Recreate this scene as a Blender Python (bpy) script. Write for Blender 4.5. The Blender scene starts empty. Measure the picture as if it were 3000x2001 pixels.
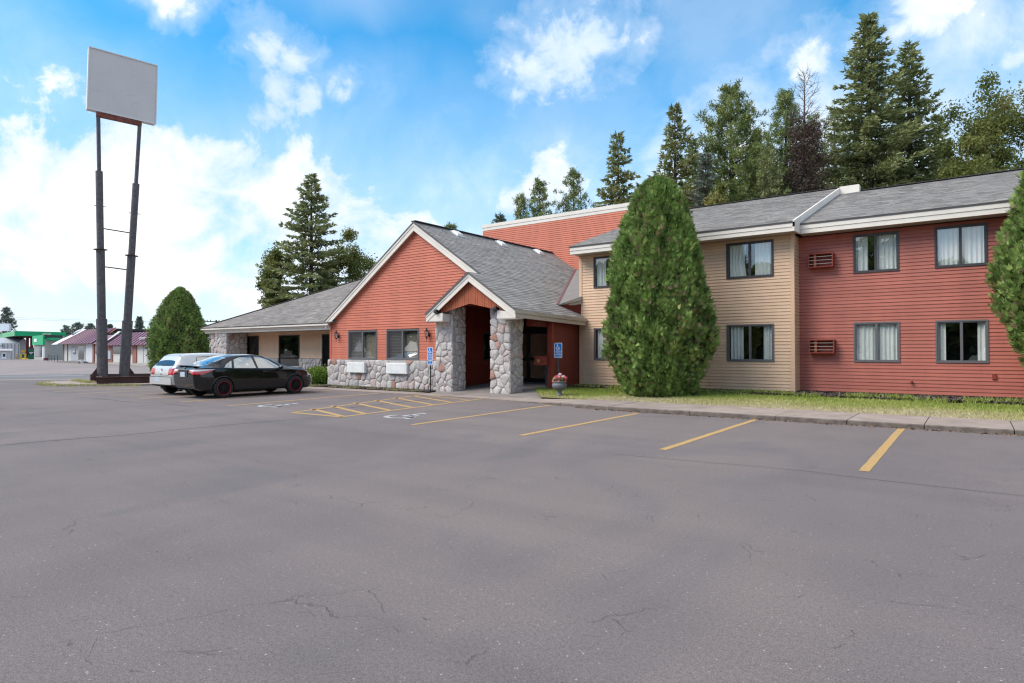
import bpy, math, random
import numpy as np
from mathutils import Vector, Matrix
R = math.radians
random.seed(7)
scene = bpy.context.scene
COL = scene.collection

# sky layout, in degrees of azimuth (from +Y towards +X) and elevation
SKY_SAT, SKY_HUE, SKY_STR, CLOUD_STR, VEIL2 = 1.7, 0.486, 0.108, 0.56, 0.24
CLOUD_TOP = [(-180, 16), (-150, 22), (-120, 14), (-95, 18), (-76, 17.5), (-70, 19), (-65, 19), (-60, 19.5), (-56, 18.6), (-51, 16.5),
             (-48, 15), (-45, 14), (-43, 12), (-41, 8.5), (-38, 8), (-31, 11), (-24, 15), (-13, 20), (-6, 21), (3, 20), (30, 20), (60, 14), (90, 21),
             (120, 16), (150, 22), (180, 16)]
CLOUD_PUFFS = [(-57.9, 24.3, 3.2, 1.15), (-56.0, 23.7, 2.9, 1.1), (-56.9, 21.4, 3.5, 1.25), (-54.9, 21.3, 2.8, 1.1), (-51.8, 21.6, 2.2, 1.0), (-57.6, 19.6, 3.0, 1.1),
               (-31.8, 25.6, 5.0, 1.3), (-28.4, 26.4, 3.8, 1.1), (-34.4, 24.0, 4.0, 1.1), (-35.6, 22.2, 2.4, .9), (-30.4, 24.2, 3.4, 1.1),
               (-33.4, 14.6, 4.2, 1.4), (-36.0, 13.4, 3.2, 1.2), (-3.0, 24.4, 3.0, 1.2), (-4.6, 23.4, 2.8, 1.0), (-7.6, 22.4, 3.0, 1.0),
               (-10.8, 22.4, 3.6, 1.0), (2.6, 19.9, 2.4, 1.0), (-64.9, 26.6, 2.4, .9),
               (40, 40, 9, 1.1), (120, 35, 10, 1.2), (-130, 40, 9, 1.2), (170, 50, 9, 1.1), (-95, 38, 6, 1.0), (80, 60, 8, 1.0), (-40, 62, 7, 1.0)]

# ------------------------------------------------------------------ camera
CAMH, FPX, YAW, PITCH, ROLL = 1.6, 1836.53, -0.635287, 0.0138083, -0.00155
cam_d = bpy.data.cameras.new('camera')
cam = bpy.data.objects.new('camera', cam_d)
COL.objects.link(cam)
cam_d.sensor_width = 36.0
cam_d.lens = FPX / 3000.0 * 36.0
cam_d.clip_start, cam_d.clip_end = 0.1, 3000.0
fw = Vector((math.sin(YAW) * math.cos(PITCH), math.cos(YAW) * math.cos(PITCH), math.sin(PITCH)))
cam.matrix_world = (Matrix.Translation((0, 0, CAMH))
                    @ fw.to_track_quat('-Z', 'Y').to_matrix().to_4x4() @ Matrix.Rotation(ROLL, 4, 'Z'))
scene.camera = cam

# ------------------------------------------------------------------ light
SUN_EL, SUN_AZ = R(48), math.atan2(-0.62, -0.78)      # vector from the ground to the sun: (-x, -y)
sdir = Vector((math.cos(SUN_EL) * math.sin(SUN_AZ), math.cos(SUN_EL) * math.cos(SUN_AZ), math.sin(SUN_EL)))
sun_d = bpy.data.lights.new('sun', 'SUN')
sun_d.energy, sun_d.angle, sun_d.color = 1.6, R(38), (1.0, 0.94, 0.85)
sun = bpy.data.objects.new('sun', sun_d)
COL.objects.link(sun)
sun.location = (-20, -20, 40)
sun.rotation_euler = sdir.to_track_quat('Z', 'Y').to_euler()
vs = scene.view_settings
vs.view_transform, vs.look, vs.exposure, vs.gamma = 'Standard', 'None', 1.19, 1.0
vs.use_curve_mapping = False
scene.display_settings.display_device = 'sRGB'
cy = scene.cycles
cy.max_bounces, cy.diffuse_bounces, cy.glossy_bounces, cy.transparent_max_bounces = 8, 3, 3, 10
cy.transmission_bounces = 4
cy.sample_clamp_indirect = 6.0
cy.use_denoising = True
cy.denoising_input_passes, cy.denoising_prefilter = 'RGB_ALBEDO_NORMAL', 'ACCURATE'
cy.pixel_filter_type, cy.filter_width = 'BLACKMAN_HARRIS', 1.25

# ------------------------------------------------------------------ sky
class NT:
    def __init__(s, tree): s.t = tree; s.n = tree.nodes; s.l = tree.links
    def new(s, typ, **kw):
        n = s.n.new(typ)
        for k, v in kw.items():
            if k.startswith('i_'):
                kk = k[2:]
                n.inputs[int(kk) if kk.isdigit() else kk.replace('_', ' ')].default_value = v
            else: setattr(n, k, v)
        return n
    def link(s, a, b):
        s.l.new(a, b)
    def math(s, op, a, b=None, clamp=False):
        n = s.n.new('ShaderNodeMath'); n.operation = op; n.use_clamp = clamp
        for i, v in enumerate((a, b)):
            if v is None: continue
            if isinstance(v, (int, float)): n.inputs[i].default_value = v
            else: s.l.new(v, n.inputs[i])
        return n.outputs[0]
    def maprange(s, v, a, b, c=0.0, d=1.0, smooth=True):
        n = s.n.new('ShaderNodeMapRange')
        if smooth: n.interpolation_type = 'SMOOTHSTEP'
        s.l.new(v, n.inputs[0])
        for i, x in zip((1, 2, 3, 4), (a, b, c, d)): n.inputs[i].default_value = x
        return n.outputs[0]
    def mix(s, f, a, b, mode='MIX'):
        n = s.n.new('ShaderNodeMix'); n.data_type = 'RGBA'; n.blend_type = mode
        for i, v in ((0, f), (6, a), (7, b)):
            if isinstance(v, (int, float)): n.inputs[i].default_value = v
            elif isinstance(v, tuple): n.inputs[i].default_value = v if len(v) == 4 else v + (1,)
            else: s.l.new(v, n.inputs[i])
        return n.outputs[2]
    def noise(s, vec, scale, detail=4, rough=.55, dist=0.0, dim='3D'):
        n = s.n.new('ShaderNodeTexNoise'); n.noise_dimensions = dim
        if vec is not None: s.l.new(vec, n.inputs['Vector'])
        n.inputs['Scale'].default_value = scale; n.inputs['Detail'].default_value = detail
        n.inputs['Roughness'].default_value = rough; n.inputs['Distortion'].default_value = dist
        return n.outputs[0]
    def ramp(s, f, stops):
        n = s.n.new('ShaderNodeValToRGB'); e = n.color_ramp.elements
        while len(e) < len(stops): e.new(.5)
        for el, (p, c) in zip(e, stops): el.position = p; el.color = tuple(c) + (1,) if len(c) == 3 else c
        s.l.new(f, n.inputs[0]); return n.outputs[0]

def pdir(u, v):           # direction of a far point given in degrees of azimuth from +Y (to +X) and elevation
    a, e = R(u), R(v)
    return Vector((math.cos(e) * math.sin(a), math.cos(e) * math.cos(a), math.sin(e)))

world = bpy.data.worlds.new('World'); scene.world = world; world.use_nodes = True
W = NT(world.node_tree); W.n.clear()
wo = W.new('ShaderNodeOutputWorld')
sky = W.new('ShaderNodeTexSky', sky_type='NISHITA', sun_disc=False, sun_elevation=SUN_EL,
            sun_rotation=SUN_AZ, altitude=300, air_density=1.0, dust_density=0.4, ozone_density=2.0)
tc = W.new('ShaderNodeTexCoord'); dvec = tc.outputs['Generated']
hs = W.new('ShaderNodeHueSaturation', i_Saturation=SKY_SAT, i_Value=1.0, i_Hue=SKY_HUE)
W.link(sky.outputs[0], hs.inputs['Color'])
skybg = W.new('ShaderNodeBackground', i_Strength=SKY_STR); W.link(hs.outputs[0], skybg.inputs[0])
sep = W.new('ShaderNodeSeparateXYZ'); W.link(dvec, sep.inputs[0])
az = W.math('DIVIDE', W.math('ARCTAN2', sep.outputs[0], sep.outputs[1]), R(1))   # degrees from +Y
el = W.math('DIVIDE', W.math('ARCSINE', sep.outputs[2]), R(1))
n_big = W.noise(dvec, 2.2, 3, .5)
n_mid = W.noise(dvec, 7.0, 7, .6, .3)
n_fin = W.noise(dvec, 24.0, 5, .62, .4)
# cloud bank: its top elevation as a function of azimuth (outside the view it simply carries on)
fc = W.new('ShaderNodeFloatCurve')
cur = fc.mapping.curves[0]
while len(cur.points) > 2: cur.points.remove(cur.points[1])
pts = CLOUD_TOP
cur.points[0].location = (0, pts[0][1] / 60); cur.points[1].location = (1, pts[-1][1] / 60)
for a, e in pts: cur.points.new((a + 180) / 360, e / 60)
fc.mapping.update()
W.link(W.maprange(az, -180, 180, 0, 1, False), fc.inputs['Value'])
top = W.math('MULTIPLY', fc.outputs[0], 60)
rag = W.math('ADD', W.math('MULTIPLY', W.math('SUBTRACT', n_mid, .5), 22), W.math('MULTIPLY', W.math('SUBTRACT', n_fin, .5), 9))
d_top = W.math('ADD', W.math('SUBTRACT', top, el), rag)
m_bank = W.maprange(d_top, -1.2, 3.6)
holes = W.maprange(W.math('ADD', n_mid, W.math('MULTIPLY', n_big, .6)), .62, .86, .50, 1.0)
m_bank = W.math('MULTIPLY', m_bank, holes)
# single clouds: direction, angular radius, softness
acc = None
for (a, e, r, amp) in CLOUD_PUFFS:
    c = pdir(a, e)
    vm = W.new('ShaderNodeVectorMath', operation='DISTANCE'); W.link(dvec, vm.inputs[0]); vm.inputs[1].default_value = c
    f = W.math('MULTIPLY', W.math('SUBTRACT', 1.0, W.math('DIVIDE', vm.outputs['Value'], math.sin(R(r)))), amp)
    f = W.math('MAXIMUM', f, -1.0)
    acc = f if acc is None else W.math('MAXIMUM', acc, f)
pf = W.math('ADD', acc, W.math('ADD', W.math('MULTIPLY', W.math('SUBTRACT', n_mid, .5), 2.3), W.math('MULTIPLY', W.math('SUBTRACT', n_fin, .5), 1.5)))
m_puff = W.math('MAXIMUM', W.maprange(pf, -.08, .95), W.math('MULTIPLY', W.maprange(pf, -.75, .5), .42))
# thin veil, brighter towards the horizon
veil = W.math('MULTIPLY', W.maprange(W.math('ADD', el, W.math('MULTIPLY', W.math('SUBTRACT', n_big, .5), 30)), 5, 33, 1.0, 0.0), .72)
veil2 = W.math('MULTIPLY', W.maprange(n_big, .40, .66), VEIL2)
m_soft = W.math('MULTIPLY', W.maprange(W.math('ADD', W.math('SUBTRACT', top, el), W.math('MULTIPLY', W.math('SUBTRACT', n_mid, .5), 12)), -9, 4), .85)
m_soft = W.math('MULTIPLY', m_soft, W.maprange(az, -50, -34, .30, 1.0))
m_over = W.math('MULTIPLY', W.maprange(el, 30, 46), W.maprange(W.math('ADD', W.math('MULTIPLY', n_mid, .6), W.math('MULTIPLY', n_big, .4)), .36, .56, .35, 1.0))   # broken cloud added overhead, above the view, to soften and brighten the fill light
m = W.math('MAXIMUM', W.math('MAXIMUM', W.math('MAXIMUM', W.math('MAXIMUM', m_bank, m_over), m_soft), m_puff), W.math('MAXIMUM', veil, veil2), True)
ccol = W.ramp(W.math('ADD', W.math('MULTIPLY', n_mid, .6), W.math('MULTIPLY', n_big, .4)),
              [(.39, (.52, .67, .86)), (.50, (.68, .78, .90)), (.61, (1.0, 1.0, 1.0))])
cbg = W.new('ShaderNodeBackground', i_Strength=CLOUD_STR); W.link(ccol, cbg.inputs[0])
ms = W.new('ShaderNodeMixShader')
W.link(m, ms.inputs[0]); W.link(skybg.outputs[0], ms.inputs[1]); W.link(cbg.outputs[0], ms.inputs[2])
W.link(ms.outputs[0], wo.inputs[0])

# ------------------------------------------------------------------ mesh helpers
def V(*a): return Vector(a)

class MB:
    """collects faces; build() links them as ONE mesh object"""
    def __init__(s): s.v = []; s.f = []; s.m = []; s.r = []
    def face(s, pts, m=0, r=0.0):
        b = len(s.v); s.v += [tuple(p) for p in pts]
        s.f.append(tuple(range(b, b + len(pts)))); s.m.append(m); s.r.append(r)
    def add(s, verts, faces, m=0, r=0.0):
        b = len(s.v); s.v += [tuple(p) for p in verts]
        for f in faces: s.f.append(tuple(b + i for i in f)); s.m.append(m); s.r.append(r)
    def box(s, x0, x1, y0, y1, z0, z1, m=0, r=0.0):
        v = [(x0, y0, z0), (x1, y0, z0), (x1, y1, z0), (x0, y1, z0), (x0, y0, z1), (x1, y0, z1), (x1, y1, z1), (x0, y1, z1)]
        s.add(v, [(0, 3, 2, 1), (4, 5, 6, 7), (0, 1, 5, 4), (1, 2, 6, 5), (2, 3, 7, 6), (3, 0, 4, 7)], m, r)
    def obox(s, c, ax, ay, az, m=0, r=0.0):   # centre and three half axes
        c, ax, ay, az = Vector(c), Vector(ax), Vector(ay), Vector(az)
        v = [c - ax - ay - az, c + ax - ay - az, c + ax + ay - az, c - ax + ay - az,
             c - ax - ay + az, c + ax - ay + az, c + ax + ay + az, c - ax + ay + az]
        s.add(v, [(0, 3, 2, 1), (4, 5, 6, 7), (0, 1, 5, 4), (1, 2, 6, 5), (2, 3, 7, 6), (3, 0, 4, 7)], m, r)
    def extrude(s, poly, d, m=0, r=0.0):       # planar polygon (3-D points) swept by vector d
        n = len(poly); d = Vector(d); p = [Vector(q) for q in poly]
        v = p + [q + d for q in p]
        s.add(v, [tuple(range(n - 1, -1, -1)), tuple(range(n, 2 * n))] + [(i, (i + 1) % n, n + (i + 1) % n, n + i) for i in range(n)], m, r)
    def bar(s, a, b, w, h, m=0, up=(0, 0, 1), r=0.0):
        a, b = Vector(a), Vector(b); d = b - a; L = d.length; d = d / L
        up = Vector(up); sd = d.cross(up)
        if sd.length < 1e-4: sd = d.cross(Vector((1, 0, 0)))
        sd.normalize(); u = sd.cross(d)
        s.obox((a + b) / 2, d * L / 2, sd * w / 2, u * h / 2, m, r)
    def tube(s, pts, rad, n=10, m=0, caps=True, r=0.0):
        pts = [Vector(p) for p in pts]
        if not isinstance(rad, (list, tuple)): rad = [rad] * len(pts)
        rings = []; ref = None
        for i, p in enumerate(pts):
            d = (pts[min(i + 1, len(pts) - 1)] - pts[max(i - 1, 0)])
            d = d.normalized() if d.length > 1e-9 else Vector((0, 0, 1))
            if ref is None: ref = Vector((1, 0, 0)) if abs(d.x) < .9 else Vector((0, 1, 0))
            a = (ref - d * ref.dot(d)).normalized(); b = d.cross(a); ref = a
            rings.append([p + (a * math.cos(t) + b * math.sin(t)) * rad[i] for t in [2 * math.pi * k / n for k in range(n)]])
        v = [q for g in rings for q in g]; f = []
        for i in range(len(rings) - 1):
            for k in range(n): f.append((i * n + k, i * n + (k + 1) % n, (i + 1) * n + (k + 1) % n, (i + 1) * n + k))
        if caps:
            f.append(tuple(range(n - 1, -1, -1))); f.append(tuple((len(rings) - 1) * n + k for k in range(n)))
        s.add(v, f, m, r)
    def lathe(s, c, prof, n=20, axis='z', m=0, r=0.0):
        v = []; f = []; c = Vector(c)
        for rr, h in prof:
            for k in range(n):
                t = 2 * math.pi * k / n; a, b = rr * math.cos(t), rr * math.sin(t)
                v.append(c + (Vector((a, b, h)) if axis == 'z' else Vector((h, a, b)) if axis == 'x' else Vector((b, h, a))))
        for i in range(len(prof) - 1):
            for k in range(n): f.append((i * n + k, i * n + (k + 1) % n, (i + 1) * n + (k + 1) % n, (i + 1) * n + k))
        s.add(v, f, m, r)
    def build(s, name, mats, parent=None, smooth=False, inv=None, kind=None, label=None):
        me = bpy.data.meshes.new(name)
        me.from_pydata(s.v, [], s.f)
        if not isinstance(mats, (list, tuple)): mats = [mats]
        for q in mats: me.materials.append(q)
        if len(mats) > 1: me.polygons.foreach_set('material_index', s.m)
        if smooth: me.polygons.foreach_set('use_smooth', [True] * len(s.f))
        if any(s.r):
            at = me.attributes.new('rnd', 'FLOAT', 'FACE'); at.data.foreach_set('value', s.r)
        me.update()
        return link(name, me, parent, kind, label)

def link(name, me, parent=None, kind=None, label=None):
    o = bpy.data.objects.new(name, me); COL.objects.link(o)
    if parent is not None:
        o.parent = parent
        if parent.type == 'EMPTY': o.matrix_parent_inverse = Matrix.Translation(-parent.location)
    if kind: o['kind'] = kind
    if label: o['label'] = label
    return o

def np_mesh(name, verts, faces, mat, parent=None, rnd=None, smooth=False, kind=None, label=None):
    verts = np.asarray(verts, np.float32); faces = np.asarray(faces, np.int32)
    me = bpy.data.meshes.new(name); k = faces.shape[1]
    me.vertices.add(len(verts)); me.vertices.foreach_set('co', verts.ravel())
    me.loops.add(faces.size); me.loops.foreach_set('vertex_index', faces.ravel())
    me.polygons.add(len(faces)); me.polygons.foreach_set('loop_start', np.arange(0, faces.size, k, dtype=np.int32))
    if smooth: me.polygons.foreach_set('use_smooth', np.ones(len(faces), bool))
    if rnd is not None:
        at = me.attributes.new('rnd', 'FLOAT', 'FACE'); at.data.foreach_set('value', np.asarray(rnd, np.float32))
    me.materials.append(mat); me.update(calc_edges=True); me.validate()
    return link(name, me, parent, kind, label)

def thing(name, label, cat, loc=(0, 0, 0), group=None):
    o = bpy.data.objects.new(name, None); COL.objects.link(o)
    o.location = loc; o.empty_display_size = .3
    o['label'] = label; o['category'] = cat
    if group: o['group'] = group
    return o

def tag(o, label, cat, group=None):
    o['label'] = label; o['category'] = cat
    if group: o['group'] = group
    return o

def dup(root, loc, label, rotz=None):
    r = root.copy(); COL.objects.link(r); r.location = loc; r['label'] = label
    if rotz is not None: r.rotation_euler.z = rotz
    for ch in list(root.children):
        c = ch.copy(); COL.objects.link(c); c.parent = r
        for g in list(ch.children):
            d = g.copy(); COL.objects.link(d); d.parent = c
    return r

def spot(u, depth):           # ground position at a bearing (photo column) and a distance along the view axis
    k = (u - 1500.0) / FPX
    return (depth * (math.sin(YAW) + k * math.cos(YAW)), depth * (math.cos(YAW) - k * math.sin(YAW)))
def hgt(v, depth): return CAMH + (1025.9 - v) / FPX * depth

# ------------------------------------------------------------------ materials
def mat(name, base, rough=.6, metal=0.0, var=0.0, nscale=6.0, namt=0.0, bump=0.0, bscale=40.0, bdist=.01, spec=.4, tint=None, stretch=None, coat=0.0):
    m = bpy.data.materials.new(name); m.use_nodes = True
    N = NT(m.node_tree); b = N.n['Principled BSDF']
    b.inputs['Roughness'].default_value = rough; b.inputs['Metallic'].default_value = metal
    b.inputs['Specular IOR Level'].default_value = spec
    if coat: b.inputs['Coat Weight'].default_value = coat; b.inputs['Coat Roughness'].default_value = .03
    col = base
    tcn = N.new('ShaderNodeTexCoord'); vec = tcn.outputs['Object']
    if stretch:
        mp = N.new('ShaderNodeMapping'); mp.inputs['Scale'].default_value = stretch
        N.link(vec, mp.inputs[0]); vec = mp.outputs[0]
    if namt:
        f = N.maprange(N.noise(vec, nscale, 5, .6), .3, .7)
        t = tint if tint else tuple(c * (1 - namt) for c in base)
        col = N.mix(f, col, t)
    if var:
        oi = N.new('ShaderNodeObjectInfo')
        hv = N.new('ShaderNodeHueSaturation')
        N.link(N.maprange(oi.outputs['Random'], 0, 1, 1 - var, 1 + var, False), hv.inputs['Value'])
        if isinstance(col, tuple): hv.inputs['Color'].default_value = col + (1,)
        else: N.link(col, hv.inputs['Color'])
        col = hv.outputs[0]
    if isinstance(col, tuple): b.inputs['Base Color'].default_value = col + (1,)
    else: N.link(col, b.inputs['Base Color'])
    if bump:
        bn = N.new('ShaderNodeBump', i_Strength=bump, i_Distance=bdist)
        N.link(N.noise(vec, bscale, 4, .6), bn.inputs['Height']); N.link(bn.outputs[0], b.inputs['Normal'])
    return m

def rnd_mat(name, stops, rough=.8, bump=0.0, bscale=60, bdist=.01, nscale=0, namt=0.0, source='attr', spec=.3, transl=0.0):
    """colour from a per-face random value (attr) or a per-object one (object)"""
    m = bpy.data.materials.new(name); m.use_nodes = True
    N = NT(m.node_tree); b = N.n['Principled BSDF']
    b.inputs['Roughness'].default_value = rough; b.inputs['Specular IOR Level'].default_value = spec
    if source == 'attr':
        a = N.new('ShaderNodeAttribute', attribute_name='rnd'); f = a.outputs['Fac']
    else:
        a = N.new('ShaderNodeObjectInfo'); f = a.outputs['Random']
    col = N.ramp(f, stops)
    tcn = N.new('ShaderNodeTexCoord')
    if namt:
        col = N.mix(namt, col, N.ramp(N.noise(tcn.outputs['Object'], nscale, 6, .65), [(.28, (.42, .42, .42)), (.5, (.95, .95, .95)), (.72, (1.45, 1.42, 1.38))]), 'MULTIPLY')
    N.link(col, b.inputs['Base Color'])
    if bump:
        bn = N.new('ShaderNodeBump', i_Strength=bump, i_Distance=bdist)
        N.link(N.noise(tcn.outputs['Object'], bscale, 5, .65), bn.inputs['Height']); N.link(bn.outputs[0], b.inputs['Normal'])
    if transl:
        tr = N.new('ShaderNodeBsdfTranslucent'); N.link(col, tr.inputs[0])
        mx = N.new('ShaderNodeMixShader', i_0=transl)
        N.link(b.outputs[0], mx.inputs[1]); N.link(tr.outputs[0], mx.inputs[2])
        N.link(mx.outputs[0], N.n['Material Output'].inputs[0])
    return m

def glass_mat(name, tint=(.9, .95, .93), refl=1.0, base=.06, ior=1.5):
    m = bpy.data.materials.new(name); m.use_nodes = True
    N = NT(m.node_tree); N.n.remove(N.n['Principled BSDF'])
    tr = N.new('ShaderNodeBsdfTransparent'); tr.inputs[0].default_value = tint + (1,)
    gl = N.new('ShaderNodeBsdfGlossy', i_Roughness=0.01); gl.inputs[0].default_value = (1, 1, 1, 1)
    tcn = N.new('ShaderNodeTexCoord')
    bn = N.new('ShaderNodeBump', i_Strength=.04, i_Distance=.02)
    N.link(N.noise(tcn.outputs['Object'], 1.6, 2), bn.inputs['Height']); N.link(bn.outputs[0], gl.inputs['Normal'])
    fr = N.new('ShaderNodeFresnel')
    gm = N.new('ShaderNodeNewGeometry')          # a thin sheet: the same reflectance from both sides
    N.link(N.math('ADD', ior, N.math('MULTIPLY', gm.outputs['Backfacing'], 1 / ior - ior)), fr.inputs['IOR'])
    f = N.math('ADD', N.math('MULTIPLY', fr.outputs[0], refl), base, True)
    mx = N.new('ShaderNodeMixShader'); N.link(f, mx.inputs[0]); N.link(tr.outputs[0], mx.inputs[1]); N.link(gl.outputs[0], mx.inputs[2])
    N.link(mx.outputs[0], N.n['Material Output'].inputs[0])
    return m

M = {}
M['red'] = mat('red_siding', (.61, .172, .098), .55, var=.05, nscale=1.2, namt=.14, bump=.15, bscale=90, bdist=.003, stretch=(1.6, 1.6, .35))
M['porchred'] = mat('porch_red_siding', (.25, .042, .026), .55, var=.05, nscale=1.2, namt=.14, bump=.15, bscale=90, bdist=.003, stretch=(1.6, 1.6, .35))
M['rose'] = mat('rose_siding', (.48, .142, .098), .55, var=.05, nscale=1.0, namt=.16, bump=.15, bscale=90, bdist=.003, stretch=(1.6, 1.6, .35))
M['tan'] = mat('tan_siding', (.78, .515, .335), .6, var=.04, nscale=1.1, namt=.12, bump=.15, bscale=90, bdist=.003, stretch=(1.6, 1.6, .35))
M['orange'] = mat('orange_boards', (.44, .115, .05), .6, nscale=3, namt=.2)
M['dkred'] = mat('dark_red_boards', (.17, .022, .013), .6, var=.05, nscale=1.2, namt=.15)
M['redpost'] = mat('red_post_paint', (.32, .055, .035), .55, nscale=5, namt=.2)
M['cream'] = mat('cream_fascia', (.83, .75, .655), .55, nscale=1.3, namt=.10)
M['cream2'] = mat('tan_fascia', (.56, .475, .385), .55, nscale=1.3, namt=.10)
M['soffit'] = mat('soffit', (.50, .42, .34), .7, nscale=2, namt=.15)
M['frame'] = mat('bronze_window_frame', (.085, .074, .074), .4, metal=.3)
M['frame2'] = mat('grey_window_frame', (.17, .16, .165), .45, metal=.3)
M['screen'] = mat('insect_screen', (.085, .080, .085), .8)
M['glass'] = glass_mat('window_glass', (.93, .96, .95), 1.4, .13)
M['dkglass'] = glass_mat('dark_window_glass', (.42, .46, .43), 1.1, .05)
M['carglass'] = glass_mat('car_glass', (.62, .75, .70), 1.2, .34)
M['curtain'] = mat('white_curtain', (.86, .85, .81), .9, nscale=3, namt=.06)
M['blind'] = mat('blind_slats', (.50, .42, .34), .6)
M['inside'] = mat('dark_interior', (.030, .028, .028), .9)
M['wallback'] = mat('wall_sheathing', (.20, .09, .06), .9)
M['white'] = mat('white_metal', (.80, .79, .76), .5, nscale=5, namt=.08)
M['black'] = mat('black_metal', (.012, .012, .013), .35)
M['blackmat'] = mat('black_rubber', (.022, .022, .023), .8)
M['grey'] = mat('grey_concrete', (.26, .24, .23), .85, nscale=4, namt=.25, bump=.3, bscale=50)
M['mortar'] = mat('mortar', (.45, .42, .40), .95, nscale=12, namt=.3, bump=.4, bscale=80)
M['concrete'] = mat('sidewalk_concrete', (.375, .295, .25), .9, var=.06, nscale=1.8, namt=.26, bump=.35, bscale=160, bdist=.004)
M['curbside'] = mat('curb_face', (.22, .175, .145), .95, nscale=5, namt=.45, bump=.7, bscale=60, bdist=.015)
M['porchfloor'] = mat('porch_concrete', (.30, .26, .235), .8, nscale=1.1, namt=.35, bump=.2, bscale=120, bdist=.003)
M['rust'] = mat('rusty_steel', (.060, .024, .018), .75, nscale=2.2, namt=1, tint=(.09, .045, .037), bump=.3, bscale=30)
M['pole'] = mat('weathered_pole_paint', (.075, .075, .082), .6, nscale=7, namt=1, tint=(.15, .12, .115), bump=.2, bscale=25)
M['signface'] = mat('blank_sign_face', (.70, .645, .61), .5, nscale=.8, namt=.05)
M['signedge'] = mat('sign_cabinet', (.78, .76, .72), .55, nscale=3, namt=.08)
M['rustred'] = mat('red_oxide_beam', (.28, .075, .05), .7, nscale=5, namt=.45)
M['yellow'] = mat('yellow_marking', (.60, .345, .085), .8, nscale=26, namt=1, tint=(.34, .235, .14))
M['whitepaint'] = mat('white_marking', (.58, .57, .56), .8, nscale=9, namt=1, tint=(.26, .24, .235))
M['signblue'] = mat('sign_blue', (.008, .17, .55), .4)
M['signwhite'] = mat('sign_white', (.85, .86, .88), .4)
M['post'] = mat('steel_post', (.09, .085, .085), .5, metal=.6, nscale=20, namt=.4)
M['stone'] = rnd_mat('field_stone', [(0, (.47, .40, .38)), (.16, (.56, .51, .475)), (.30, (.40, .36, .355)), (.44, (.60, .54, .50)), (.56, (.49, .40, .385)), (.68, (.62, .58, .54)), (.80, (.44, .41, .39)), (.90, (.55, .47, .43)), (.955, (.55, .42, .38)), (.965, (.42, .24, .19)), (1, (.40, .22, .17))],
                     .85, bump=.9, bscale=22, bdist=.03, nscale=14, namt=.55, source='object')
M['shingle'] = rnd_mat('grey_shingles', [(0, (.225, .205, .192)), (.5, (.305, .282, .263)), (1, (.385, .355, .33))], .9, bump=.4, bscale=220, bdist=.004, nscale=2.0, namt=.16)
M['shingle2'] = rnd_mat('brown_grey_shingles', [(0, (.195, .168, .154)), (.5, (.27, .238, .216)), (1, (.345, .305, .276))], .9, bump=.4, bscale=220, bdist=.004, nscale=.9, namt=.30)
M['ridge'] = mat('dark_ridge_cap', (.07, .065, .065), .9)
M['flash'] = mat('maroon_flashing', (.16, .06, .06), .5)
M['deck'] = mat('roof_deck', (.15, .14, .14), .9)
M['bark'] = mat('bark', (.085, .062, .05), .95, nscale=6, namt=.5, bump=.8, bscale=18, bdist=.05, stretch=(1, 1, .25))
M['deadbark'] = mat('dead_bark', (.15, .115, .10), .95, nscale=6, namt=.4)
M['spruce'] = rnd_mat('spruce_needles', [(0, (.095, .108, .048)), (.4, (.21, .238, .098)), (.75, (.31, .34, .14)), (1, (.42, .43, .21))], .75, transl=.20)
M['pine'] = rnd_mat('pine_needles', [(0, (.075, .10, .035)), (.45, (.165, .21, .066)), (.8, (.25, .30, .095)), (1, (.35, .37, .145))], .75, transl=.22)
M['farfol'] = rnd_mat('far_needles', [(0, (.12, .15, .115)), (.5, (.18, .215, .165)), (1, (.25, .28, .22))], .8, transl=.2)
M['leaf'] = rnd_mat('broad_leaves', [(0, (.08, .10, .028)), (.45, (.155, .185, .048)), (.8, (.24, .25, .072)), (1, (.34, .30, .10))], .6, transl=.45)
M['deadneedle'] = rnd_mat('dead_needles', [(0, (.070, .045, .035)), (.6, (.125, .085, .068)), (1, (.16, .125, .10))], .9, transl=.2)
M['cedar'] = rnd_mat('cedar_sprays', [(0, (.075, .118, .028)), (.4, (.200, .305, .075)), (.75, (.33, .445, .115)), (.93, (.47, .57, .19)), (.95, (.34, .23, .14)), (1, (.40, .27, .17))], .65, transl=.15)
M['cedarcore'] = mat('cedar_inner_twigs', (.080, .080, .036), .95, nscale=9, namt=.5)
M['shrub'] = rnd_mat('shrub_leaves', [(0, (.07, .13, .018)), (.5, (.16, .26, .035)), (1, (.30, .38, .06))], .6, transl=.35)
M['grass'] = rnd_mat('grass_blades', [(0, (.20, .26, .05)), (.35, (.34, .40, .08)), (.6, (.46, .45, .16)), (.8, (.56, .48, .25)), (1, (.62, .53, .34))], .8, transl=.12)
M['lawn'] = mat('lawn_soil', (.17, .17, .06), .95, nscale=3, namt=1, tint=(.27, .22, .11), bump=.6, bscale=40, bdist=.03)
M['mulch'] = rnd_mat('mulch_chips', [(0, (.045, .030, .028)), (.6, (.11, .085, .078)), (1, (.22, .18, .16))], .95)
M['mulchbed'] = mat('mulch_bed', (.075, .058, .052), .95, nscale=30, namt=.6, bump=.9, bscale=60, bdist=.03)
M['earth'] = mat('far_ground', (.13, .12, .085), .95, nscale=.05, namt=.4)
M['petal_pink'] = rnd_mat('pink_petals', [(0, (.62, .05, .09)), (.5, (.75, .16, .22)), (1, (.85, .42, .45))], .6, transl=.25)
M['petal_white'] = rnd_mat('pale_petals', [(0, (.80, .45, .50)), (1, (.88, .75, .76))], .6, transl=.25)
M['urn'] = mat('grey_urn', (.155, .160, .175), .55, nscale=4, namt=.15)

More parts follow.
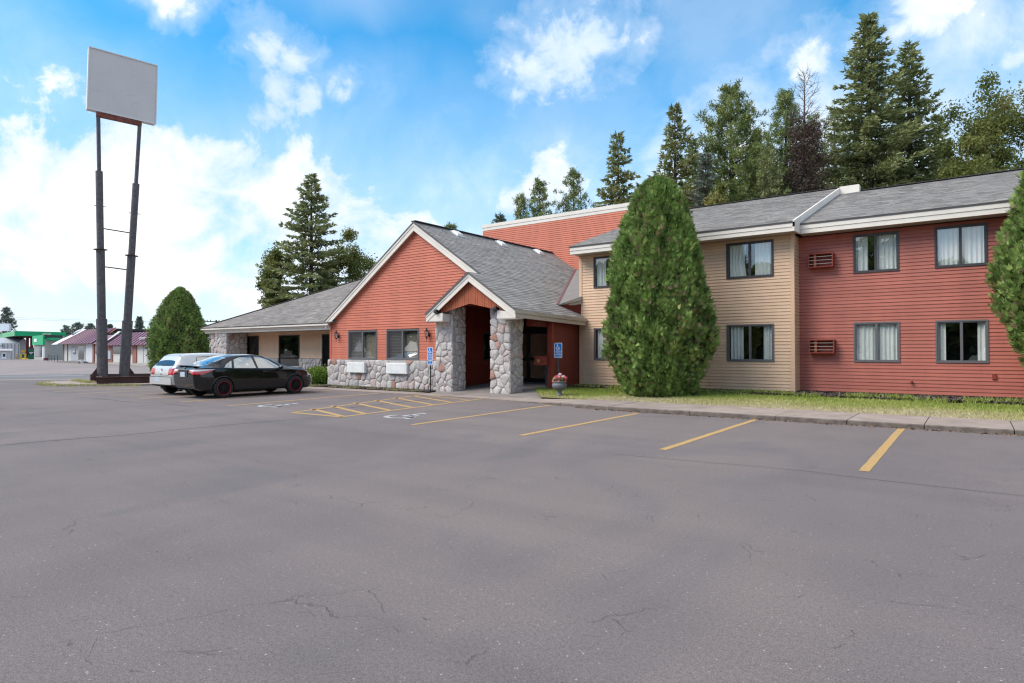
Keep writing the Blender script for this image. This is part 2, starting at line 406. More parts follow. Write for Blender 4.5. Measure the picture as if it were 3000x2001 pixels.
# ------------------------------------------------------------------ ground
def dvn(N, vec, amt, scale=2.2):
    nz = N.new('ShaderNodeTexNoise'); nz.inputs['Scale'].default_value = scale; nz.inputs['Detail'].default_value = 4; N.link(vec, nz.inputs['Vector'])
    d = N.new('ShaderNodeVectorMath', operation='MULTIPLY_ADD'); N.link(nz.outputs['Color'], d.inputs[0]); d.inputs[1].default_value = (amt, amt, 0); N.link(vec, d.inputs[2]); return d.outputs[0]
def asphalt(name, cols, speck, crack=1.0, warm=1.0):
    m = bpy.data.materials.new(name); m.use_nodes = True
    N = NT(m.node_tree); b = N.n['Principled BSDF']; b.inputs['Roughness'].default_value = .82; b.inputs['Specular IOR Level'].default_value = .35
    vec = N.new('ShaderNodeTexCoord').outputs['Object']
    mp = N.new('ShaderNodeMapping'); mp.inputs['Scale'].default_value = (1, .55, 1); mp.inputs['Rotation'].default_value = (0, 0, .5)
    N.link(vec, mp.inputs[0]); v2 = mp.outputs[0]
    big = N.noise(v2, .16, 4, .6, .6); mid = N.noise(v2, .55, 5, .62, .3); fine = N.noise(vec, 38, 3, .7); grit = N.noise(vec, 120, 2, .8)
    col = N.mix(N.maprange(mid, .36, .66), cols[0], cols[1])
    col = N.mix(N.maprange(big, .42, .64, 0, .75), col, cols[2])
    pat = N.maprange(N.noise(v2, .33, 3, .5, 1.0), .56, .66, 0, .55)
    col = N.mix(pat, col, cols[3])
    col = N.mix(1.0, col, N.ramp(fine, [(.25, (.74, .74, .74)), (.5, (1, 1, 1)), (.75, (1.24, 1.22, 1.2))]), 'MULTIPLY')
    col = N.mix(1.0, col, N.ramp(grit, [(.30, (.52, .52, .52)), (.5, (1, 1, 1)), (.70, (1.55, 1.5, 1.45))]), 'MULTIPLY')
    mp2 = N.new('ShaderNodeMapping'); mp2.inputs['Scale'].default_value = (.06, .9, 1); mp2.inputs['Rotation'].default_value = (0, 0, .12); N.link(vec, mp2.inputs[0])
    col = N.mix(1.0, col, N.ramp(N.noise(mp2.outputs[0], 1.0, 4, .6), [(.3, (.90, .90, .91)), (.5, (1, 1, 1)), (.7, (1.09, 1.08, 1.07))]), 'MULTIPLY')   # traffic lanes
    od = N.new('ShaderNodeTexVoronoi', feature='F1'); od.inputs['Scale'].default_value = .42; N.link(dvn(N, vec, .35), od.inputs['Vector'])
    col = N.mix(N.math('MULTIPLY', N.maprange(od.outputs['Distance'], .04, .13, 1, 0), N.maprange(N.noise(vec, .21, 2), .50, .60, 0, .45)), col, (.06, .054, .052))     # oil drips
    vo = N.new('ShaderNodeTexVoronoi', feature='F1'); vo.inputs['Scale'].default_value = 26; N.link(vec, vo.inputs['Vector'])
    sp = N.math('MULTIPLY', N.maprange(vo.outputs['Distance'], .10, .20, 1, 0), N.maprange(N.noise(vec, 17, 2), .54, .62))
    col = N.mix(N.math('MULTIPLY', sp, speck), col, (.42, .38, .34))
    # cracks: edges of large distorted cells, broken up
    nz = N.new('ShaderNodeTexNoise'); nz.inputs['Scale'].default_value = .9; nz.inputs['Detail'].default_value = 6; N.link(vec, nz.inputs['Vector'])
    dv = N.new('ShaderNodeVectorMath', operation='MULTIPLY_ADD'); N.link(nz.outputs['Color'], dv.inputs[0]); dv.inputs[1].default_value = (1.5, 1.5, 0); N.link(vec, dv.inputs[2])
    hh = None
    for sc, wdt, lo in ((.34, .0030, .53), (.85, .0065, .56), (2.1, .016, .585)):
        ve = N.new('ShaderNodeTexVoronoi', feature='DISTANCE_TO_EDGE', voronoi_dimensions='2D'); ve.inputs['Scale'].default_value = sc; N.link(dv.outputs[0], ve.inputs['Vector'])
        c = N.math('MULTIPLY', N.maprange(ve.outputs['Distance'], wdt * .35, wdt, 1, 0), N.maprange(N.noise(vec, .45 + sc, 3), lo, lo + .06))
        hh = c if hh is None else N.math('MAXIMUM', hh, c)
    hh = N.math('MULTIPLY', hh, crack, True)
    col = N.mix(N.math('MULTIPLY', hh, .55), col, (.035, .030, .028))
    N.link(col, b.inputs['Base Color'])
    bn = N.new('ShaderNodeBump', i_Strength=.55, i_Distance=.008)
    h = N.math('SUBTRACT', N.math('ADD', N.math('MULTIPLY', fine, .6), grit), N.math('MULTIPLY', hh, 3))
    N.link(h, bn.inputs['Height']); N.link(bn.outputs[0], b.inputs['Normal'])
    return m
M['asphalt'] = asphalt('parking_asphalt', [(.158, .132, .129), (.182, .149, .144), (.202, .164, .151), (.136, .122, .124)], 1.0, .6)
M['street'] = asphalt('street_asphalt', [(.16, .15, .153), (.19, .178, .178), (.21, .195, .19), (.145, .142, .147)], .4, .6)
M['faryard'] = asphalt('far_yard_asphalt', [(.24, .20, .19), (.28, .235, .222), (.30, .25, .23), (.23, .205, .20)], .4, .5)

def sheet(name, poly, z, m, kind='structure'):
    b = MB(); b.face([(x, y, z) for x, y in poly]); return b.build(name, m, kind=kind)
sheet('ground', [(-1500, -900), (900, -900), (900, 1500), (-1500, 1500)], -.03, M['earth'])
sheet('far_yard', [(-175, -60), (-46, -60), (-46, 9.0), (-30, 26), (-60, 56), (-175, 66)], -.004, M['faryard'])
sheet('parking_lot', [(-47, -60), (95, -60), (95, 15.02), (-9.6, 15.3), (-12.5, 16.12), (-34, 16.15), (-41, 20), (-47, 14)], 0, M['asphalt'])
st_d = Vector((.68, .733, 0)); st_n = Vector((-.733, .68, 0))
def st(p, t, n): q = Vector(p) + st_d * t + st_n * n; return (q.x, q.y)
P0 = (-43.1, 11.1, 0)
sheet('street', [st(P0, -70, 0), st(P0, 60, 0), st(P0, 60, 9), st(P0, -70, 9)], .004, M['street'])
sheet('gutter_strip', [st(P0, -60, -.55), st(P0, 7.5, -.55), st(P0, 7.5, .25), st(P0, -60, .25)], .008, M['concrete'])
for k, (n_, t0, t1) in enumerate([(5.6, -60, 1.6), (8.6, -60, -.5)]):
    sheet('street_edge_line', [st(P0, t0, n_), st(P0, t1, n_), st(P0, t1, n_ + .35), st(P0, t0, n_ + .35)], .008, M['whitepaint'])

# painted markings (z = 4 mm)
def strip(mb, pts, w, z=.004, closed=False):
    pts = [Vector((p[0], p[1], 0)) for p in pts]; n = len(pts); L = []; Rr = []
    for i in range(n):
        a = pts[(i - 1) % n] if closed or i > 0 else pts[i]; c = pts[(i + 1) % n] if closed or i < n - 1 else pts[i]
        d = (c - a).normalized(); s = Vector((-d.y, d.x, 0)) * w / 2; L.append(pts[i] + s); Rr.append(pts[i] - s)
    for i in range(n if closed else n - 1):
        j = (i + 1) % n
        mb.face([(Rr[i].x, Rr[i].y, z), (Rr[j].x, Rr[j].y, z), (L[j].x, L[j].y, z), (L[i].x, L[i].y, z)])
def paint(pts, w=.105, name='parking_line', m='yellow', jag=True):
    b = MB()
    (x0, y0), (x1, y1) = pts; n = 14; q = []
    for i in range(n + 1):
        t = i / n; q.append((x0 + (x1 - x0) * t + random.uniform(-.006, .006), y0 + (y1 - y0) * t))
    strip(b, q, w); b.build(name, M[m], kind='structure')
for a, c in [((-1.18, 9.40), (-1.20, 14.95)), ((-4.03, 9.52), (-4.04, 14.9)), ((-6.85, 9.56), (-6.84, 14.6)), ((-9.72, 9.56), (-9.93, 15.40)),
             ((-12.25, 9.67), (-13.05, 16.05)), ((-14.15, 9.65), (-15.95, 16.05)), ((-17.38, 9.71), (-17.9, 16.0)), ((-19.85, 9.56), (-20.75, 15.9)),
             ((-22.36, 9.45), (-22.7, 15.5)), ((-24.68, 9.39), (-24.6, 15.5)), ((-26.80, 9.16), (-26.8, 15.0)), ((-29.03, 9.13), (-28.6, 14.4)), ((-31.15, 9.02), (-30.3, 12.6))]:
    paint((a, c), .125)
hl = [(-14.15, 9.65), (-14.61, 10.57), (-14.95, 11.47), (-15.22, 12.53), (-15.48, 13.59), (-15.72, 14.69), (-15.85, 15.66)]
hr = [(-12.27, 9.72), (-12.36, 9.82), (-12.42, 10.56), (-12.53, 11.52), (-12.67, 12.46), (-12.83, 13.46), (-12.96, 14.40)]
for a, c in zip(hl, hr): paint((a, c), .15, 'hatch_line')
paint(((-15.9, 16.2), (-13.02, 15.33)), .11, 'hatch_line')

def isa(mb, T, w=.1):                 # wheelchair emblem; T maps emblem plane coordinates (0..1 wide, 0..1.15 high) to 3-D
    def S(pts, ww, closed=False):
        t = MB(); strip(t, pts, ww, 0, closed)
        for f in t.f: mb.face([T(t.v[i][0], t.v[i][1]) for i in f])
    cx, cyy, r = .44, .34, .30
    S([(cx + r * math.cos(a), cyy + r * math.sin(a)) for a in [R(150 + i * 240 / 20) for i in range(21)]], w)
    mb.face([T(.36 + .095 * math.cos(a), 1.06 + .095 * math.sin(a)) for a in [2 * math.pi * i / 14 for i in range(14)]])
    S([(.36, .94), (.40, .46), (.68, .46), (.82, .12), (.96, .16)], w)
    S([(.38, .70), (.62, .70)], w * .9)
def ground_isa(c, ang, size, label):
    b = MB(); ca, sa = math.cos(ang), math.sin(ang)
    isa(b, lambda x, y: (c[0] + size * ((x - .5) * ca - (y - .55) * sa), c[1] + size * ((x - .5) * sa + (y - .55) * ca), .004), .11)
    o = b.build('wheelchair_marking', M['whitepaint'], kind='structure'); o['label'] = label
ground_isa((-16.3, 10.75), R(0), 1.15, 'white painted wheelchair marking beside the left striped bay edge')
ground_isa((-11.1, 10.85), R(0), 1.15, 'worn white wheelchair marking right of the striped bay')

# long tarred crack seams as shallow geometry
def seam(pts, w=.02):
    q = []
    for (x0, y0), (x1, y1) in zip(pts, pts[1:]):
        n = 10
        for i in range(n): t = i / n; q.append((x0 + (x1 - x0) * t + random.uniform(-.03, .03), y0 + (y1 - y0) * t + random.uniform(-.03, .03)))
    q.append(pts[-1]); b = MB(); strip(b, q, w, .003); return b
M['crack'] = mat('crack_filler', (.035, .031, .03), .9)
for pts, w in [([(-13.4, 2.6), (-13.25, 4.1), (-13.0, 5.2), (-12.9, 7.5), (-12.6, 9.3)], .022), ([(-25.2, 8.55), (-23.3, 8.7), (-21.1, 8.7), (-20.2, 9.1), (-18.0, 9.0)], .03),
               ([(-14.4, 9.9), (-14.0, 11.4), (-14.2, 13.4), (-14.5, 15.4)], .035), ([(-4.5, 8.7), (-2.0, 8.95), (.6, 8.8)], .009)]:
    seam(pts, w).build('pavement_crack', M['crack'], kind='structure')

# sidewalk: slabs over a kerb; falls flush with the asphalt towards the porch
walk = thing('sidewalk', 'raised tan concrete sidewalk with kerb along the lawn', 'sidewalk', (-4, 15.8, 0))
walk['kind'] = 'structure'
edges = [7.5, 6.0, 4.5, 3.0, 1.9, .59, -.82, -2.2, -3.65, -5.65, -7.85, -9.6, -11.2]
zt = lambda x: .10 if x > -9.0 else max(.012, .10 * (x + 12.2) / 3.2)
yf = lambda x: 15.0 + .0 if x > -8 else 15.0 + (-8 - x) * .22
yb = lambda x: 16.92
def slab(x0, x1, y0a, y0b, y1a, y1b, za, zb, parent, name='slab', m='concrete', gap=.008):
    b = MB(); x0 += gap; x1 -= gap
    j = lambda: random.uniform(-.003, .003)
    t = [(x0, y0a, za + j()), (x1, y0b, zb + j()), (x1, y1b, zb + j()), (x0, y1a, za + j())]
    e = .02
    b.face([(x0, y0a + e, t[0][2]), (x1, y0b + e, t[1][2]), t[2], t[3]])
    b.face([(x0, y0a, -.05), (x1, y0b, -.05), (x1, y0b, t[1][2] - e), (x0, y0a, t[0][2] - e)], 1)
    b.face([(x0, y0a, t[0][2] - e), (x1, y0b, t[1][2] - e), (x1, y0b + e, t[1][2]), (x0, y0a + e, t[0][2])], 1)
    b.face([(x1, y0b, -.05), (x1, y1b, -.05), t[2], (x1, y0b + e, t[1][2]), (x1, y0b, t[1][2] - e)], 1)
    b.face([(x0, y1a, -.05), (x0, y0a, -.05), (x0, y0a, t[0][2] - e), (x0, y0a + e, t[0][2]), t[3]], 1)
    return b.build(name, [M[m], M['curbside']], parent)
for x1, x0 in zip(edges, edges[1:]):
    slab(x0, x1, yf(x0), yf(x1), yb(x0), yb(x1), zt(x0), zt(x1), walk)
ex = [-11.2, -13.0, -14.6, -16.2, -17.8, -19.4, -21.2, -23.0, -24.8, -26.6, -28.6, -30.6, -32.6]
for x1, x0 in zip(ex, ex[1:]):
    y0a = 16.1 if x0 < -12 else yf(x0); y0b = 16.1 if x1 < -12 else yf(x1)
    slab(x0, x1, y0a, y0b, 16.95, 16.9, max(.014, zt(x0)) if x0 > -13 else .014, max(.014, zt(x1)), walk)
# crumbled dirt and fallen leaves in the kerb corner
rng = np.random.default_rng(5)
def flakes(name, n, fx, fy, fz, size, mat_, kind='stuff', flat=.25):
    x = fx(n); y = fy(n, x); z = fz(x, y)
    a = rng.uniform(0, 6.28, n); s = rng.uniform(size * .5, size, n); tl = rng.normal(0, flat, (n, 2))
    p = np.stack([x, y, z], 1); d1 = np.stack([np.cos(a), np.sin(a), tl[:, 0]], 1) * s[:, None]; d2 = np.stack([-np.sin(a), np.cos(a), tl[:, 1]], 1) * s[:, None] * rng.uniform(.4, .9, n)[:, None]
    v = np.stack([p - d1 - d2, p + d1 - d2, p + d1 + d2, p - d1 + d2], 1).reshape(-1, 3)
    f = np.arange(n * 4).reshape(-1, 4)
    return np_mesh(name, v, f, mat_, rnd=rng.uniform(0, 1, n), kind=kind)
M['litter'] = rnd_mat('kerb_litter', [(0, (.12, .085, .06)), (.6, (.20, .15, .11)), (1, (.30, .12, .06))], .95)
flakes('kerb_leaf_litter', 1500, lambda n: rng.uniform(-9, 5, n), lambda n, x: np.where(x > -8, 14.99, 14.99 + (-8 - x) * .22) - np.abs(rng.normal(0, .07, n)) - .015, lambda x, y: .006 + 0 * x, .022, M['litter'], flat=.5)

# porch slab, lawn, beds
pz = lambda y: .016 + max(0, min(1, (y - 16.9) / 3.6)) * .235
b = MB()
ys = [16.92, 17.6, 18.4, 19.2, 20.0, 20.6, 21.9]
for y0, y1 in zip(ys, ys[1:]):
    xr = lambda y: -11.25 - (y - 16.9) * .80 if y < 19.5 else -12.62
    b.face([(-16.3, y0, pz(y0)), (xr(y0), y0, pz(y0)), (xr(y1), y1, pz(y1)), (-16.3, y1, pz(y1))])
b.build('porch_floor', M['porchfloor'], kind='structure')
lz = lambda x, y: .095 + np.clip((y - 16.9) / 4.2, 0, 1) * .145
lx = lambda y: -11.3 - (y - 16.9) * .80 if y < 19.5 else -12.6
b = MB(); yl = [16.90, 17.4, 18, 19, 20, 21, 22.3]
for y0, y1 in zip(yl, yl[1:]): b.face([(lx(y0), y0, lz(0, y0) - .02), (9, y0, lz(0, y0) - .02), (9, y1, lz(0, y1) - .02), (lx(y1), y1, lz(0, y1) - .02)])
b.build('lawn', M['lawn'], kind='structure')
def blades(name, n, x, y, z, hmin, hmax, dry, kind='stuff', w=.010, mat_=None):
    a = rng.uniform(0, 6.28, n); h = rng.uniform(hmin, hmax, n); lean = rng.normal(0, .45, (n, 2))
    p = np.stack([x, y, z], 1); s = np.stack([np.cos(a), np.sin(a), 0 * a], 1) * w
    tip = p + np.stack([lean[:, 0] * h, lean[:, 1] * h, h], 1)
    v = np.stack([p - s, p + s, tip], 1).reshape(-1, 3)
    return np_mesh(name, v, np.arange(n * 3).reshape(-1, 3), mat_ or M['grass'], rnd=np.clip(dry, 0, 1), kind=kind)
n = 110000
y = 16.86 + 3.95 * rng.uniform(0, 1, n) ** 1.15; x = rng.uniform(-14.2, 5.2, n)
keep = x > np.where(y < 19.5, -11.3 - (y - 16.9) * .80, -12.6); keep &= ~((y > 20.3 + .35 * np.sin(x * 2.1) + .25 * np.sin(x * 5.3 + 1)))
x, y = x[keep], y[keep]; n = len(x)
patch = .5 + .5 * np.sin(x * 1.3 + 2 * np.sin(y * .9)) * np.sin(y * 1.7 + x * .4)
dry = np.clip(1.0 - (y - 16.8) / 2.8, 0.08, .98) * .80 + .10 + .26 * patch + rng.normal(0, .13, n)
dry = np.where(x < -9.6, dry - .28, dry)
blades('grass', n, x, y, lz(x, y) - .02, .025, .075, dry, w=.009)
# taller weeds along the bed
n = 5200; cxs = rng.uniform(-12, 5, 85); k = rng.integers(0, 85, n)
x = cxs[k] + rng.normal(0, .12, n); y = 20.42 + .3 * np.sin(cxs[k] * 2.1) + rng.normal(0, .12, n) - .1
blades('weeds', n, x, y, lz(x, y) - .02, .06, .20, rng.normal(.22, .12, n), w=.016)
b = MB(); b.face([(-12.4, 20.2, .235), (9, 20.2, .235), (9, 22.3, .245), (-12.4, 22.3, .245)]); b.build('mulch_bed', M['mulchbed'], kind='structure')
flakes('mulch', 16000, lambda n: rng.uniform(-12.4, 5.5, n), lambda n, x: np.where(x < -4.6, rng.uniform(20.2, 21.45, n), rng.uniform(20.2, 22.2, n)), lambda x, y: .245 + rng.uniform(0, .02, len(x)), .035, M['mulch'])
b = MB(); b.face([(-34.2, 16.93, .012), (-16.7, 16.93, .012), (-16.7, 18.0, .05), (-23.4, 18.0, .05), (-23.4, 19.3, .06), (-34.2, 19.3, .06)]); b.build('front_bed', M['mulchbed'], kind='structure')
flakes('bed_chips', 5000, lambda n: rng.uniform(-30, -16.8, n), lambda n, x: np.where(x > -23.4, rng.uniform(16.95, 17.85, n), rng.uniform(16.95, 19.2, n)), lambda x, y: .03 + (y - 16.9) * .02 + rng.uniform(0, .02, len(x)), .035, M['mulch'])
n = 9000; x = rng.uniform(-30, -17.2, n); y = np.where(x > -23.4, rng.uniform(17.0, 17.6, n), rng.uniform(17.0, 18.4, n))
keep = np.sin(x * 2.3) + np.sin(x * 5.1 + 2) + np.where(x < -23.4, 1.2, .2) > .0
x, y = x[keep], y[keep]; n = len(x)
blades('bed_grass', n, x, y, .02 + 0 * x, .03, .08, rng.normal(.5, .2, n), w=.009)

# ------------------------------------------------------------------ the motel
motel = thing('motel', 'long red and tan sided motel with stone pillared porch and two storey wing', 'motel', (-12, 21, 0))
PITCHH = .1067

def siding(wall, z0, z1, xfun, frame, mat_, holes=(), name='siding_plank', pitch=PITCHH, join=False):
    """clapboard courses; xfun(z) -> (a0, a1) extent, frame(a, d, z) -> 3-D point (d = outwards); each course is one mesh"""
    n = int(math.ceil((z1 - z0) / pitch - 1e-6)); J = MB() if join else None
    for i in range(n):
        za, zb = z0 + i * pitch, min(z1, z0 + (i + 1) * pitch)
        zm = (za + zb) / 2; e0, e1 = xfun(za), xfun(zb)
        cuts = [(min(e0[0], e1[0]), max(e0[1], e1[1]))]
        if cuts[0][1] - cuts[0][0] < .03: continue
        for (h0, h1, k0, k1) in holes:
            if k0 < zm < k1:
                nc = []
                for (a, c) in cuts:
                    if h0 > a: nc.append((a, min(c, h0)))
                    if h1 < c: nc.append((max(a, h1), c))
                cuts = [q for q in nc if q[1] - q[0] > .005]
        o = random.uniform(-.0015, .0015)
        for (a, c) in cuts:
            b = J or MB()
            la = max(a, e0[0]); lc = min(c, e0[1]); ua = max(a, e1[0]); uc = min(c, e1[1])
            if uc < ua: ua = uc = (ua + uc) / 2
            g = .015 if mat_ == 'porchred' or join else .0095; zl = min(za + g, zb)
            b.face([frame(la, .028 + o, zl), frame(lc, .028 + o, zl), frame(uc, .012, zb), frame(ua, .012, zb)])
            b.face([frame(la, .003, zl), frame(lc, .003, zl), frame(lc, .028 + o, zl), frame(la, .028 + o, zl)])
            b.face([frame(la, .003, za), frame(lc, .003, za), frame(lc, .003, zl), frame(la, .003, zl)])
            b.face([frame(ua, .003, zb), frame(ua, .012, zb), frame(uc, .012, zb), frame(uc, .003, zb)])
            if not join: b.build(name, M[mat_], wall)
    if join: return J.build(name + 's', M[mat_], wall, kind='stuff')

def wall_sheet(name, poly, holes, frame, m, parent=motel):
    """backing sheet (polygon given as convex list of (a, z)) with rectangular holes, as one mesh"""
    az = sorted({p[0] for p in poly} | {h for q in holes for h in q[:2]}); zz = sorted({p[1] for p in poly} | {h for q in holes for h in q[2:]})
    b = MB()
    def clip(rect):
        pts = rect
        n = len(poly)
        for i in range(n):
            (x0, y0), (x1, y1) = poly[i], poly[(i + 1) % n]; out = []
            ins = lambda p: (x1 - x0) * (p[1] - y0) - (y1 - y0) * (p[0] - x0) >= -1e-9
            for j in range(len(pts)):
                p, q = pts[j], pts[(j + 1) % len(pts)]
                if ins(p): out.append(p)
                if ins(p) != ins(q):
                    d1 = (x1 - x0) * (p[1] - y0) - (y1 - y0) * (p[0] - x0); d2 = (x1 - x0) * (q[1] - y0) - (y1 - y0) * (q[0] - x0)
                    t = d1 / (d1 - d2); out.append((p[0] + (q[0] - p[0]) * t, p[1] + (q[1] - p[1]) * t))
            pts = out
            if len(pts) < 3: return None
        return pts
    for a0, a1 in zip(az, az[1:]):
        for k0, k1 in zip(zz, zz[1:]):
            am, km = (a0 + a1) / 2, (k0 + k1) / 2
            if any(h[0] < am < h[1] and h[2] < km < h[3] for h in holes): continue
            p = clip([(a0, k0), (a1, k0), (a1, k1), (a0, k1)])
            if p: b.face([frame(a, 0, z) for a, z in p])
    return b.build(name, M[m], parent)

FY = lambda y: (lambda a, d, z: (a, y - d, z))          # wall facing -Y
FX = lambda x: (lambda a, d, z: (x + d, a, z))          # wall facing +X (a runs along Y)

def curtain(mb, x0, x1, y, z0, z1, amp=.028, folds=None, flare=0.0):
    w = x1 - x0; n = max(6, int(w / .02)); k = folds or w / .11; ph = random.uniform(0, 6)
    v = []; f = []
    for j, z in enumerate((z0, (z0 + z1) / 2, z1)):
        for i in range(n + 1):
            t = i / n; s = 1 - flare * (1 - abs(2 * j / 2 - 1)) * .5
            x = x0 + w * t * s if flare >= 0 else x1 - w * (1 - t) * (1 + flare * (1 - abs(j - 1)) * .5)
            v.append((x, y + amp * math.sin(ph + 2 * math.pi * k * t + .5 * math.sin(5 * t)) + .01 * math.sin(3 * k * t), z))
    for j in range(2):
        for i in range(n): f.append((j * (n + 1) + i, j * (n + 1) + i + 1, (j + 1) * (n + 1) + i + 1, (j + 1) * (n + 1) + i))
    mb.add(v, f)

def window(x0, x1, z0, z1, y, style, frame='frame', split=.5, curt=(), blinds=None, screen=None, room=1.2, glass='glass', fw=.046, name='window'):
    """sliding window: frame (part) > pane, sash_bar, curtain ... (sub-parts)"""
    b = MB(); yo = y - .045; yi = y + .06
    b.box(x0, x0 + fw, yo, yi, z0, z1); b.box(x1 - fw, x1, yo, yi, z0, z1)
    b.box(x0 + fw, x1 - fw, yo, yi, z0, z0 + fw); b.box(x0 + fw, x1 - fw, yo, yi, z1 - fw, z1)
    fr = b.build(name, M[frame], motel)
    xm = x0 + (x1 - x0) * split
    if style == 'slider':
        b = MB(); b.box(xm - .035, xm + .035, yo + .012, yi - .02, z0 + fw, z1 - fw)
        a, c = (xm, x1 - fw)
        for q in ((x0 + fw, x0 + fw + .028), (x1 - fw - .028, x1 - fw)): b.box(q[0], q[1], yo + .02, yi - .02, z0 + fw, z1 - fw)
        b.box(x0 + fw + .028, xm - .035, yo + .02, yi - .02, z0 + fw, z0 + fw + .028); b.box(xm + .035, x1 - fw - .028, yo + .02, yi - .02, z0 + fw, z0 + fw + .028)
        b.box(x0 + fw + .028, xm - .035, yo + .02, yi - .02, z1 - fw - .028, z1 - fw); b.box(xm + .035, x1 - fw - .028, yo + .02, yi - .02, z1 - fw - .028, z1 - fw)
        b.build('sash', M[frame], fr)
        for a, c, yy in ((x0 + fw, xm, y), (xm, x1 - fw, y + .02)):
            b = MB(); b.face([(a, yy, z0 + fw), (c, yy, z0 + fw), (c, yy, z1 - fw), (a, yy, z1 - fw)]); b.build('pane', M[glass], fr)
    else:
        b = MB(); b.face([(x0 + fw, y, z0 + fw), (x1 - fw, y, z0 + fw), (x1 - fw, y, z1 - fw), (x0 + fw, y, z1 - fw)]); b.build('pane', M[glass], fr)
    if screen == 'left':
        b = MB(); q0, q1 = x0 + fw + .03, xm - .035; n = 46; dz = (z1 - z0 - 2 * fw) / n
        for i in range(n): b.box(q0, q1, y - .012, y - .010, z0 + fw + i * dz, z0 + fw + i * dz + dz * .46)
        b.build('insect_screen', M['screen'], fr)
    # room behind: back, sides, ceiling, floor
    b = MB(); X0, X1, Y0, Y1, Z0, Z1 = x0 - .35, x1 + .35, y + .07, y + .07 + room, z0 - .3, z1 + .12
    b.face([(X0, Y1, Z0), (X1, Y1, Z0), (X1, Y1, Z1), (X0, Y1, Z1)])
    b.face([(X0, Y0, Z0), (X0, Y1, Z0), (X0, Y1, Z1), (X0, Y0, Z1)]); b.face([(X1, Y0, Z0), (X1, Y1, Z0), (X1, Y1, Z1), (X1, Y0, Z1)])
    b.face([(X0, Y0, Z0), (X1, Y0, Z0), (X1, Y1, Z0), (X0, Y1, Z0)]); b.face([(X0, Y0, Z1), (X1, Y0, Z1), (X1, Y1, Z1), (X0, Y1, Z1)])
    for p in ((x0 - .35, x0), (x1, x1 + .35)): b.face([(p[0], Y0, Z0), (p[1], Y0, Z0), (p[1], Y0, Z1), (p[0], Y0, Z1)])
    b.face([(x0, Y0, Z0), (x1, Y0, Z0), (x1, Y0, z0), (x0, Y0, z0)]); b.face([(x0, Y0, z1), (x1, Y0, z1), (x1, Y0, Z1), (x0, Y0, Z1)])
    b.build('room_recess', M['inside'], fr)
    for (c0, c1, fl) in curt:
        b = MB(); w = x1 - x0; curtain(b, x0 + w * c0, x0 + w * c1, y + .09, z0 - .05, z1 - .03, flare=fl); b.build('curtain', M['curtain'], fr, smooth=True)
    if blinds:
        b = MB(); n = int((z1 - z0) / .042)
        for i in range(n):
            z = z0 + .04 + i * .042
            b.face([(x0 + fw, y + .10, z), (x1 - fw, y + .10, z), (x1 - fw, y + .125, z + .020), (x0 + fw, y + .125, z + .020)])
        b.build('blind', M['blind'], fr)
    return fr

# ---- two-storey wing
ZS, ZE = .264, 5.30
WR = [(-3.04, -1.806, 1.21, 2.45), (-.914, .330, 1.21, 2.45), (-3.04, -1.806, 3.99, 5.20), (-.914, .330, 3.99, 5.20)]
WB = [(-6.754, -5.226, 1.21, 2.45), (-6.754, -5.226, 3.99, 5.20), (-11.866, -10.338, 1.21, 2.45), (-11.866, -10.338, 3.99, 5.20)]
for y, xa, xb, wins, m, nm in ((22.25, -4.64, 6.5, WR, 'rose', 'rose_wall'), (21.47, -12.46, -4.64, WB, 'tan', 'tan_wall')):
    wl = wall_sheet(nm, [(xa, .1), (xb, .1), (xb, ZE), (xa, ZE)], wins, FY(y), 'wallback')
    siding(wl, ZS, ZE, lambda z, xa=xa, xb=xb: (xa, xb), FY(y), m, wins)
wl = wall_sheet('tan_return_wall', [(21.47, .1), (22.25, .1), (22.25, ZE), (21.47, ZE)], [], FX(-4.64), 'wallback')
siding(wl, ZS, ZE, lambda z: (21.52, 22.23), FX(-4.64), 'tan', join=True)
for xa, xb in ((-4.70, -4.612), (-12.49, -12.40)):
    b = MB(); b.box(xa - .02, xb + .012, 21.430, 21.53, ZS - .01, ZE); b.build('corner_board', M['tan'], motel)
b = MB(); b.box(-12.42, -4.66, 21.50, 21.6, 0, ZS + .01); b.box(-4.66, 6.5, 22.28, 22.4, 0, ZS + .01); b.build('foundation', M['grey'], motel)
b = MB(); b.box(-12.46, -12.40, 21.6, 30, 0, ZE); b.build('wing_end_wall', M['tan'], motel)
wc = {0: [(.06, .50, 0), (.50, .95, 0)], 1: [(.05, .20, 0), (.80, .95, 0)], 2: [(.05, .32, 0), (.52, .95, 0)], 3: [(.05, .49, 0), (.51, .95, 0)]}
for i, q in enumerate(WR): window(*q, 22.25, 'slider', 'frame2' if i < 2 else 'frame', curt=wc[i], screen=None)
wc = {0: [(.06, .34, 0), (.76, .96, 0)], 1: [(.05, .42, .25), (.60, .96, 0)], 2: [(.08, .48, 0), (.5, .95, 0)], 3: [(.06, .34, .2), (.55, .95, 0)]}
for i, q in enumerate(WB): window(*q, 21.47, 'slider', 'frame2' if i in (0, 2) else 'frame', curt=wc[i])
# a bed with a patterned cover stands behind the lower tan window (seen as pale lines)
# ---- eaves: two-tier fascia, soffit
def fascia(x0, x1, y, z0, z1, name='fascia', m='cream'):
    b = MB(); zm = z0 + (z1 - z0) * .47
    b.box(x0, x1, y, y + .04, zm, z1); b.box(x0, x1, y + .018, y + .058, z0, zm - .004)
    return b.build(name, M[m], motel)
fascia(-12.58, -4.46, 20.85, 5.30, 5.585)
fascia(-4.456, 6.6, 21.65, 5.32, 5.635)
b = MB(); b.box(-12.56, -4.50, 20.91, 21.468, 5.302, 5.315); b.box(-4.50, 6.6, 21.71, 22.248, 5.322, 5.335); b.build('soffit', M['soffit'], motel)
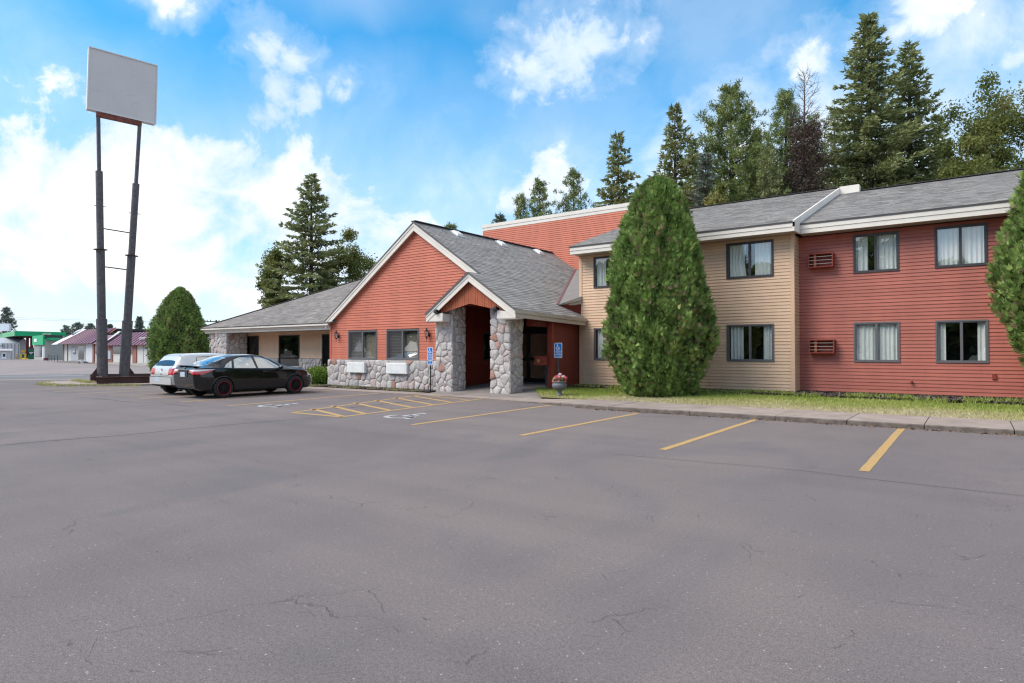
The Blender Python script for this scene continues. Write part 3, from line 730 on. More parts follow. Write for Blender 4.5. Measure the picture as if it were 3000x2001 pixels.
# ---- roofs
def roof_plane(name, O, u, v, vmax, uint, parent=motel, m='shingle', exp=.14, tab=.34, sh=None, thick=.05, seed=1, zlist=None):
    """deck slab + courses of shingle tabs.  O eave corner, u along the eave, v up the slope (unit vectors); uint(t) = (u0, u1) at distance t up the slope"""
    O, u, v = Vector(O), Vector(u), Vector(v); n = u.cross(v); n = n if n.z > 0 else -n
    rd = random.Random(seed); nc = int(vmax / exp); b = MB()
    ts = sorted({0.0, vmax} | set(zlist or []))
    for t0, t1 in zip(ts, ts[1:]):
        e = 1e-4
        a0, a1 = uint(t0 + e); c0, c1 = uint(t1 - e)
        P = [O + u * a0 + v * t0, O + u * a1 + v * t0, O + u * c1 + v * t1, O + u * c0 + v * t1]
        if (P[2] - P[3]).length < 1e-3: P = P[:3]
        b.extrude([p - n * (thick + .002) for p in P], n * thick)
    ro = b.build(name, M['deck'], parent)
    s = MB(); drift = rd.uniform(0, tab)
    for i in range(nc + 1):
        t0 = i * exp; t1 = min(vmax, t0 + exp + .004)
        if t1 - t0 < .02: break
        a0, a1 = uint(t0 + .02); c0, c1 = uint(t1 - .005)
        lo, hi = min(a0, c0), max(a1, c1)
        x = lo - (drift + (i % 2) * tab / 2 + rd.uniform(-.03, .03)) % tab
        while x < hi:
            w = tab * rd.choice((.7, 1, 1, 1.25)); g = .006
            xa0, xa1 = max(x + g / 2, a0), min(x + w - g / 2, a1); xc0, xc1 = max(x + g / 2, c0), min(x + w - g / 2, c1)
            x += w
            if xa1 - xa0 < .01 and xc1 - xc0 < .01: continue
            if xa1 < xa0: xa0 = xa1 = (xa0 + xa1) / 2
            if xc1 < xc0: xc0 = xc1 = (xc0 + xc1) / 2
            h = .013 + rd.uniform(-.003, .005); dt = rd.uniform(-.006, .006); r = min(.999, max(.001, rd.gauss(.5, .2)))
            A, B_ = O + u * xa0 + v * (t0 + dt), O + u * xa1 + v * (t0 + dt); C_, D_ = O + u * xc1 + v * t1, O + u * xc0 + v * t1
            s.face([A + n * h, B_ + n * h, C_ + n * .004, D_ + n * .004], 0, r)
            s.face([A, B_, B_ + n * h, A + n * h], 0, r)
    s.build('shingles', M[m], ro, kind='stuff')
    return ro
def slope(dx, dy, dz): return Vector((dx, dy, dz)).normalized()
L_t = math.hypot(8.45, 2.77); v_t = slope(0, 8.45, 2.77)
roof_plane('tan_wing_roof', (-12.62, 20.82, 5.60), (1, 0, 0), v_t, L_t, lambda t: (0, 8.10), seed=3)
L_r = math.hypot(7.58, 2.46); v_r = slope(0, 7.58, 2.46)
roof_plane('rose_wing_roof', (-4.52, 21.62, 5.645), (1, 0, 0), v_r, L_r, lambda t: (.03, 11.2), seed=4)
b = MB()
b.extrude([(-12.6, 29.27, 8.36), (-12.6, 37.7, 5.6), (-12.6, 37.7, 5.55), (-12.6, 29.27, 8.31)], (8.1, 0, 0))
b.extrude([(-4.5, 29.2, 8.095), (-4.5, 36.8, 5.64), (-4.5, 36.8, 5.59), (-4.5, 29.2, 8.045)], (11.2, 0, 0)); b.build('rear_roof', M['deck'], motel)
b = MB(); b.bar((-12.62, 29.25, 8.385), (-4.55, 29.25, 8.385), .30, .02); b.bar((-3.7, 29.18, 8.125), (6.7, 29.18, 8.125), .30, .02); b.build('ridge_cap', M['ridge'], motel)
# step between the two roofs: white rake board and the block at the ridge
b = MB(); zr = lambda y: 5.61 + (y - 20.85) * .3278
b.extrude([(-4.515, 20.85, 5.30), (-4.515, 21.66, 5.32), (-4.515, 21.66, 5.60), (-4.515, 29.2, 8.05), (-4.515, 29.2, zr(29.2) + .03), (-4.515, 20.85, zr(20.85) + .02)], (.055, 0, 0))
b.box(-4.46, -3.74, 29.12, 29.5, 8.0, 8.40); b.build('rake_board', M['cream'], motel)
b = MB(); b.box(-12.5, 6.5, 37, 37.1, 0, 5.6); b.box(6.4, 6.5, 22.3, 37, 0, 5.6); b.build('rear_wall', M['rose'], motel)
b = MB(); b.extrude([(6.45, 21.65, 5.55), (6.45, 29.2, 8.03), (6.45, 36.8, 5.55)], (.05, 0, 0)); b.build('gable_infill', M['rose'], motel)

# ---- wall-mounted cooler sleeves on the rose wall
def sleeve(x0, x1, z0, z1):
    b = MB(); y0, y1 = 21.93, 22.24; t = .03
    b.box(x0, x1, y0, y1, z0, z0 + t); b.box(x0, x1, y0, y1, z1 - t, z1); b.box(x0, x0 + t, y0, y1, z0 + t, z1 - t); b.box(x1 - t, x1, y0, y1, z0 + t, z1 - t)
    s = b.build('cooler_sleeve', M['redpost'], motel)
    b = MB(); b.face([(x0 + t, y1 - .12, z0 + t), (x1 - t, y1 - .12, z0 + t), (x1 - t, y1 - .12, z1 - t), (x0 + t, y1 - .12, z1 - t)]); b.build('back_grille', M['dkred'], s)
    b = MB(); b.box(x0 + .16, x0 + .23, y0 + .05, y0 + .12, z0 + t, z1 - t); b.build('baffle', M['orange'], s)
    for k in range(1, 4):
        z = z0 + (z1 - z0) * k / 4; b = MB(); b.box(x0 + t, x1 - t, y0 + .005, y0 + .02, z - .006, z + .006); b.build('louvre', M['cream2'], s)
sleeve(-4.29, -3.57, 4.235, 4.69); sleeve(-4.29, -3.555, 1.485, 1.925)
b = MB(); b.box(.40, .50, 22.19, 22.235, .76, .90); b.build('outlet_box', M['redpost'], motel)
b = MB(); b.lathe((-1.52, 22.2, .64), [(.0, -.06), (.035, -.05), (.035, .03)], 10, 'y'); b.box(-1.54, -1.50, 22.10, 22.18, .60, .64); b.build('hose_bib', M['redpost'], motel)

# ---- lobby gable
RX, RZ, SL = -18.03, 6.745, .675
rz = lambda x: RZ - SL * abs(x - RX)
G = 18.0
WG = [(-22.22, -20.36, 1.21, 2.455), (-19.76, -17.88, 1.21, 2.455)]
xg0, xg1 = -23.43, -12.7
gl = lambda z: ((-23.43 if z < rz(-23.43) - .12 else RX - (RZ - .12 - z) / SL), (-16.25 if z < 3.34 else min(-12.7, RX + (RZ - .12 - z) / SL)))
gw = wall_sheet('gable_wall', [(-23.43, 1.15), (-16.3, 1.15), (-16.3, rz(-16.3) - .1), (RX, RZ - .1), (-23.43, rz(-23.43) - .1)], WG, FY(G), 'wallback')
wall_sheet('gable_wall_upper', [(-16.3, 3.34), (-13.0, 3.34), (-13.0, rz(-13.0) - .1), (-16.3, rz(-16.3) - .1)], [], FY(G), 'wallback')
siding(gw, 1.20, RZ - .14, gl, FY(G), 'red', WG)
b = MB(); b.box(-23.50, -23.42, G - .045, G + .05, 1.20, 2.86); b.build('corner_board', M['red'], motel)
for i, q in enumerate(WG): window(*q, G, 'slider', 'frame2', split=.5, blinds=True, screen='left', glass='glass')
# rake fascia of the big gable (two tiers) and its soffit
def rake(xa, za, xb, zb, y, w=.30, name='rake_fascia', m='cream', hx=None):
    """boards under the roof edge from (xa, za) to (xb, zb); cut plumb at both ends"""
    b = MB(); k = w * .5
    up = lambda o, dy, d0, d1: b.extrude([(xa, y + dy, za - d0), (xb, y + dy, zb - d0), (xb, y + dy, zb - d1), (xa, y + dy, za - d1)], (0, .035, 0))
    up(0, 0, 0, k); up(0, .018, k + .004, w + .04)
    return b.build(name, M[m], motel)
rake(RX, rz(RX) + .0, -23.66, rz(-23.66), 17.80, .31)
rake(RX, rz(RX) + .0, -14.50, rz(-14.50), 17.80, .31)
b = MB()
b.extrude([(RX, 17.84, RZ - .30), (-23.62, 17.84, rz(-23.62) - .30), (-23.62, 17.84, rz(-23.62) - .28), (RX, 17.84, RZ - .28)], (0, .15, 0))
b.extrude([(RX, 17.84, RZ - .30), (-14.2, 17.84, rz(-14.2) - .30), (-14.2, 17.84, rz(-14.2) - .28), (RX, 17.84, RZ - .28)], (0, .15, 0)); b.build('rake_soffit', M['soffit'], motel)
# main lobby roof (its eave flares slightly towards the tan wing)
vr = slope(-1, 0, SL); ln = math.hypot(1, SL); XE0, XE1 = -12.45, -12.17
def ur(t):
    x = XE1 - t / ln
    y0 = 17.05 + max(0, (x - XE0) / (XE1 - XE0)) * 4.3 if x > -14.50 else 17.78
    y1 = 21.40 if x > -12.47 else 27.98
    return (y0, y1)
roof_plane('lobby_roof', (XE1, 0, rz(XE1) + .015), (0, 1, 0), vr, (XE1 - RX + .02) * ln, ur, seed=7, zlist=[(XE1 - XE0) * ln, .30 * ln, (XE1 + 14.50) * ln])
b = MB(); b.extrude([(RX, 17.78, RZ), (-23.70, 17.78, rz(-23.70)), (-23.70, 17.78, rz(-23.70) - .05), (RX, 17.78, RZ - .05)], (0, 10.2, 0)); b.build('lobby_roof_far_side', M['shingle2'], motel)
b = MB(); b.bar((RX, 17.80, RZ + .035), (RX, 27.95, RZ + .035), .26, .03); b.build('ridge_cap', M['ridge'], motel)
for y in (20.06, 23.15, 26.25):          # low white roof vents
    x = -17.68; z = rz(x); b = MB(); n = Vector((SL, 0, 1)).normalized(); t = Vector((1, 0, -SL)).normalized()
    c = Vector((x, y, z + .015))
    for s0, s1, h0, h1 in ((.24, .24, 0, .05), (.20, .16, .05, .11)):
        p = [c + t * a * s0 + Vector((0, 1, 0)) * d * s0 + n * h0 for a, d in ((-1, -1), (1, -1), (1, 1), (-1, 1))]
        q = [c + t * a * s1 + Vector((0, 1, 0)) * d * s1 + n * h1 for a, d in ((-1, -1), (1, -1), (1, 1), (-1, 1))]
        b.add(p + q, [(4, 5, 6, 7)] + [(i, (i + 1) % 4, 4 + (i + 1) % 4, 4 + i) for i in range(4)])
    b.build('roof_vent', M['white'], motel)
# small cricket roof against the tan wing, with valley flashing and a cut fascia
V0, V1, F_ = Vector((-12.95, 20.5, rz(-12.95) + .02)), Vector((-16.5, 27.9, rz(-16.5) + .02)), Vector((-12.38, 21.40, 3.70))
nn = (V1 - V0).cross(F_ - V0); zq = lambda x, y: V0.z - (nn.x * (x - V0.x) + nn.y * (y - V0.y)) / nn.z
W1 = Vector((-12.47, 27.9, zq(-12.47, 27.9)))
ev = (V1 - V0).normalized()
b = MB(); b.extrude([V0, F_, W1, V1], (0, 0, -.05)); b.build('cricket_roof', M['shingle'], motel)
b = MB(); b.bar(V0 + Vector((0, 0, .02)), V1 + Vector((0, 0, .02)), .11, .02); b.build('valley_flashing', M['flash'], motel)
b = MB(); d = Vector((.0, -.02, 0))
b.extrude([V0 + d, F_ + d, F_ + d + V(0, 0, -.15), V0 + d + V(.02, .06, -.02)], (0, .03, 0)); b.extrude([V0 + d + V(.05, .18, -.03), F_ + d + V(-.02, .02, -.155), F_ + d + V(-.02, .02, -.29), V0 + d + V(.12, .38, -.05)], (0, .03, 0)); b.build('cricket_fascia', M['cream2'], motel)
b = MB(); b.extrude([V0 + V(0, .05, -.05), F_ + V(-.03, .05, -.1), V(-12.43, 21.42, 3.0), V(-12.85, 20.8, 3.1)], (0, .02, 0)); b.build('cricket_infill', M['dkred'], motel)
# porch gable
PX, PZ, PY = -14.53, rz(-14.53), 17.07
pzf = lambda x: PZ - SL * abs(x - PX)
xe0, xe1 = -16.62, -12.46
rake(PX, PZ, xe0, pzf(xe0), PY, .28); rake(PX, PZ, xe1, pzf(xe1), PY, .28)
ln = math.hypot(1, SL)
roof_plane('porch_roof', (xe0 - .04, 17.04, pzf(xe0 - .04) + .015), (0, 1, 0), slope(1, 0, SL), (PX - xe0 + .04) * ln, lambda t: (0, .95), seed=9)
b = MB()          # arch boards: vertical planks, bottom edge rising to the middle
zb = lambda x: (3.28 - (3.28 - 3.0) * (abs(x + 14.60) / 1.30))
x = -16.0; k = 0
while x < -13.26:
    xa, xb = x + .004, min(-13.1, x + .098); y0 = 17.24 + .004 * (k % 3)
    b.extrude([(xa, y0, zb(xa)), (xb, y0, zb(xb)), (xb, y0, max(zb(xb) + .01, pzf(xb) - .20)), (xa, y0, max(zb(xa) + .01, pzf(xa) - .20))], (0, .03, 0)); x += .104; k += 1
b.build('arch_boards', M['orange'], motel, kind='stuff')
for (xa, xb) in ((xe0 + .03, -15.80), (-13.25, xe1 - .02)):      # boxed returns under the eave ends
    b = MB(); b.box(xa, xb, PY + .05, 17.60, 2.665, 2.70)
    f = lambda x: min(pzf(x) - .12, 2.98)
    b.extrude([(xa, PY + .035, 2.69), (xb, PY + .035, 2.69), (xb, PY + .035, f(xb)), (xa, PY + .035, f(xa))], (0, .03, 0))
    b.box(xb - .03 if xa < -15 else xa, xb if xa < -15 else xa + .03, PY + .065, 17.55, 2.70, 2.95); b.build('eave_return', M['cream'], motel)
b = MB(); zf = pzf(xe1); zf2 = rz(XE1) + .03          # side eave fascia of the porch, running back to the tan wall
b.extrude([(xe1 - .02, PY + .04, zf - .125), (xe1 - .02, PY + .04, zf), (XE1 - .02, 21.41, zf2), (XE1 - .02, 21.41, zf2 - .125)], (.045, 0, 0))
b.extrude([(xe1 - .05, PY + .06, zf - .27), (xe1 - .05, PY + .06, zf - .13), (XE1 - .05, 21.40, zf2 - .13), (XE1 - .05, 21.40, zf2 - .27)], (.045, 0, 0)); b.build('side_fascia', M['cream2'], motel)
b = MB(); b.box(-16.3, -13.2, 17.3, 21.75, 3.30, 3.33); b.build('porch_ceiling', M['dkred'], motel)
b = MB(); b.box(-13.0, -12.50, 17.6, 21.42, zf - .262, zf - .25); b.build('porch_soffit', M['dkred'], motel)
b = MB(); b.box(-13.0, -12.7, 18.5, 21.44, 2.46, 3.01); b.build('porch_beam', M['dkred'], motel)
b = MB(); b.lathe((-14.4, 18.4, 3.27), [(0, 0), (.13, 0), (.13, .03)], 16); b.build('ceiling_light', M['white'], motel)
# inner porch wall (faces +X), right porch wall, entrance
NW = [(20.05, 20.55, 1.15, 2.33)]
wl = wall_sheet('porch_inner_wall', [(18.0, .1), (21.75, .1), (21.75, 3.30), (18.0, 3.30)], NW, FX(-16.28), 'wallback')
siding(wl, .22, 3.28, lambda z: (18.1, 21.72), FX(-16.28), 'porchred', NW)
b = MB()
for q in ((20.05, 20.11), (20.49, 20.55)): b.box(-16.30, -16.24, q[0], q[1], 1.15, 2.33)
b.box(-16.30, -16.24, 20.11, 20.49, 1.15, 1.22); b.box(-16.30, -16.24, 20.11, 20.49, 2.26, 2.33)
fr = b.build('narrow_window', M['frame'], motel)
b = MB(); b.face([(-16.29, 20.1, 1.2), (-16.29, 20.5, 1.2), (-16.29, 20.5, 2.3), (-16.29, 20.1, 2.3)]); b.build('pane', M['dkglass'], fr)
b = MB(); b.box(-16.9, -16.36, 19.9, 20.7, 1.0, 2.5); b.build('room_recess', M['inside'], fr)
wl = wall_sheet('porch_right_wall', [(19.72, .1), (21.47, .1), (21.47, 2.72), (19.72, 2.72)], [], FX(-12.57), 'wallback')
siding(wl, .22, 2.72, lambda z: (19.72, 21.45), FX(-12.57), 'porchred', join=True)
b = MB(); b.box(-12.76, -12.56, 19.52, 19.73, .16, 2.72); b.build('porch_post', M['redpost'], motel)
DY = 21.72
b = MB()
b.box(-16.26, -12.60, DY, DY + .1, 2.28, 3.30)
for x0, x1 in ((-16.26, -16.16), (-15.25, -15.12), (-14.12, -12.60)): b.box(x0, x1, DY, DY + .1, .25, 2.28)
b.box(-16.16, -15.25, DY, DY + .1, .25, .42); b.box(-15.12, -14.12, DY, DY + .1, .25, .42)
b.box(-16.16, -15.25, DY, DY + .1, 1.16, 1.30); b.box(-15.12, -14.12, DY, DY + .1, 1.16, 1.30)
dr = b.build('entrance_door', M['black'], motel)
for x0, x1 in ((-16.16, -15.25), (-15.12, -14.12)):
    for z0, z1 in ((.42, 1.16), (1.30, 2.28)):
        b = MB(); b.face([(x0, DY + .05, z0), (x1, DY + .05, z0), (x1, DY + .05, z1), (x0, DY + .05, z1)]); b.build('pane', M['glass'], dr)
b = MB(); b.box(-15.10, -15.05, DY - .06, DY - .02, .95, 1.5); b.build('pull_handle', M['post'], dr)
b = MB(); b.box(-16.3, -12.7, DY - .05, DY + .12, .235, .262); b.build('threshold', M['post'], dr)
vb = MB(); vb.box(-16.4, -12.6, 23.6, 23.7, .2, 3.0); vb.box(-16.4, -12.6, DY + .1, 23.6, .2, .25); vb.box(-16.4, -12.6, DY + .1, 23.6, 3.0, 3.05); vb.box(-16.45, -16.4, DY + .1, 23.6, .2, 3.0); vb.box(-12.6, -12.55, DY + .1, 23.6, .2, 3.0)
vw = vb.build('vestibule', M['tan'], motel)
siding(vw, .3, 3.0, lambda z: (-16.4, -12.6), FY(23.58), 'tan', join=True)
b = MB(); b.box(-14.75, -14.55, 22.6, 22.7, .26, 2.6); b.build('door_jamb', M['cream2'], motel)
# tall block behind
T = 28.0
wl = wall_sheet('tall_block_wall', [(-22.7, 3.0), (-11.30, 3.0), (-11.30, 8.5), (-22.7, 8.5)], [], FY(T), 'wallback')
siding(wl, 4.7, 8.47, lambda z: (-22.68, -11.30), FY(T), 'red', join=True)
b = MB(); b.box(-22.75, -11.25, T - .05, T, 8.62, 8.80); b.box(-22.72, -11.28, T - .03, T + .02, 8.45, 8.616); b.box(-22.75, -22.66, T - .04, T + .05, 3, 8.45); b.build('parapet_fascia', M['cream'], motel)
b = MB(); b.box(-22.7, -11.30, T + .03, 40, 8.40, 8.70); b.box(-22.7, -22.6, T + .02, 40, 3, 8.4); b.box(-11.40, -11.30, T + .02, 40, 3, 8.4); b.build('tall_block_body', M['red'], motel)
b = MB(); b.lathe(spot(1845, 34.0) + (8.65,), [(.30, 0), (.30, .28), (.36, .30), (.36, .42), (.25, .56), (0, .62)], 18); b.build('roof_fan', M['post'], motel, smooth=False)

# ---- left (dining) wing
LY = 19.25
WL = [(-33.05, -31.25, .81, 2.40), (-29.38, -27.58, .81, 2.40), (-25.75, -23.75, .81, 2.40)]
wl = wall_sheet('dining_wall', [(-34.9, .05), (-23.43, .05), (-23.43, 2.75), (-34.9, 2.75)], WL, FY(LY), 'wallback')
siding(wl, 1.2, 2.72, lambda z: (-34.6, -23.45), FY(LY), 'tan', WL, join=True)
b = MB(); b.box(-23.46, -23.40, G + .05, LY, 1.2, 2.75); b.build('gable_return_wall', M['red'], motel)
for i, q in enumerate(WL):
    window(*q, LY, 'fixed', 'frame', glass='dkglass', room=3, curt=[(.03, .17, 0)] if i == 0 else ())
b = MB()
b.box(-34.54, -23.38, 17.74, 17.80, 2.735, 2.845); b.box(-34.46, -23.46, 17.93, 17.99, 2.55, 2.73); b.box(-34.46, -23.46, 17.86, 17.93, 2.655, 2.73)
b.box(-34.54, -34.48, 17.80, 30, 2.735, 2.845); b.box(-34.44, -34.38, 17.99, 30, 2.55, 2.73); b.build('dining_fascia', M['cream'], motel)
b = MB(); b.box(-34.4, -23.45, 17.99, LY, 2.56, 2.58); b.build('dining_soffit', M['soffit'], motel)
sl = .46; lh = math.hypot(1, sl); x0h, y0h = -34.58, 17.72
roof_plane('dining_roof', (x0h, y0h, 2.85), (1, 0, 0), slope(0, 1, sl), 7.25 * lh, lambda t: (t / lh, max(t / lh + .01, -23.2 - x0h + min(7, t / lh / sl * .3))), m='shingle2', seed=12)
roof_plane('dining_hip_roof', (x0h, y0h, 2.85), (0, 1, 0), slope(1, 0, sl), 7.25 * lh, lambda t: (t / lh, 14.5 - t / lh), m='shingle2', seed=13)
b = MB(); b.bar((x0h, y0h, 2.88), (x0h + 7.25, y0h + 7.25, 2.88 + 7.25 * sl), .22, .02); b.build('hip_cap', M['shingle2'], motel)
b = MB(); b.extrude([(-27.3, 24.95, 6.17), (-27.3, 32, 2.9), (-27.3, 32, 2.85), (-27.3, 24.95, 6.12)], (9, 0, 0)); b.build('dining_rear_roof', M['deck'], motel)
b = MB(); b.box(-34.4, -34.3, 19.3, 31, 0, 2.7); b.build('dining_end_wall', M['tan'], motel)

# ---- field stone: every stone its own mesh
def cells(w, h, size, rd, holes=()):
    nx, nz = max(1, round(w / size)), max(1, round(h / (size * .9)))
    P = []
    for j in range(nz):
        for i in range(nx):
            P.append([(i + .5 + rd.uniform(-.46, .46) + (.25 if j % 2 else -.25)) * w / nx, (j + .5 + rd.uniform(-.44, .44)) * h / nz])
    out = []
    for a in range(len(P)):
        px, pzz = P[a]; poly = [(0, 0), (w, 0), (w, h), (0, h)]
        wa = rd.uniform(-.06, .06) * size
        for c in range(len(P)):
            if c == a: continue
            qx, qz = P[c]; dx, dz = qx - px, qz - pzz; L2 = dx * dx + dz * dz
            if L2 > (3.2 * size) ** 2 or L2 < 1e-6: continue
            mx, mz = (px + qx) / 2, (pzz + qz) / 2; res = []
            for i in range(len(poly)):
                p, q = poly[i], poly[(i + 1) % len(poly)]
                d1 = (p[0] - mx) * dx + (p[1] - mz) * dz; d2 = (q[0] - mx) * dx + (q[1] - mz) * dz
                if d1 <= 0: res.append(p)
                if (d1 <= 0) != (d2 <= 0): t = d1 / (d1 - d2); res.append((p[0] + (q[0] - p[0]) * t, p[1] + (q[1] - p[1]) * t))
            poly = res
            if len(poly) < 3: break
        if len(poly) >= 3:
            A = abs(sum(poly[i][0] * poly[(i + 1) % len(poly)][1] - poly[(i + 1) % len(poly)][0] * poly[i][1] for i in range(len(poly)))) / 2
            if A > .008: out.append(poly)
    return out
def stones(parent, O, u, n, w, h, size, seed, depth=.034, holes=(), join=False):
    """stones covering the rectangle O + u*a + z*b on a face with outward normal n"""
    rd = random.Random(seed); O, u, n = Vector(O), Vector(u), Vector(n); z = Vector((0, 0, 1)); J = MB() if join else None
    for poly in cells(w, h, size, rd):
        cx = sum(p[0] for p in poly) / len(poly); cz = sum(p[1] for p in poly) / len(poly)
        if any(a0 < cx < a1 and b0 < cz < b1 for a0, a1, b0, b1 in holes): continue
        pts = []
        L = len(poly); avg = sum(math.hypot(p[0] - cx, p[1] - cz) for p in poly) / L
        for i in range(L):              # round the corners and pull in for the joint
            p, q = poly[i], poly[(i + 1) % L]
            if math.hypot(q[0] - p[0], q[1] - p[1]) < .035: pts.append(((p[0] + q[0]) / 2, (p[1] + q[1]) / 2)); continue
            for t in (.13, .87): pts.append((p[0] + (q[0] - p[0]) * t, p[1] + (q[1] - p[1]) * t))
        sc = lambda k, g: [(cx + (a - cx) * k * max(.5, 1 - g / max(.03, math.hypot(a - cx, c - cz))), cz + (c - cz) * k * max(.5, 1 - g / max(.03, math.hypot(a - cx, c - cz)))) for a, c in pts]
        d = depth * rd.uniform(.65, 1.25); tx, tz = rd.uniform(-.18, .18), rd.uniform(-.18, .18)
        v = []; m_ = len(pts)
        for k, dd in ((1.0, -.01), (.955, .55 * d), (.74, d)):
            for a, c in sc(k, .006):
                e = dd + (0 if dd < 0 else ((a - cx) * tx + (c - cz) * tz) * (dd / d)) + (rd.uniform(-.006, .006) if dd > 0 else 0)
                v.append(O + u * a + z * c + n * e)
        v.append(O + u * cx + z * cz + n * d * rd.uniform(.95, 1.12))
        f = [(r * m_ + i, r * m_ + (i + 1) % m_, (r + 1) * m_ + (i + 1) % m_, (r + 1) * m_ + i) for r in range(2) for i in range(m_)]
        f += [(2 * m_ + i, 2 * m_ + (i + 1) % m_, 3 * m_) for i in range(m_)]
        b = J or MB(); b.add(v, f)
        if not join: b.build('stone', M['stone'], parent, smooth=True)
    if join: J.build('stones', M['stone'], parent, smooth=True, kind='stuff')
def pillar(x0, x1, y0, y1, z1, seed, size=.27, left=False, z0=-.02):
    b = MB(); b.box(x0 + .03, x1 - .03, y0 + .03, y1 - .03, z0, z1); p = b.build('stone_pillar', M['mortar'], motel); e = .022
    stones(p, (x0 - e, y0 + .03, z0), (1, 0, 0), (0, -1, 0), x1 - x0 + 2 * e, z1 - z0, size, seed)
    stones(p, (x1 - .03, y0 - e, z0), (0, 1, 0), (1, 0, 0), y1 - y0 + e, z1 - z0, size, seed + 1)
    if left: stones(p, (x0 + .03, y0 - e, z0), (0, 1, 0), (-1, 0, 0), y1 - y0 + e, z1 - z0, size, seed + 2, join=True)
pillar(-16.50, -15.68, 17.50, 18.30, 3.27, 21, .31)
pillar(-13.96, -13.08, 17.62, 18.42, 3.27, 31, .31)
pillar(-34.0, -32.3, 17.98, 19.2, 2.56, 41, .33, True)
b = MB(); b.box(-23.52, -16.45, 17.90, 18.05, -.02, 1.195); sb = b.build('stone_base', M['mortar'], motel)
stones(sb, (-23.55, 17.90, -.02), (1, 0, 0), (0, -1, 0), 7.0, 1.215, .30, 51, holes=[(1.5, 2.5, .68, 1.1), (4.0, 5.1, .68, 1.1)])
b = MB()
for x0, x1 in ((-34.3, -33.06), (-31.24, -29.39), (-27.57, -25.76), (-23.74, -23.5)): b.box(x0, x1, LY - .06, LY - .005, -.02, 1.19)
b.box(-34.3, -23.5, LY - .06, LY - .005, -.02, .80); db = b.build('dining_stone_base', M['mortar'], motel)
for x0, x1, sd in ((-31.24, -29.39, 61), (-27.57, -25.76, 62)): stones(db, (x0, LY - .06, 0), (1, 0, 0), (0, -1, 0), x1 - x0, 1.2, .28, sd)
stones(db, (-25.76, LY - .06, 0), (1, 0, 0), (0, -1, 0), 2.2, .8, .28, 63, join=True)
stones(db, (-29.39, LY - .06, 0), (1, 0, 0), (0, -1, 0), 1.82, .8, .28, 64, join=True)
stones(db, (-34.3, LY - .06, 0), (1, 0, 0), (0, -1, 0), 3.06, .8, .30, 65, join=True)
# ---- white units under the lobby windows
for x0, x1 in ((-22.03, -20.90), (-19.54, -18.35)):
    z0, z1 = .645, 1.09; b = MB(); b.box(x0, x1, 17.745, 17.93, z0, z1); u = b.build('white_cooler_unit', M['white'], motel)
    for k in range(11):
        z = z0 + .03 + k * .0365
        b = MB(); b.add([(x0 + .02, 17.73, z), (x1 - .08, 17.73, z), (x1 - .08, 17.745, z + .024), (x0 + .02, 17.745, z + .024), (x0 + .02, 17.745, z), (x1 - .08, 17.745, z)], [(0, 1, 2, 3), (4, 5, 1, 0)]); b.build('louvre', M['white'], u)
# ---- carriage lamps
def lantern(x, z):
    y = 17.86; b = MB()
    b.lathe((x + .02, 17.985, z - .05), [(0, -.03), (.05, -.028), (.055, 0)], 12, 'y'); b.tube([(x, 17.97, z - .06), (x, 17.90, z - .13), (x, y, z - .12)], .012, 8)
    b.lathe((x, y, z), [(0, -.30), (.008, -.28), (.012, -.17), (.045, -.13), (.05, -.11)], 10); b.lathe((x, y, z), [(.10, .10), (.085, .13), (.03, .17), (.022, .20), (.035, .22), (.0, .26)], 10)
    for k in range(6):
        a = 2 * math.pi * k / 6; b.bar((x + .05 * math.cos(a), y + .05 * math.sin(a), z - .11), (x + .092 * math.cos(a), y + .092 * math.sin(a), z + .10), .010, .010)
    o = b.build('wall_lantern', M['black'], motel)
    g = MB(); g.lathe((x, y, z), [(.044, -.10), (.084, .095)], 6); g.build('lamp_glass', M['glass'], o)
lantern(-22.92, 2.26); lantern(-17.34, 2.24)
# ---- little cameras / speakers at the porch corners, cable on the pillar
for x in (-16.06, -13.28):
    b = MB(); b.obox((x, 17.08, 3.02), (.07, 0, .02), (0, .10, -.04), (0, .01, .045)); b.tube([(x, 17.2, 3.05), (x, 17.3, 3.1)], .015, 6); b.build('security_camera', M['black'], motel)
b = MB(); b.tube([(-13.5, 17.54, 2.68), (-13.35, 17.52, 2.60), (-13.2, 17.5, 2.57), (-13.02, 17.55, 2.60), (-12.98, 17.9, 2.66)], .008, 6); b.build('loose_cable', M['white'], motel)
# ---- red box with a no-smoking disc on the post
b = MB(); b.box(-13.12, -12.70, 19.20, 19.50, 1.04, 1.36); b.box(-13.14, -12.68, 19.18, 19.52, 1.362, 1.38); ab = b.build('ash_box', M['redpost'], motel)
M['disc'] = mat('sticker_yellow', (.75, .47, .12), .5)
def nosmoke(b, c, r):
    n = 24
    b.face([(c[0] + r * math.cos(2 * math.pi * k / n), c[1], c[2] + r * math.sin(2 * math.pi * k / n)) for k in range(n)], 0)
    y = c[1] - .002
    for k in range(n):
        a0, a1 = 2 * math.pi * k / n, 2 * math.pi * (k + 1) / n
        b.face([(c[0] + q * math.cos(a), y, c[2] + q * math.sin(a)) for q, a in ((r * .78, a0), (r * .78, a1), (r * .93, a1), (r * .93, a0))], 1)
    b.bar((c[0] - r * .55, y - .001, c[2] + r * .55), (c[0] + r * .55, y - .001, c[2] - r * .55), .002, r * .16, 1, up=(0, 0, 1))
    b.box(c[0] - r * .5, c[0] + r * .35, y - .002, y - .001, c[2] - r * .12, c[2] + r * .04, 1)
b = MB(); nosmoke(b, (-12.95, 19.197, 1.20), .072); b.build('no_smoking_disc', [M['disc'], M['black']], ab)

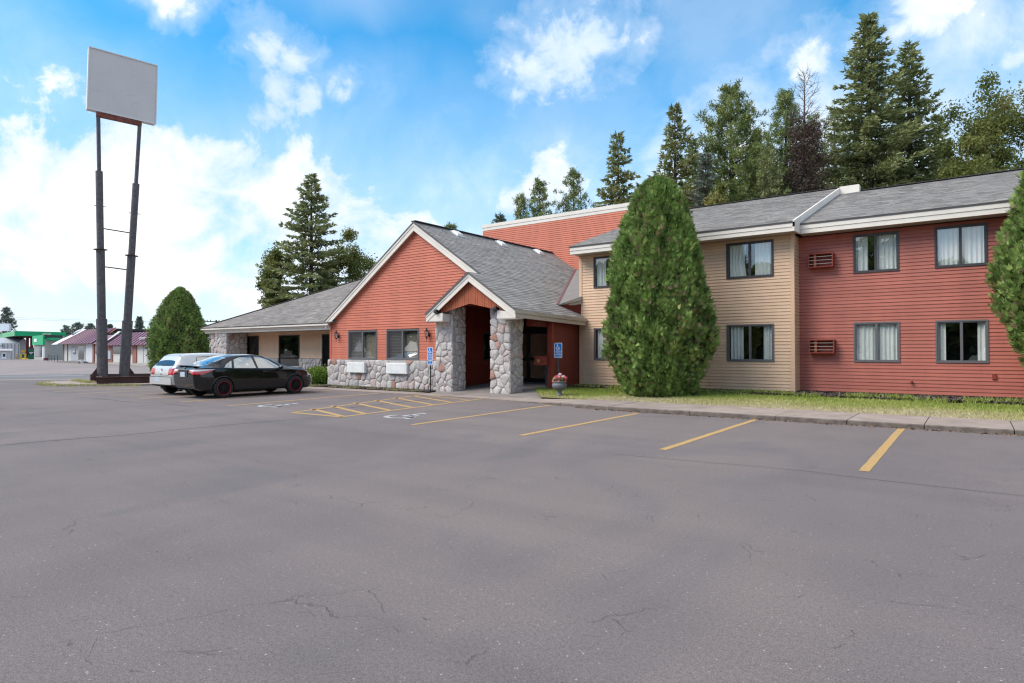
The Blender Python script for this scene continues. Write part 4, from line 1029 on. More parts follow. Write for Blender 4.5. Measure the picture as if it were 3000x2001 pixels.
# ------------------------------------------------------------------ cars
def interp(tab):
    """monotone cubic through (x, value) pairs"""
    xs = np.array([p[0] for p in tab], float); ysv = np.array([p[1] for p in tab], float)
    d = np.diff(ysv) / np.diff(xs); m_ = np.zeros(len(xs)); m_[0], m_[-1] = d[0], d[-1]
    for i in range(1, len(xs) - 1):
        m_[i] = 0 if d[i - 1] * d[i] <= 0 else 2 * d[i - 1] * d[i] / (d[i - 1] + d[i])
    def f(x):
        x = min(max(x, xs[0]), xs[-1]); i = min(max(int(np.searchsorted(xs, x)) - 1, 0), len(xs) - 2)
        h = xs[i + 1] - xs[i]; t = (x - xs[i]) / h
        return (2 * t**3 - 3 * t**2 + 1) * ysv[i] + (t**3 - 2 * t**2 + t) * h * m_[i] + (-2 * t**3 + 3 * t**2) * ysv[i + 1] + (t**3 - t**2) * h * m_[i + 1]
    return f
def inpoly(px, pz, poly):
    c = False; n = len(poly)
    for i in range(n):
        x0, y0 = poly[i]; x1, y1 = poly[(i + 1) % n]
        if (y0 > pz) != (y1 > pz) and px < (x1 - x0) * (pz - y0) / (y1 - y0) + x0: c = not c
    return c

class Car:
    def __init__(s, spec, root, sc, ang):
        s.p = spec; s.root = root; s.sc = sc; s.ang = ang
        s.f = {k: interp(spec[k]) for k in ('top', 'sh', 'w', 'wr', 'crown', 'bot')}
        s.x0, s.x1 = spec['top'][0][0], spec['top'][-1][0]
        ca, sa = math.cos(ang), math.sin(ang); L = root.location
        s.T = lambda x, y, z: (L.x + sc * (x * ca - y * sa), L.y + sc * (x * sa + y * ca), L.z + sc * z)
    def section(s, x):
        """half section points (y, z) from the sill to the middle of the roof"""
        f = s.f; w, sh, top, wr, cr, bo = (f[k](x) for k in ('w', 'sh', 'top', 'wr', 'crown', 'bot'))
        h = sh - bo; zr = top - cr; wr = min(wr, w * .96)
        P = [(w * .80, bo - .01), (w * .945, bo + .03), (w * .985, bo + .28 * h), (w, bo + .52 * h), (w * .992, bo + .78 * h), (w * .962, sh),
             (w * .962 + (wr - w * .962) * .48, sh + (zr - sh) * .52), (wr, zr), (wr * .80, zr + cr * .52), (wr * .42, zr + cr * .90), (0, top)]
        N = [4, 9, 10, 9, 10, 12, 12, 6, 6, 6]; out = []
        for i in range(len(P) - 1):
            p0, p1, p2, p3 = P[max(i - 1, 0)], P[i], P[i + 1], P[min(i + 2, len(P) - 1)]
            if i + 2 >= len(P): p3 = (-P[-2][0], P[-2][1])
            for k in range(N[i]):
                t = k / N[i]
                q = []
                for a in (0, 1):
                    m1 = (p2[a] - p0[a]) * .42; m2 = (p3[a] - p1[a]) * .42
                    if i == 4: m2 *= .5
                    if i == 5: m1 *= .5
                    q.append((2*t**3 - 3*t**2 + 1) * p1[a] + (t**3 - 2*t**2 + t) * m1 + (-2*t**3 + 3*t**2) * p2[a] + (t**3 - t**2) * m2)
                out.append(tuple(q))
        out.append(P[-1]); s.idx_sh = sum(N[:5]); s.idx_re = sum(N[:7]); return out
    def lean(s, x, z):
        """nose and tail: push the surface in towards the bottom / the top"""
        p = s.p
        if x > 0: k = max(0, (x - p['nose'][0]) / (s.x1 - p['nose'][0])); return -k * k * p['nose'][1](z)
        k = max(0, (p['tail'][0] - x) / (p['tail'][0] - s.x0)); return k * k * p['tail'][1](z)
    def grid(s):
        xs = list(np.linspace(s.x0, s.x1, s.p.get('nx', 300))); rows = []
        for x in xs: rows.append([(x + s.lean(x, z), y, z) for y, z in s.section(x)])
        def cap(row, n=34):
            return [[(px, py * (1 - k / n), pz) for px, py, pz in row] for k in range(n, 0, -1)]
        a = cap(rows[0]); b = cap(rows[-1])[::-1]
        s.ncap = len(a); return a + rows + b
    def side_y(s, x, z):
        sec = s.section(x)
        for (y0, z0), (y1, z1) in zip(sec, sec[1:]):
            if z0 <= z <= z1 and z1 > z0: return y0 + (y1 - y0) * (z - z0) / (z1 - z0)
        return sec[s.idx_sh][0]
    def build(s, mats, label=None):
        p = s.p; G_ = s.grid(); nr, ncol = len(G_), len(G_[0]); s.G = G_
        groups = {}
        for i in range(nr - 1):
            for j in range(ncol - 1):
                q = [G_[i][j], G_[i + 1][j], G_[i + 1][j + 1], G_[i][j + 1]]
                cx, cyy, cz = (sum(v[k] for v in q) / 4 for k in range(3))
                key = 'body'
                capr = i < s.ncap or i >= nr - 1 - s.ncap
                if not capr and cyy > .5 and any(math.hypot(cx - wx, cz - p['wr_c']) < p['arch'] for wx in p['wheels']) and j < s.idx_sh: continue
                if not capr:
                    if s.idx_sh - 10 <= j < s.idx_re + 1:
                        for nm, poly in p['side'].items():
                            if inpoly(cx, cz, poly): key = nm
                    if j >= s.idx_re - 1:
                        for nm, (xa, xb, ymax) in p['glass'].items():
                            if xa < cx < xb and cyy < ymax(cx): key = nm
                for nm, test in p['patch'].items():
                    if test(cx, cyy, cz, capr and i < s.ncap, capr and i > nr / 2): key = nm
                groups.setdefault(key, []).append((i, j))
        cen = Vector((0, 0, .6))
        for key, fs in groups.items():
            base = key.split('.')[0]
            sides = (1, -1)
            meshes = [sides] if base in ('body', 'windshield', 'rear_window', 'number_plate_recess', 'lower_valance', 'trunk_panel') else [(1,), (-1,)]
            for sd in meshes:
                idx = {}; v = []; f = []
                for sg in sd:
                    for (i, j) in fs:
                        r = []
                        for (a, c) in ((i, j), (i + 1, j), (i + 1, j + 1), (i, j + 1)):
                            k = (a, c, sg if c < ncol - 1 else 0)
                            if k not in idx: idx[k] = len(v); x, y, z = G_[a][c]; v.append(s.T(x, sg * y, z))
                            r.append(idx[k])
                        r = r if sg < 0 else r[::-1]
                        if len(set(r)) >= 3: f.append(tuple(dict.fromkeys(r)))
                b = MB(); b.v = v; b.f = f; b.m = [0] * len(f); b.r = [0.0] * len(f)
                o = b.build(base, mats[base], s.root, smooth=True)
                if base == 'body': s.body = o
                s.__dict__.setdefault('parts', {})[base] = o
        # wheel wells, arch lips, floor
        for wx in p['wheels']:
            for sg in (1, -1):
                b = MB(); n = 20; v = []
                for yy in (.50, .86):
                    for k in range(n + 1):
                        a = math.pi * (-.12 + 1.24 * k / n); v.append(s.T(wx + p['arch'] * math.cos(a), sg * yy * p['wmax'] / .89, p['wr_c'] + p['arch'] * math.sin(a)))
                b.add(v, [(k, k + 1, n + 2 + k, n + 1 + k) for k in range(n)])
                b.add([v[k] for k in range(n + 1)], [tuple(range(n + 1))]); b.build('wheel_well', M['blackmat'], s.root)
                b = MB(); pts = []
                for k in range(25):
                    a = math.pi * (-.02 + 1.04 * k / 24); x, z = wx + (p['arch'] + .004) * math.cos(a), p['wr_c'] + (p['arch'] + .004) * math.sin(a)
                    pts.append(s.T(x, sg * (s.side_y(x, max(z, s.f['bot'](x) + .03)) - .004), z))
                b.tube(pts, .022 * s.sc, 6); b.build('wheel_arch', mats['body'], s.root, smooth=True)
        b = MB(); zz = s.f['bot'](0) + .02; fl = [(s.x0 + .35, .62), (s.x1 - .35, .62), (s.x1 - .35, -.62), (s.x0 + .35, -.62)]
        b.face([s.T(x, y, zz) for x, y in fl]); b.build('floor_pan', M['blackmat'], s.root)
    def patch_pts(s, pts, sg, off=.004): return [s.T(x, sg * (s.side_y(x, z) + off), z) for x, z in pts]
    def seam(s, pts, sg, rad=.005, parent=None):
        out = []
        for (a, c) in zip(pts, pts[1:]):
            n = max(2, int(math.hypot(c[0] - a[0], c[1] - a[1]) / .06))
            out += [(a[0] + (c[0] - a[0]) * k / n, a[1] + (c[1] - a[1]) * k / n) for k in range(n)]
        out.append(pts[-1]); b = MB(); b.tube(s.patch_pts(out, sg, -.001), rad * s.sc, 5); return b.build('door_seam', M['blackmat'], s.root)
    def wheel(s, x, y, r, wdt, style):
        c0 = Vector((x, y, r)); sg = 1 if y > 0 else -1
        def TT(b):
            b.v = [s.T(*q) for q in b.v]; return b
        rr = r * style.get('rim', .70)
        b = MB(); prof = [(rr, -.46), (rr + .015, -.5), (r * .93, -.5), (r * .985, -.40), (r, -.28), (r, .28), (r * .985, .40), (r * .93, .5), (rr + .015, .5), (rr, .46)]
        b.lathe((x, y, r), [(a, h * wdt) for a, h in prof], 40, 'y'); w = TT(b).build('wheel', M['blackmat'], s.root, smooth=True)
        f = y + sg * wdt * .40
        b = MB(); b.lathe((x, f, r), [(rr * .99, sg * .03), (rr * .955, sg * .042), (rr * .90, sg * .03), (rr * .88, -.02 * sg)], 40, 'y'); TT(b).build('rim', style['ring'], w, smooth=True)
        b = MB(); b.lathe((x, f, r), [(0, -.05 * sg), (rr * .97, -.05 * sg)], 30, 'y'); TT(b).build('brake_disc', M['blackmat'], w)
        k = style['spokes']
        for q in range(k):
            a = 2 * math.pi * (q + .3) / k; b = MB(); d = Vector((math.cos(a), 0, math.sin(a))); t = Vector((-math.sin(a), 0, math.cos(a)))
            p0, p1 = Vector((x, f + sg * .015, r)) + d * rr * .14, Vector((x, f + sg * .012, r)) + d * rr * .93
            w0, w1 = style['sw']; h = Vector((0, sg * .018, 0))
            b.add([p0 - t * w0, p0 + t * w0, p1 + t * w1, p1 - t * w1, p0 - t * w0 * .6 + h, p0 + t * w0 * .6 + h, p1 + t * w1 * .6 + h * .6, p1 - t * w1 * .6 + h * .6],
                  [(0, 1, 2, 3), (4, 5, 6, 7), (0, 1, 5, 4), (1, 2, 6, 5), (2, 3, 7, 6), (3, 0, 4, 7)]); TT(b).build('spoke', style['spoke'], w)
        b = MB(); b.lathe((x, f + sg * .02, r), [(0, sg * .02), (rr * .12, sg * .018), (rr * .17, 0), (rr * .17, -.03 * sg)], 16, 'y'); TT(b).build('hub', style['spoke'], w)
    def lens(s, name, m, y0, xe, lo, hi, sg, off=.006, nu=44, nv=7):
        """lamp lens wrapped from the tail (y from y0 outwards) round the corner to xe on the side; lo/hi give z for u in 0..1"""
        b = MB(); v = []
        for i in range(nu + 1):
            u = i / nu; zl, zh = lo(u), hi(u)
            for k in range(nv + 1):
                z = zl + (zh - zl) * k / nv; yc = s.side_y(s.x0, z); l0 = yc - y0; l1 = xe - s.x0; d = u * (l0 + l1)
                if d < l0: q = max(0, 1 - (l0 - d) / .06); x, y = s.x0 - off * (1 - .3 * q), y0 + d + off * q
                else: q = max(0, 1 - (d - l0) / .06); x, y = s.x0 + d - l0 - off * q, s.side_y(s.x0 + d - l0, z) + off * (1 - .3 * q)
                v.append(s.T(x + s.lean(x, z), sg * y, z))
        b.add(v, [(i * (nv + 1) + k, (i + 1) * (nv + 1) + k, (i + 1) * (nv + 1) + k + 1, i * (nv + 1) + k + 1) for i in range(nu) for k in range(nv)])
        return b.build(name, m, s.root, smooth=True)
    def trim(s, poly, sg, rad=.009):
        out = []
        for (a, c) in zip(poly, poly[1:] + poly[:1]):
            n = max(2, int(math.hypot(c[0] - a[0], c[1] - a[1]) / .05)); out += [(a[0] + (c[0] - a[0]) * k / n, a[1] + (c[1] - a[1]) * k / n) for k in range(n)]
        out.append(poly[0]); b = MB(); b.tube(s.patch_pts(out, sg, .001), rad * s.sc, 5); return b.build('window_trim', M['blackmat'], s.root)
    def ellipsoid(s, name, c, rad, m, n=14, parent=None):
        b = MB()
        for i in range(n + 1):
            pass
        prof = [(math.sin(math.pi * i / n), -math.cos(math.pi * i / n)) for i in range(n + 1)]
        b.lathe((0, 0, 0), prof, n); b.v = [s.T(c[0] + q[0] * rad[0], c[1] + q[1] * rad[1], c[2] + q[2] * rad[2]) for q in b.v]
        return b.build(name, m, parent or s.root, smooth=True)
    def boxp(s, name, c, h, m, parent=None, rot=0.0, tilt=0.0):
        b = MB(); ct, stt = math.cos(tilt), math.sin(tilt)
        b.obox((0, 0, 0), (h[0], 0, 0), (0, h[1], 0), (0, 0, h[2]))
        b.v = [s.T(c[0] + q[0] * ct + q[2] * stt, c[1] + q[1], c[2] - q[0] * stt + q[2] * ct) for q in b.v]
        return b.build(name, m, parent or s.root)
    def seats(s, rows, m):
        for x in rows:
            for y in (-.36, .36):
                b = MB(); b.box(x - .22, x + .25, y - .24, y + .24, .32, .50); b.box(x - .30, x - .17, y - .23, y + .23, .50, .98); b.box(x - .30, x - .20, y - .13, y + .13, 1.02, 1.18); b.box(x - .26, x - .24, y - .05, y + .05, .98, 1.02)
                b.v = [s.T(*q) for q in b.v]; b.build('seat', m, s.root)

def carpaint(name, base, metal=0.0, rough=.25, flake=0.0):
    m = mat(name, base, rough, metal=metal, spec=.15, coat=1.0); return m
M['blackpaint'] = carpaint('black_car_paint', (.009, .0085, .009), .3, .18)
M['silverpaint'] = carpaint('silver_car_paint', (.64, .625, .60), .25, .34)
M['darktrim'] = mat('dark_trim', (.045, .045, .048), .5)
M['taillight'] = mat('red_tail_light', (.55, .012, .018), .12, spec=.6, coat=1.0)
M['clearlens'] = mat('clear_lamp_lens', (.78, .70, .68), .12, spec=.6, coat=1.0)
M['amber'] = mat('amber_reflector', (.60, .10, .03), .2)
M['redrim'] = mat('red_rim_ring', (.30, .012, .020), .4)
M['blackrim'] = mat('black_spokes', (.012, .012, .013), .3, metal=.4)
M['alloy'] = mat('alloy_wheel', (.48, .48, .49), .35, metal=.7)
M['seatcloth'] = mat('seat_cloth', (.16, .155, .15), .9)
M['plate'] = mat('number_plate', (.62, .66, .72), .45, nscale=30, namt=1, tint=(.45, .52, .62))
M['chrome'] = mat('chrome_badge', (.70, .70, .72), .15, metal=1.0)

# --- black sedan (x forward, rear axle at -1.35)
zp = lambda pts: interp(pts)
tailz = zp([(0, .20), (.30, .10), (.55, .02), (.80, .0), (1.02, .06), (1.3, .3)])
nosez = zp([(0, .22), (.25, .08), (.45, .0), (.62, .03), (.80, .22), (1.0, .40)])
SED = dict(
    top=[(-2.27, 1.06), (-2.15, 1.085), (-1.85, 1.12), (-1.55, 1.25), (-1.15, 1.39), (-.78, 1.452), (-.30, 1.468), (.15, 1.435), (.58, 1.30), (.94, 1.12), (1.22, 1.03), (1.70, .965), (2.05, .86), (2.28, .70)],
    sh=[(-2.27, .99), (-1.9, 1.01), (-1.2, .985), (-.3, .945), (.6, .915), (1.2, .90), (1.8, .84), (2.1, .75), (2.28, .62)],
    w=[(-2.27, .70), (-2.17, .785), (-2.05, .85), (-1.6, .888), (-.8, .893), (.4, .893), (1.3, .885), (1.75, .855), (2.05, .765), (2.2, .66), (2.28, .56)],
    wr=[(-2.27, .62), (-1.9, .64), (-1.3, .585), (-.7, .565), (.2, .56), (.8, .60), (1.2, .70), (1.6, .70), (2.05, .60), (2.28, .45)],
    crown=[(-2.27, .035), (-1.8, .05), (-1.1, .06), (-.3, .065), (.6, .06), (1.2, .04), (2.28, .03)],
    bot=[(-2.27, .34), (-2.1, .28), (-1.6, .25), (-.9, .215), (.9, .215), (1.5, .22), (2.0, .20), (2.28, .23)],
    tail=(-1.75, tailz), nose=(1.55, nosez), wheels=(-1.35, 1.35), wr_c=.335, arch=.375, wmax=.89,
    side={'rear_side_window': [(-.98, .985), (-.90, 1.29), (-.66, 1.365), (-.22, 1.385), (-.16, .965)],
          'quarter_window': [(-1.34, 1.00), (-1.18, 1.15), (-.97, 1.26), (-1.04, .992)],
          'front_side_window': [(-.10, .962), (-.15, 1.388), (.08, 1.375), (.38, 1.27), (.76, 1.03), (.80, .945)]},
    glass={'rear_window': (-1.80, -1.14, lambda x: .60), 'windshield': (.26, 1.04, lambda x: .62)},
    patch={
           'head_light': lambda x, y, z, rear, fr: x > 1.92 and y > .45 and .66 < z < .79 - (x - 1.92) * .12 and not rear,
           'lower_valance': lambda x, y, z, rear, fr: rear and z < .40})
hd = math.radians(88.5)
CS = 1.01
rx0, ry0 = -21.27, 11.28          # middle of the rear axle
c_ = Vector((rx0 + 1.35 * CS * math.cos(hd), ry0 + 1.35 * CS * math.sin(hd), 0))
black_car = thing('black_car', 'black four door sedan with red ringed black wheels parked nose to the walk', 'car', c_)
bc = Car(SED, black_car, CS, hd)
bc.build({'body': M['blackpaint'], 'rear_side_window': M['carglass'], 'quarter_window': M['carglass'], 'front_side_window': M['carglass'], 'rear_window': M['carglass'],
          'windshield': M['carglass'], 'head_light': M['clearlens'], 'lower_valance': M['darktrim']})
stl = dict(ring=M['redrim'], spoke=M['blackrim'], spokes=10, sw=(.030, .020), rim=.72)
for wx in (-1.35, 1.35):
    for y in (-.80, .80): bc.wheel(wx, y, .335, .215, stl)
for sg in (1, -1):
    bc.seam([(-1.46, 1.0), (-1.28, .62), (-1.05, .55), (-.96, .38), (-.90, .26)], sg); bc.seam([(-.13, .955), (-.09, .7), (-.12, .26)], sg); bc.seam([(.86, .93), (.96, .75), (.95, .40), (.90, .26)], sg)
    bc.seam([(-1.40, 1.0), (-1.2, 1.16), (-.9, 1.31), (-.6, 1.390), (-.15, 1.408), (.12, 1.39), (.42, 1.28), (.82, 1.02)], sg, .008)
    bc.seam([(-1.40, .985), (-1.0, .972), (-.1, .945), (.84, .925)], sg, .006)
    bc.seam([(-.98, .30), (.93, .30)], sg, .010)
    for x in (-1.02, -.04):
        bc.boxp('door_handle', (x, sg * (bc.side_y(x, .86) + .018), .86), (.10, .014, .018), M['blackpaint'])
    o = bc.ellipsoid('wing_mirror', (.70, sg * .98, .99), (.075, .115, .075), M['blackpaint'])
    bc.boxp('mirror_stalk', (.70, sg * .88, .955), (.03, .06, .02), M['blackmat'], o)
L3 = lambda *p: zp(list(p))
for sg in (1, -1):
    lo_ = L3((0, .925), (.16, .855), (.30, .80), (.52, .795), (.75, .86), (1, .958)); hi_ = L3((0, .95), (.2, .962), (.6, .972), (1, .968)); md = L3((0, .945), (.12, .92), (.4, .905), (.7, .925), (1, .962))
    bc.lens('tail_light', M['taillight'], .37, -1.64, lo_, md, sg); bc.lens('reversing_lens', M['clearlens'], .37, -1.64, md, hi_, sg)
    for poly in SED['side'].values(): bc.trim(poly, sg)
# boot-lid spoiler, plate, badge, reflectors, lamp inner parts
def rear_x(car, y, z): return car.x0 + car.lean(car.x0, z)
b = MB(); pr = []
for y in np.linspace(-.66, .66, 15):
    for dx, dz in ((.12, .02), (-.06, .055), (-.10, .045), (-.09, .03)):
        pr.append(bc.T(-2.19 + dx + .06 * (y / .66) ** 2, y, 1.06 + dz - .03 * (y / .66) ** 2))
b.add(pr, [(i * 4 + k, i * 4 + (k + 1) % 4, (i + 1) * 4 + (k + 1) % 4, (i + 1) * 4 + k) for i in range(14) for k in range(4)] + [(0, 1, 2, 3), (56, 57, 58, 59)]); b.build('rear_spoiler', M['blackpaint'], black_car)
bc.boxp('plate_recess', (rear_x(bc, 0, .80) - .002, 0, .81), (.010, .30, .105), M['darktrim'])
bc.boxp('number_plate', (rear_x(bc, 0, .80) - .016, 0, .80), (.006, .155, .078), M['plate'])
bc.boxp('chrome_strip', (rear_x(bc, 0, .91) - .006, 0, .93), (.008, .38, .012), M['darktrim'])
def ringbadge(car, c, ry, rz_, wdt, m, vtx=False):
    b = MB(); n = 24
    def ring(cy_, cz_, a, d):
        pts = [car.T(c[0], cy_ + a * math.cos(2 * math.pi * k / n), cz_ + d * math.sin(2 * math.pi * k / n)) for k in range(n + 1)]
        b.tube(pts, wdt * car.sc, 5)
    ring(c[1], c[2], ry, rz_)
    if not vtx: ring(c[1], c[2] + .1 * rz_, ry * .33, rz_ * .85); ring(c[1], c[2] + rz_ * .45, ry * .70, rz_ * .40)
    else:
        for pp in ([(-.6, .7), (-.1, -.1), (0, .1), (.1, -.1), (.6, .7)], [(-.9, .2), (-.4, -.8), (0, -.1), (.4, -.8), (.9, .2)]):
            b.tube([car.T(c[0], c[1] + a * ry, c[2] + d * rz_) for a, d in pp], wdt * car.sc, 5)
    return b.build('badge', m, car.root)
ringbadge(bc, (rear_x(bc, 0, .98) - .006, 0, .985), .062, .042, .006, M['chrome'])
for sg in (1, -1):
    bc.boxp('rear_reflector', (rear_x(bc, 0, .48) + .035, sg * .58, .47), (.012, .08, .02), M['taillight'])
for sg in (-1, 1):
    b = MB(); b.v = []; b.lathe((0, 0, 0), [(.035, -.08), (.04, .08), (.03, .08)], 12, 'x'); b.v = [bc.T(-2.15 + q[0], -.5 * sg + q[1], .25 + q[2]) for q in b.v]
    if sg < 0: b.build('exhaust', M['post'], black_car)
bc.seats((-.75, .25), M['seatcloth'])

# --- silver hatchback
tz = zp([(0, .16), (.30, .05), (.50, .0), (.68, .02), (.9, .06), (1.1, .20), (1.3, .36), (1.5, .55)])
HAT = dict(
    top=[(-2.00, 1.20), (-1.9, 1.30), (-1.75, 1.385), (-1.4, 1.425), (-.6, 1.445), (.0, 1.43), (.40, 1.34), (.85, 1.10), (1.05, 1.01), (1.5, .94), (1.9, .84), (2.08, .70)],
    sh=[(-2.00, .97), (-1.2, .945), (.4, .91), (1.0, .88), (1.6, .82), (2.08, .62)],
    w=[(-2.00, .70), (-1.92, .775), (-1.75, .83), (-1.3, .865), (.5, .868), (1.2, .86), (1.7, .82), (1.95, .72), (2.08, .56)],
    wr=[(-2.00, .56), (-1.5, .57), (-.6, .575), (.2, .56), (.8, .60), (1.1, .68), (1.6, .68), (2.08, .45)],
    crown=[(-2.00, .06), (-1.5, .06), (.4, .06), (1.1, .04), (2.08, .03)],
    bot=[(-2.00, .34), (-1.7, .28), (-1.2, .24), (.9, .22), (1.6, .22), (2.08, .25)],
    tail=(-1.30, tz), nose=(1.45, nosez), wheels=(-1.24, 1.27), wr_c=.31, arch=.35, wmax=.865,
    side={'rear_side_window': [(-1.20, .975), (-1.08, 1.30), (-.22, 1.345), (-.12, .95)], 'front_side_window': [(-.05, .94), (-.14, 1.348), (.24, 1.30), (.72, .99), (.74, .93)]},
    glass={'windshield': (.28, .98, lambda x: .60)},
    patch={'rear_window': lambda x, y, z, rear, fr: rear and y < .60 - max(0, z - 1.0) * .12 and 1.0 < z < 1.335,
           'lower_valance': lambda x, y, z, rear, fr: (rear or x < -1.72) and z < .37 and x < 0})
SC2 = 1.05; hd2 = math.radians(92.0)
rx1, ry1 = -23.60, 11.45
c2 = Vector((rx1 + 1.24 * SC2 * math.cos(hd2), ry1 + 1.24 * SC2 * math.sin(hd2), 0))
silver_car = thing('silver_car', 'silver hatchback parked beside the black sedan with red tail lights', 'car', c2)
sc_ = Car(HAT, silver_car, SC2, hd2)
sc_.build({'body': M['silverpaint'], 'rear_side_window': M['carglass'], 'front_side_window': M['carglass'], 'rear_window': M['dkglass'], 'windshield': M['carglass'], 'lower_valance': M['darktrim']})
stl2 = dict(ring=M['alloy'], spoke=M['alloy'], spokes=7, sw=(.04, .03), rim=.66)
for wx in (-1.24, 1.27):
    for y in (-.76, .76): sc_.wheel(wx, y, .31, .20, stl2)
for sg in (1, -1):
    sc_.seam([(-1.02, .95), (-1.0, .62), (-.88, .40), (-.84, .25)], sg); sc_.seam([(-.085, .94), (-.08, .25)], sg); sc_.seam([(.76, .92), (.78, .25)], sg)
    sc_.seam([(-1.5, .52), (.75, .50)], sg, .014)
    for x in (-.86, .06): sc_.boxp('door_handle', (x, sg * (sc_.side_y(x, .83) + .016), .83), (.085, .014, .018), M['silverpaint'])
    o = sc_.ellipsoid('wing_mirror', (.66, sg * .95, .97), (.07, .11, .075), M['silverpaint'])
for sg in (1, -1):
    sc_.lens('tail_light', M['taillight'], .46, -1.60, L3((0, .705), (1, .705)), L3((0, .90), (.3, .925), (.6, .92), (.85, .84), (1, .74)), sg)
    for poly in HAT['side'].values(): sc_.trim(poly, sg)
zx = lambda z: rear_x(sc_, 0, z)
sc_.boxp('number_plate', (zx(.50) - .006, .22, .55), (.006, .155, .078), M['plate'])
sc_.boxp('bumper_strip', (zx(.62) - .004, 0, .625), (.012, .69, .022), M['darktrim'])
sc_.boxp('bumper', (zx(.52) + .05, 0, .50), (.06, .705, .125), M['silverpaint'])
sc_.boxp('boot_handle', (zx(.74) - .002, 0, .72), (.006, .05, .012), M['blackmat'])
ringbadge(sc_, (zx(.86) - .006, 0, .865), .052, .052, .006, M['chrome'], True)
b = MB(); b.tube([sc_.T(zx(1.02) - .012, .0, 1.02), sc_.T(zx(1.05) - .012, -.12, 1.045), sc_.T(zx(1.04) - .012, -.36, 1.035)], .014, 6); b.tube([sc_.T(zx(1.02) - .012, .16, 1.03), sc_.T(zx(1.05) - .02, -.36, 1.04)], .012, 6); b.build('rear_wiper', M['blackmat'], silver_car)
b = MB(); z_ = .955
pts = [(-.66, .94), (-.60, 1.34), (.60, 1.34), (.66, .94), (.66, .68), (-.66, .68)]
b.tube([sc_.T(zx(z) - .001, y, z) for y, z in [(-.50, .69), (-.50, .93), (-.655, .985), (-.60, 1.345), (.60, 1.345), (.655, .985), (.50, .93), (.50, .69), (-.50, .69)]], .006, 5); b.build('tailgate_seam', M['blackmat'], silver_car)
sc_.seats((-.75, .15), M['seatcloth'])

# ------------------------------------------------------------------ pylon sign
KS = 30.3 / 34.3
def sg_(p): return Vector((p[0] * KS, p[1] * KS, CAMH + (p[2] - CAMH) * KS))
TL, BL, TR, BR = (sg_(p) for p in ((-38.482, 13.591, 18.088), (-38.599, 13.563, 14.75), (-37.865, 16.842, 18.07), (-37.981, 16.815, 14.707)))
base = sg_((-38.3, 14.86, 0)); base.z = 0
pyl = thing('pylon_sign', 'tall blank grey sign cabinet on two splayed weathered poles', 'sign', base)
nrm = (TR - TL).cross(TL - BL).normalized(); nrm = nrm if nrm.x < 0 else -nrm      # away from the camera side
th = .40
b = MB(); b.extrude([BL, BR, TR, TL], nrm * th); cab = b.build('sign_cabinet', M['signedge'], pyl)
ex_, ez_ = (BR - BL).normalized(), (TL - BL).normalized()
b = MB(); q = [BL + (ex_ + ez_) * .03, BR + (-ex_ + ez_) * .03, TR + (-ex_ - ez_) * .03, TL + (ex_ - ez_) * .03]
b.extrude([p - nrm * .004 for p in q], -nrm * .006); b.build('sign_face', M['signface'], cab)
b = MB()
for a_, c_e in ((BL, BR), (BR, TR), (TR, TL), (TL, BL)): b.bar(a_ - nrm * .012, c_e - nrm * .012, .05, .07, up=tuple(nrm))
b.build('retainer_frame', M['signedge'], cab)
for k in (1, 2):
    c0 = BL + (BR - BL) * k / 3; b = MB(); b.bar(c0 - nrm * .011 + ez_ * .05, c0 - nrm * .011 + ez_ * ((TL - BL).length - .05), .012, .004, up=tuple(nrm)); b.build('face_seam', M['scuff'] if 'scuff' in M else M['signedge'], cab)
# ghost scuffs where letters were removed
b = MB(); M['scuff'] = mat('face_scuffs', (.56, .515, .49), .6)
def sp(a, c): return BL + ex_ * (a * (BR - BL).length) + ez_ * (c * (TL - BL).length) - nrm * .012
for c0, c1, n_ in (((.12, .60), (.30, .66), 6), ((.60, .70), (.68, .72), 5), ((.76, .70), (.88, .66), 5), ((.08, .30), (.22, .34), 4), ((.55, .36), (.72, .40), 5), ((.60, .20), (.72, .28), 4)):
    pts = [(c0[0] + (c1[0] - c0[0]) * k / n_, c0[1] + (c1[1] - c0[1]) * k / n_ + random.uniform(-.02, .02)) for k in range(n_ + 1)]
    for p, r_ in zip(pts, pts[1:]): b.face([sp(p[0], p[1]), sp(r_[0], r_[1]), sp(r_[0], r_[1] + .006), sp(p[0], p[1] + .006)])
b.build('scuff_marks', M['scuff'], cab, kind='stuff')
mid = nrm * th * .5
p1t, p2t, p1b, p2b = (sg_(p) + mid * .0 for p in ((-38.426, 14.07, 14.55), (-37.983, 16.012, 14.52), (-38.364, 14.359, .05), (-38.18, 15.364, .05)))
p1t += mid; p2t += mid; p1b += mid; p2b += mid
b = MB(); b.bar(p1t - ex_ * .08 + V(0, 0, .02), p2t + ex_ * .08 + V(0, 0, .02), .22, .20); b.build('carrier_beam', M['rustred'], pyl)
def polep(a, c, joints, rads, ring):
    b = MB(); P = lambda t: a + (c - a) * t
    pts = []; rr = []
    for (t0, t1), r_ in zip(joints, rads): pts += [P(t0), P(t1)]; rr += [r_, r_]
    b.tube(pts, rr, 18); o = b.build('pole', M['pole'], pyl, smooth=False)
    for t in ring:
        k = MB(); k.tube([P(t), P(t + .002)], .30 if t < .5 else .22, 14); k.build('collar', M['rust'], o)
J1 = [(0, .227), (.227, .49), (.49, .787), (.787, 1)]; R1 = [.235, .185, .155, .088]
polep(p1b, p1t, J1, R1, (.489,)); polep(p2b, p2t, [(0, .223), (.223, .478), (.478, .762), (.762, 1)], R1, (.477,))
for t in (.427, .572):
    b = MB(); b.tube([p1b + (p1t - p1b) * t, p2b + (p2t - p2b) * (t - .006)], .028, 8); b.build('cross_rung', M['rust'], pyl)
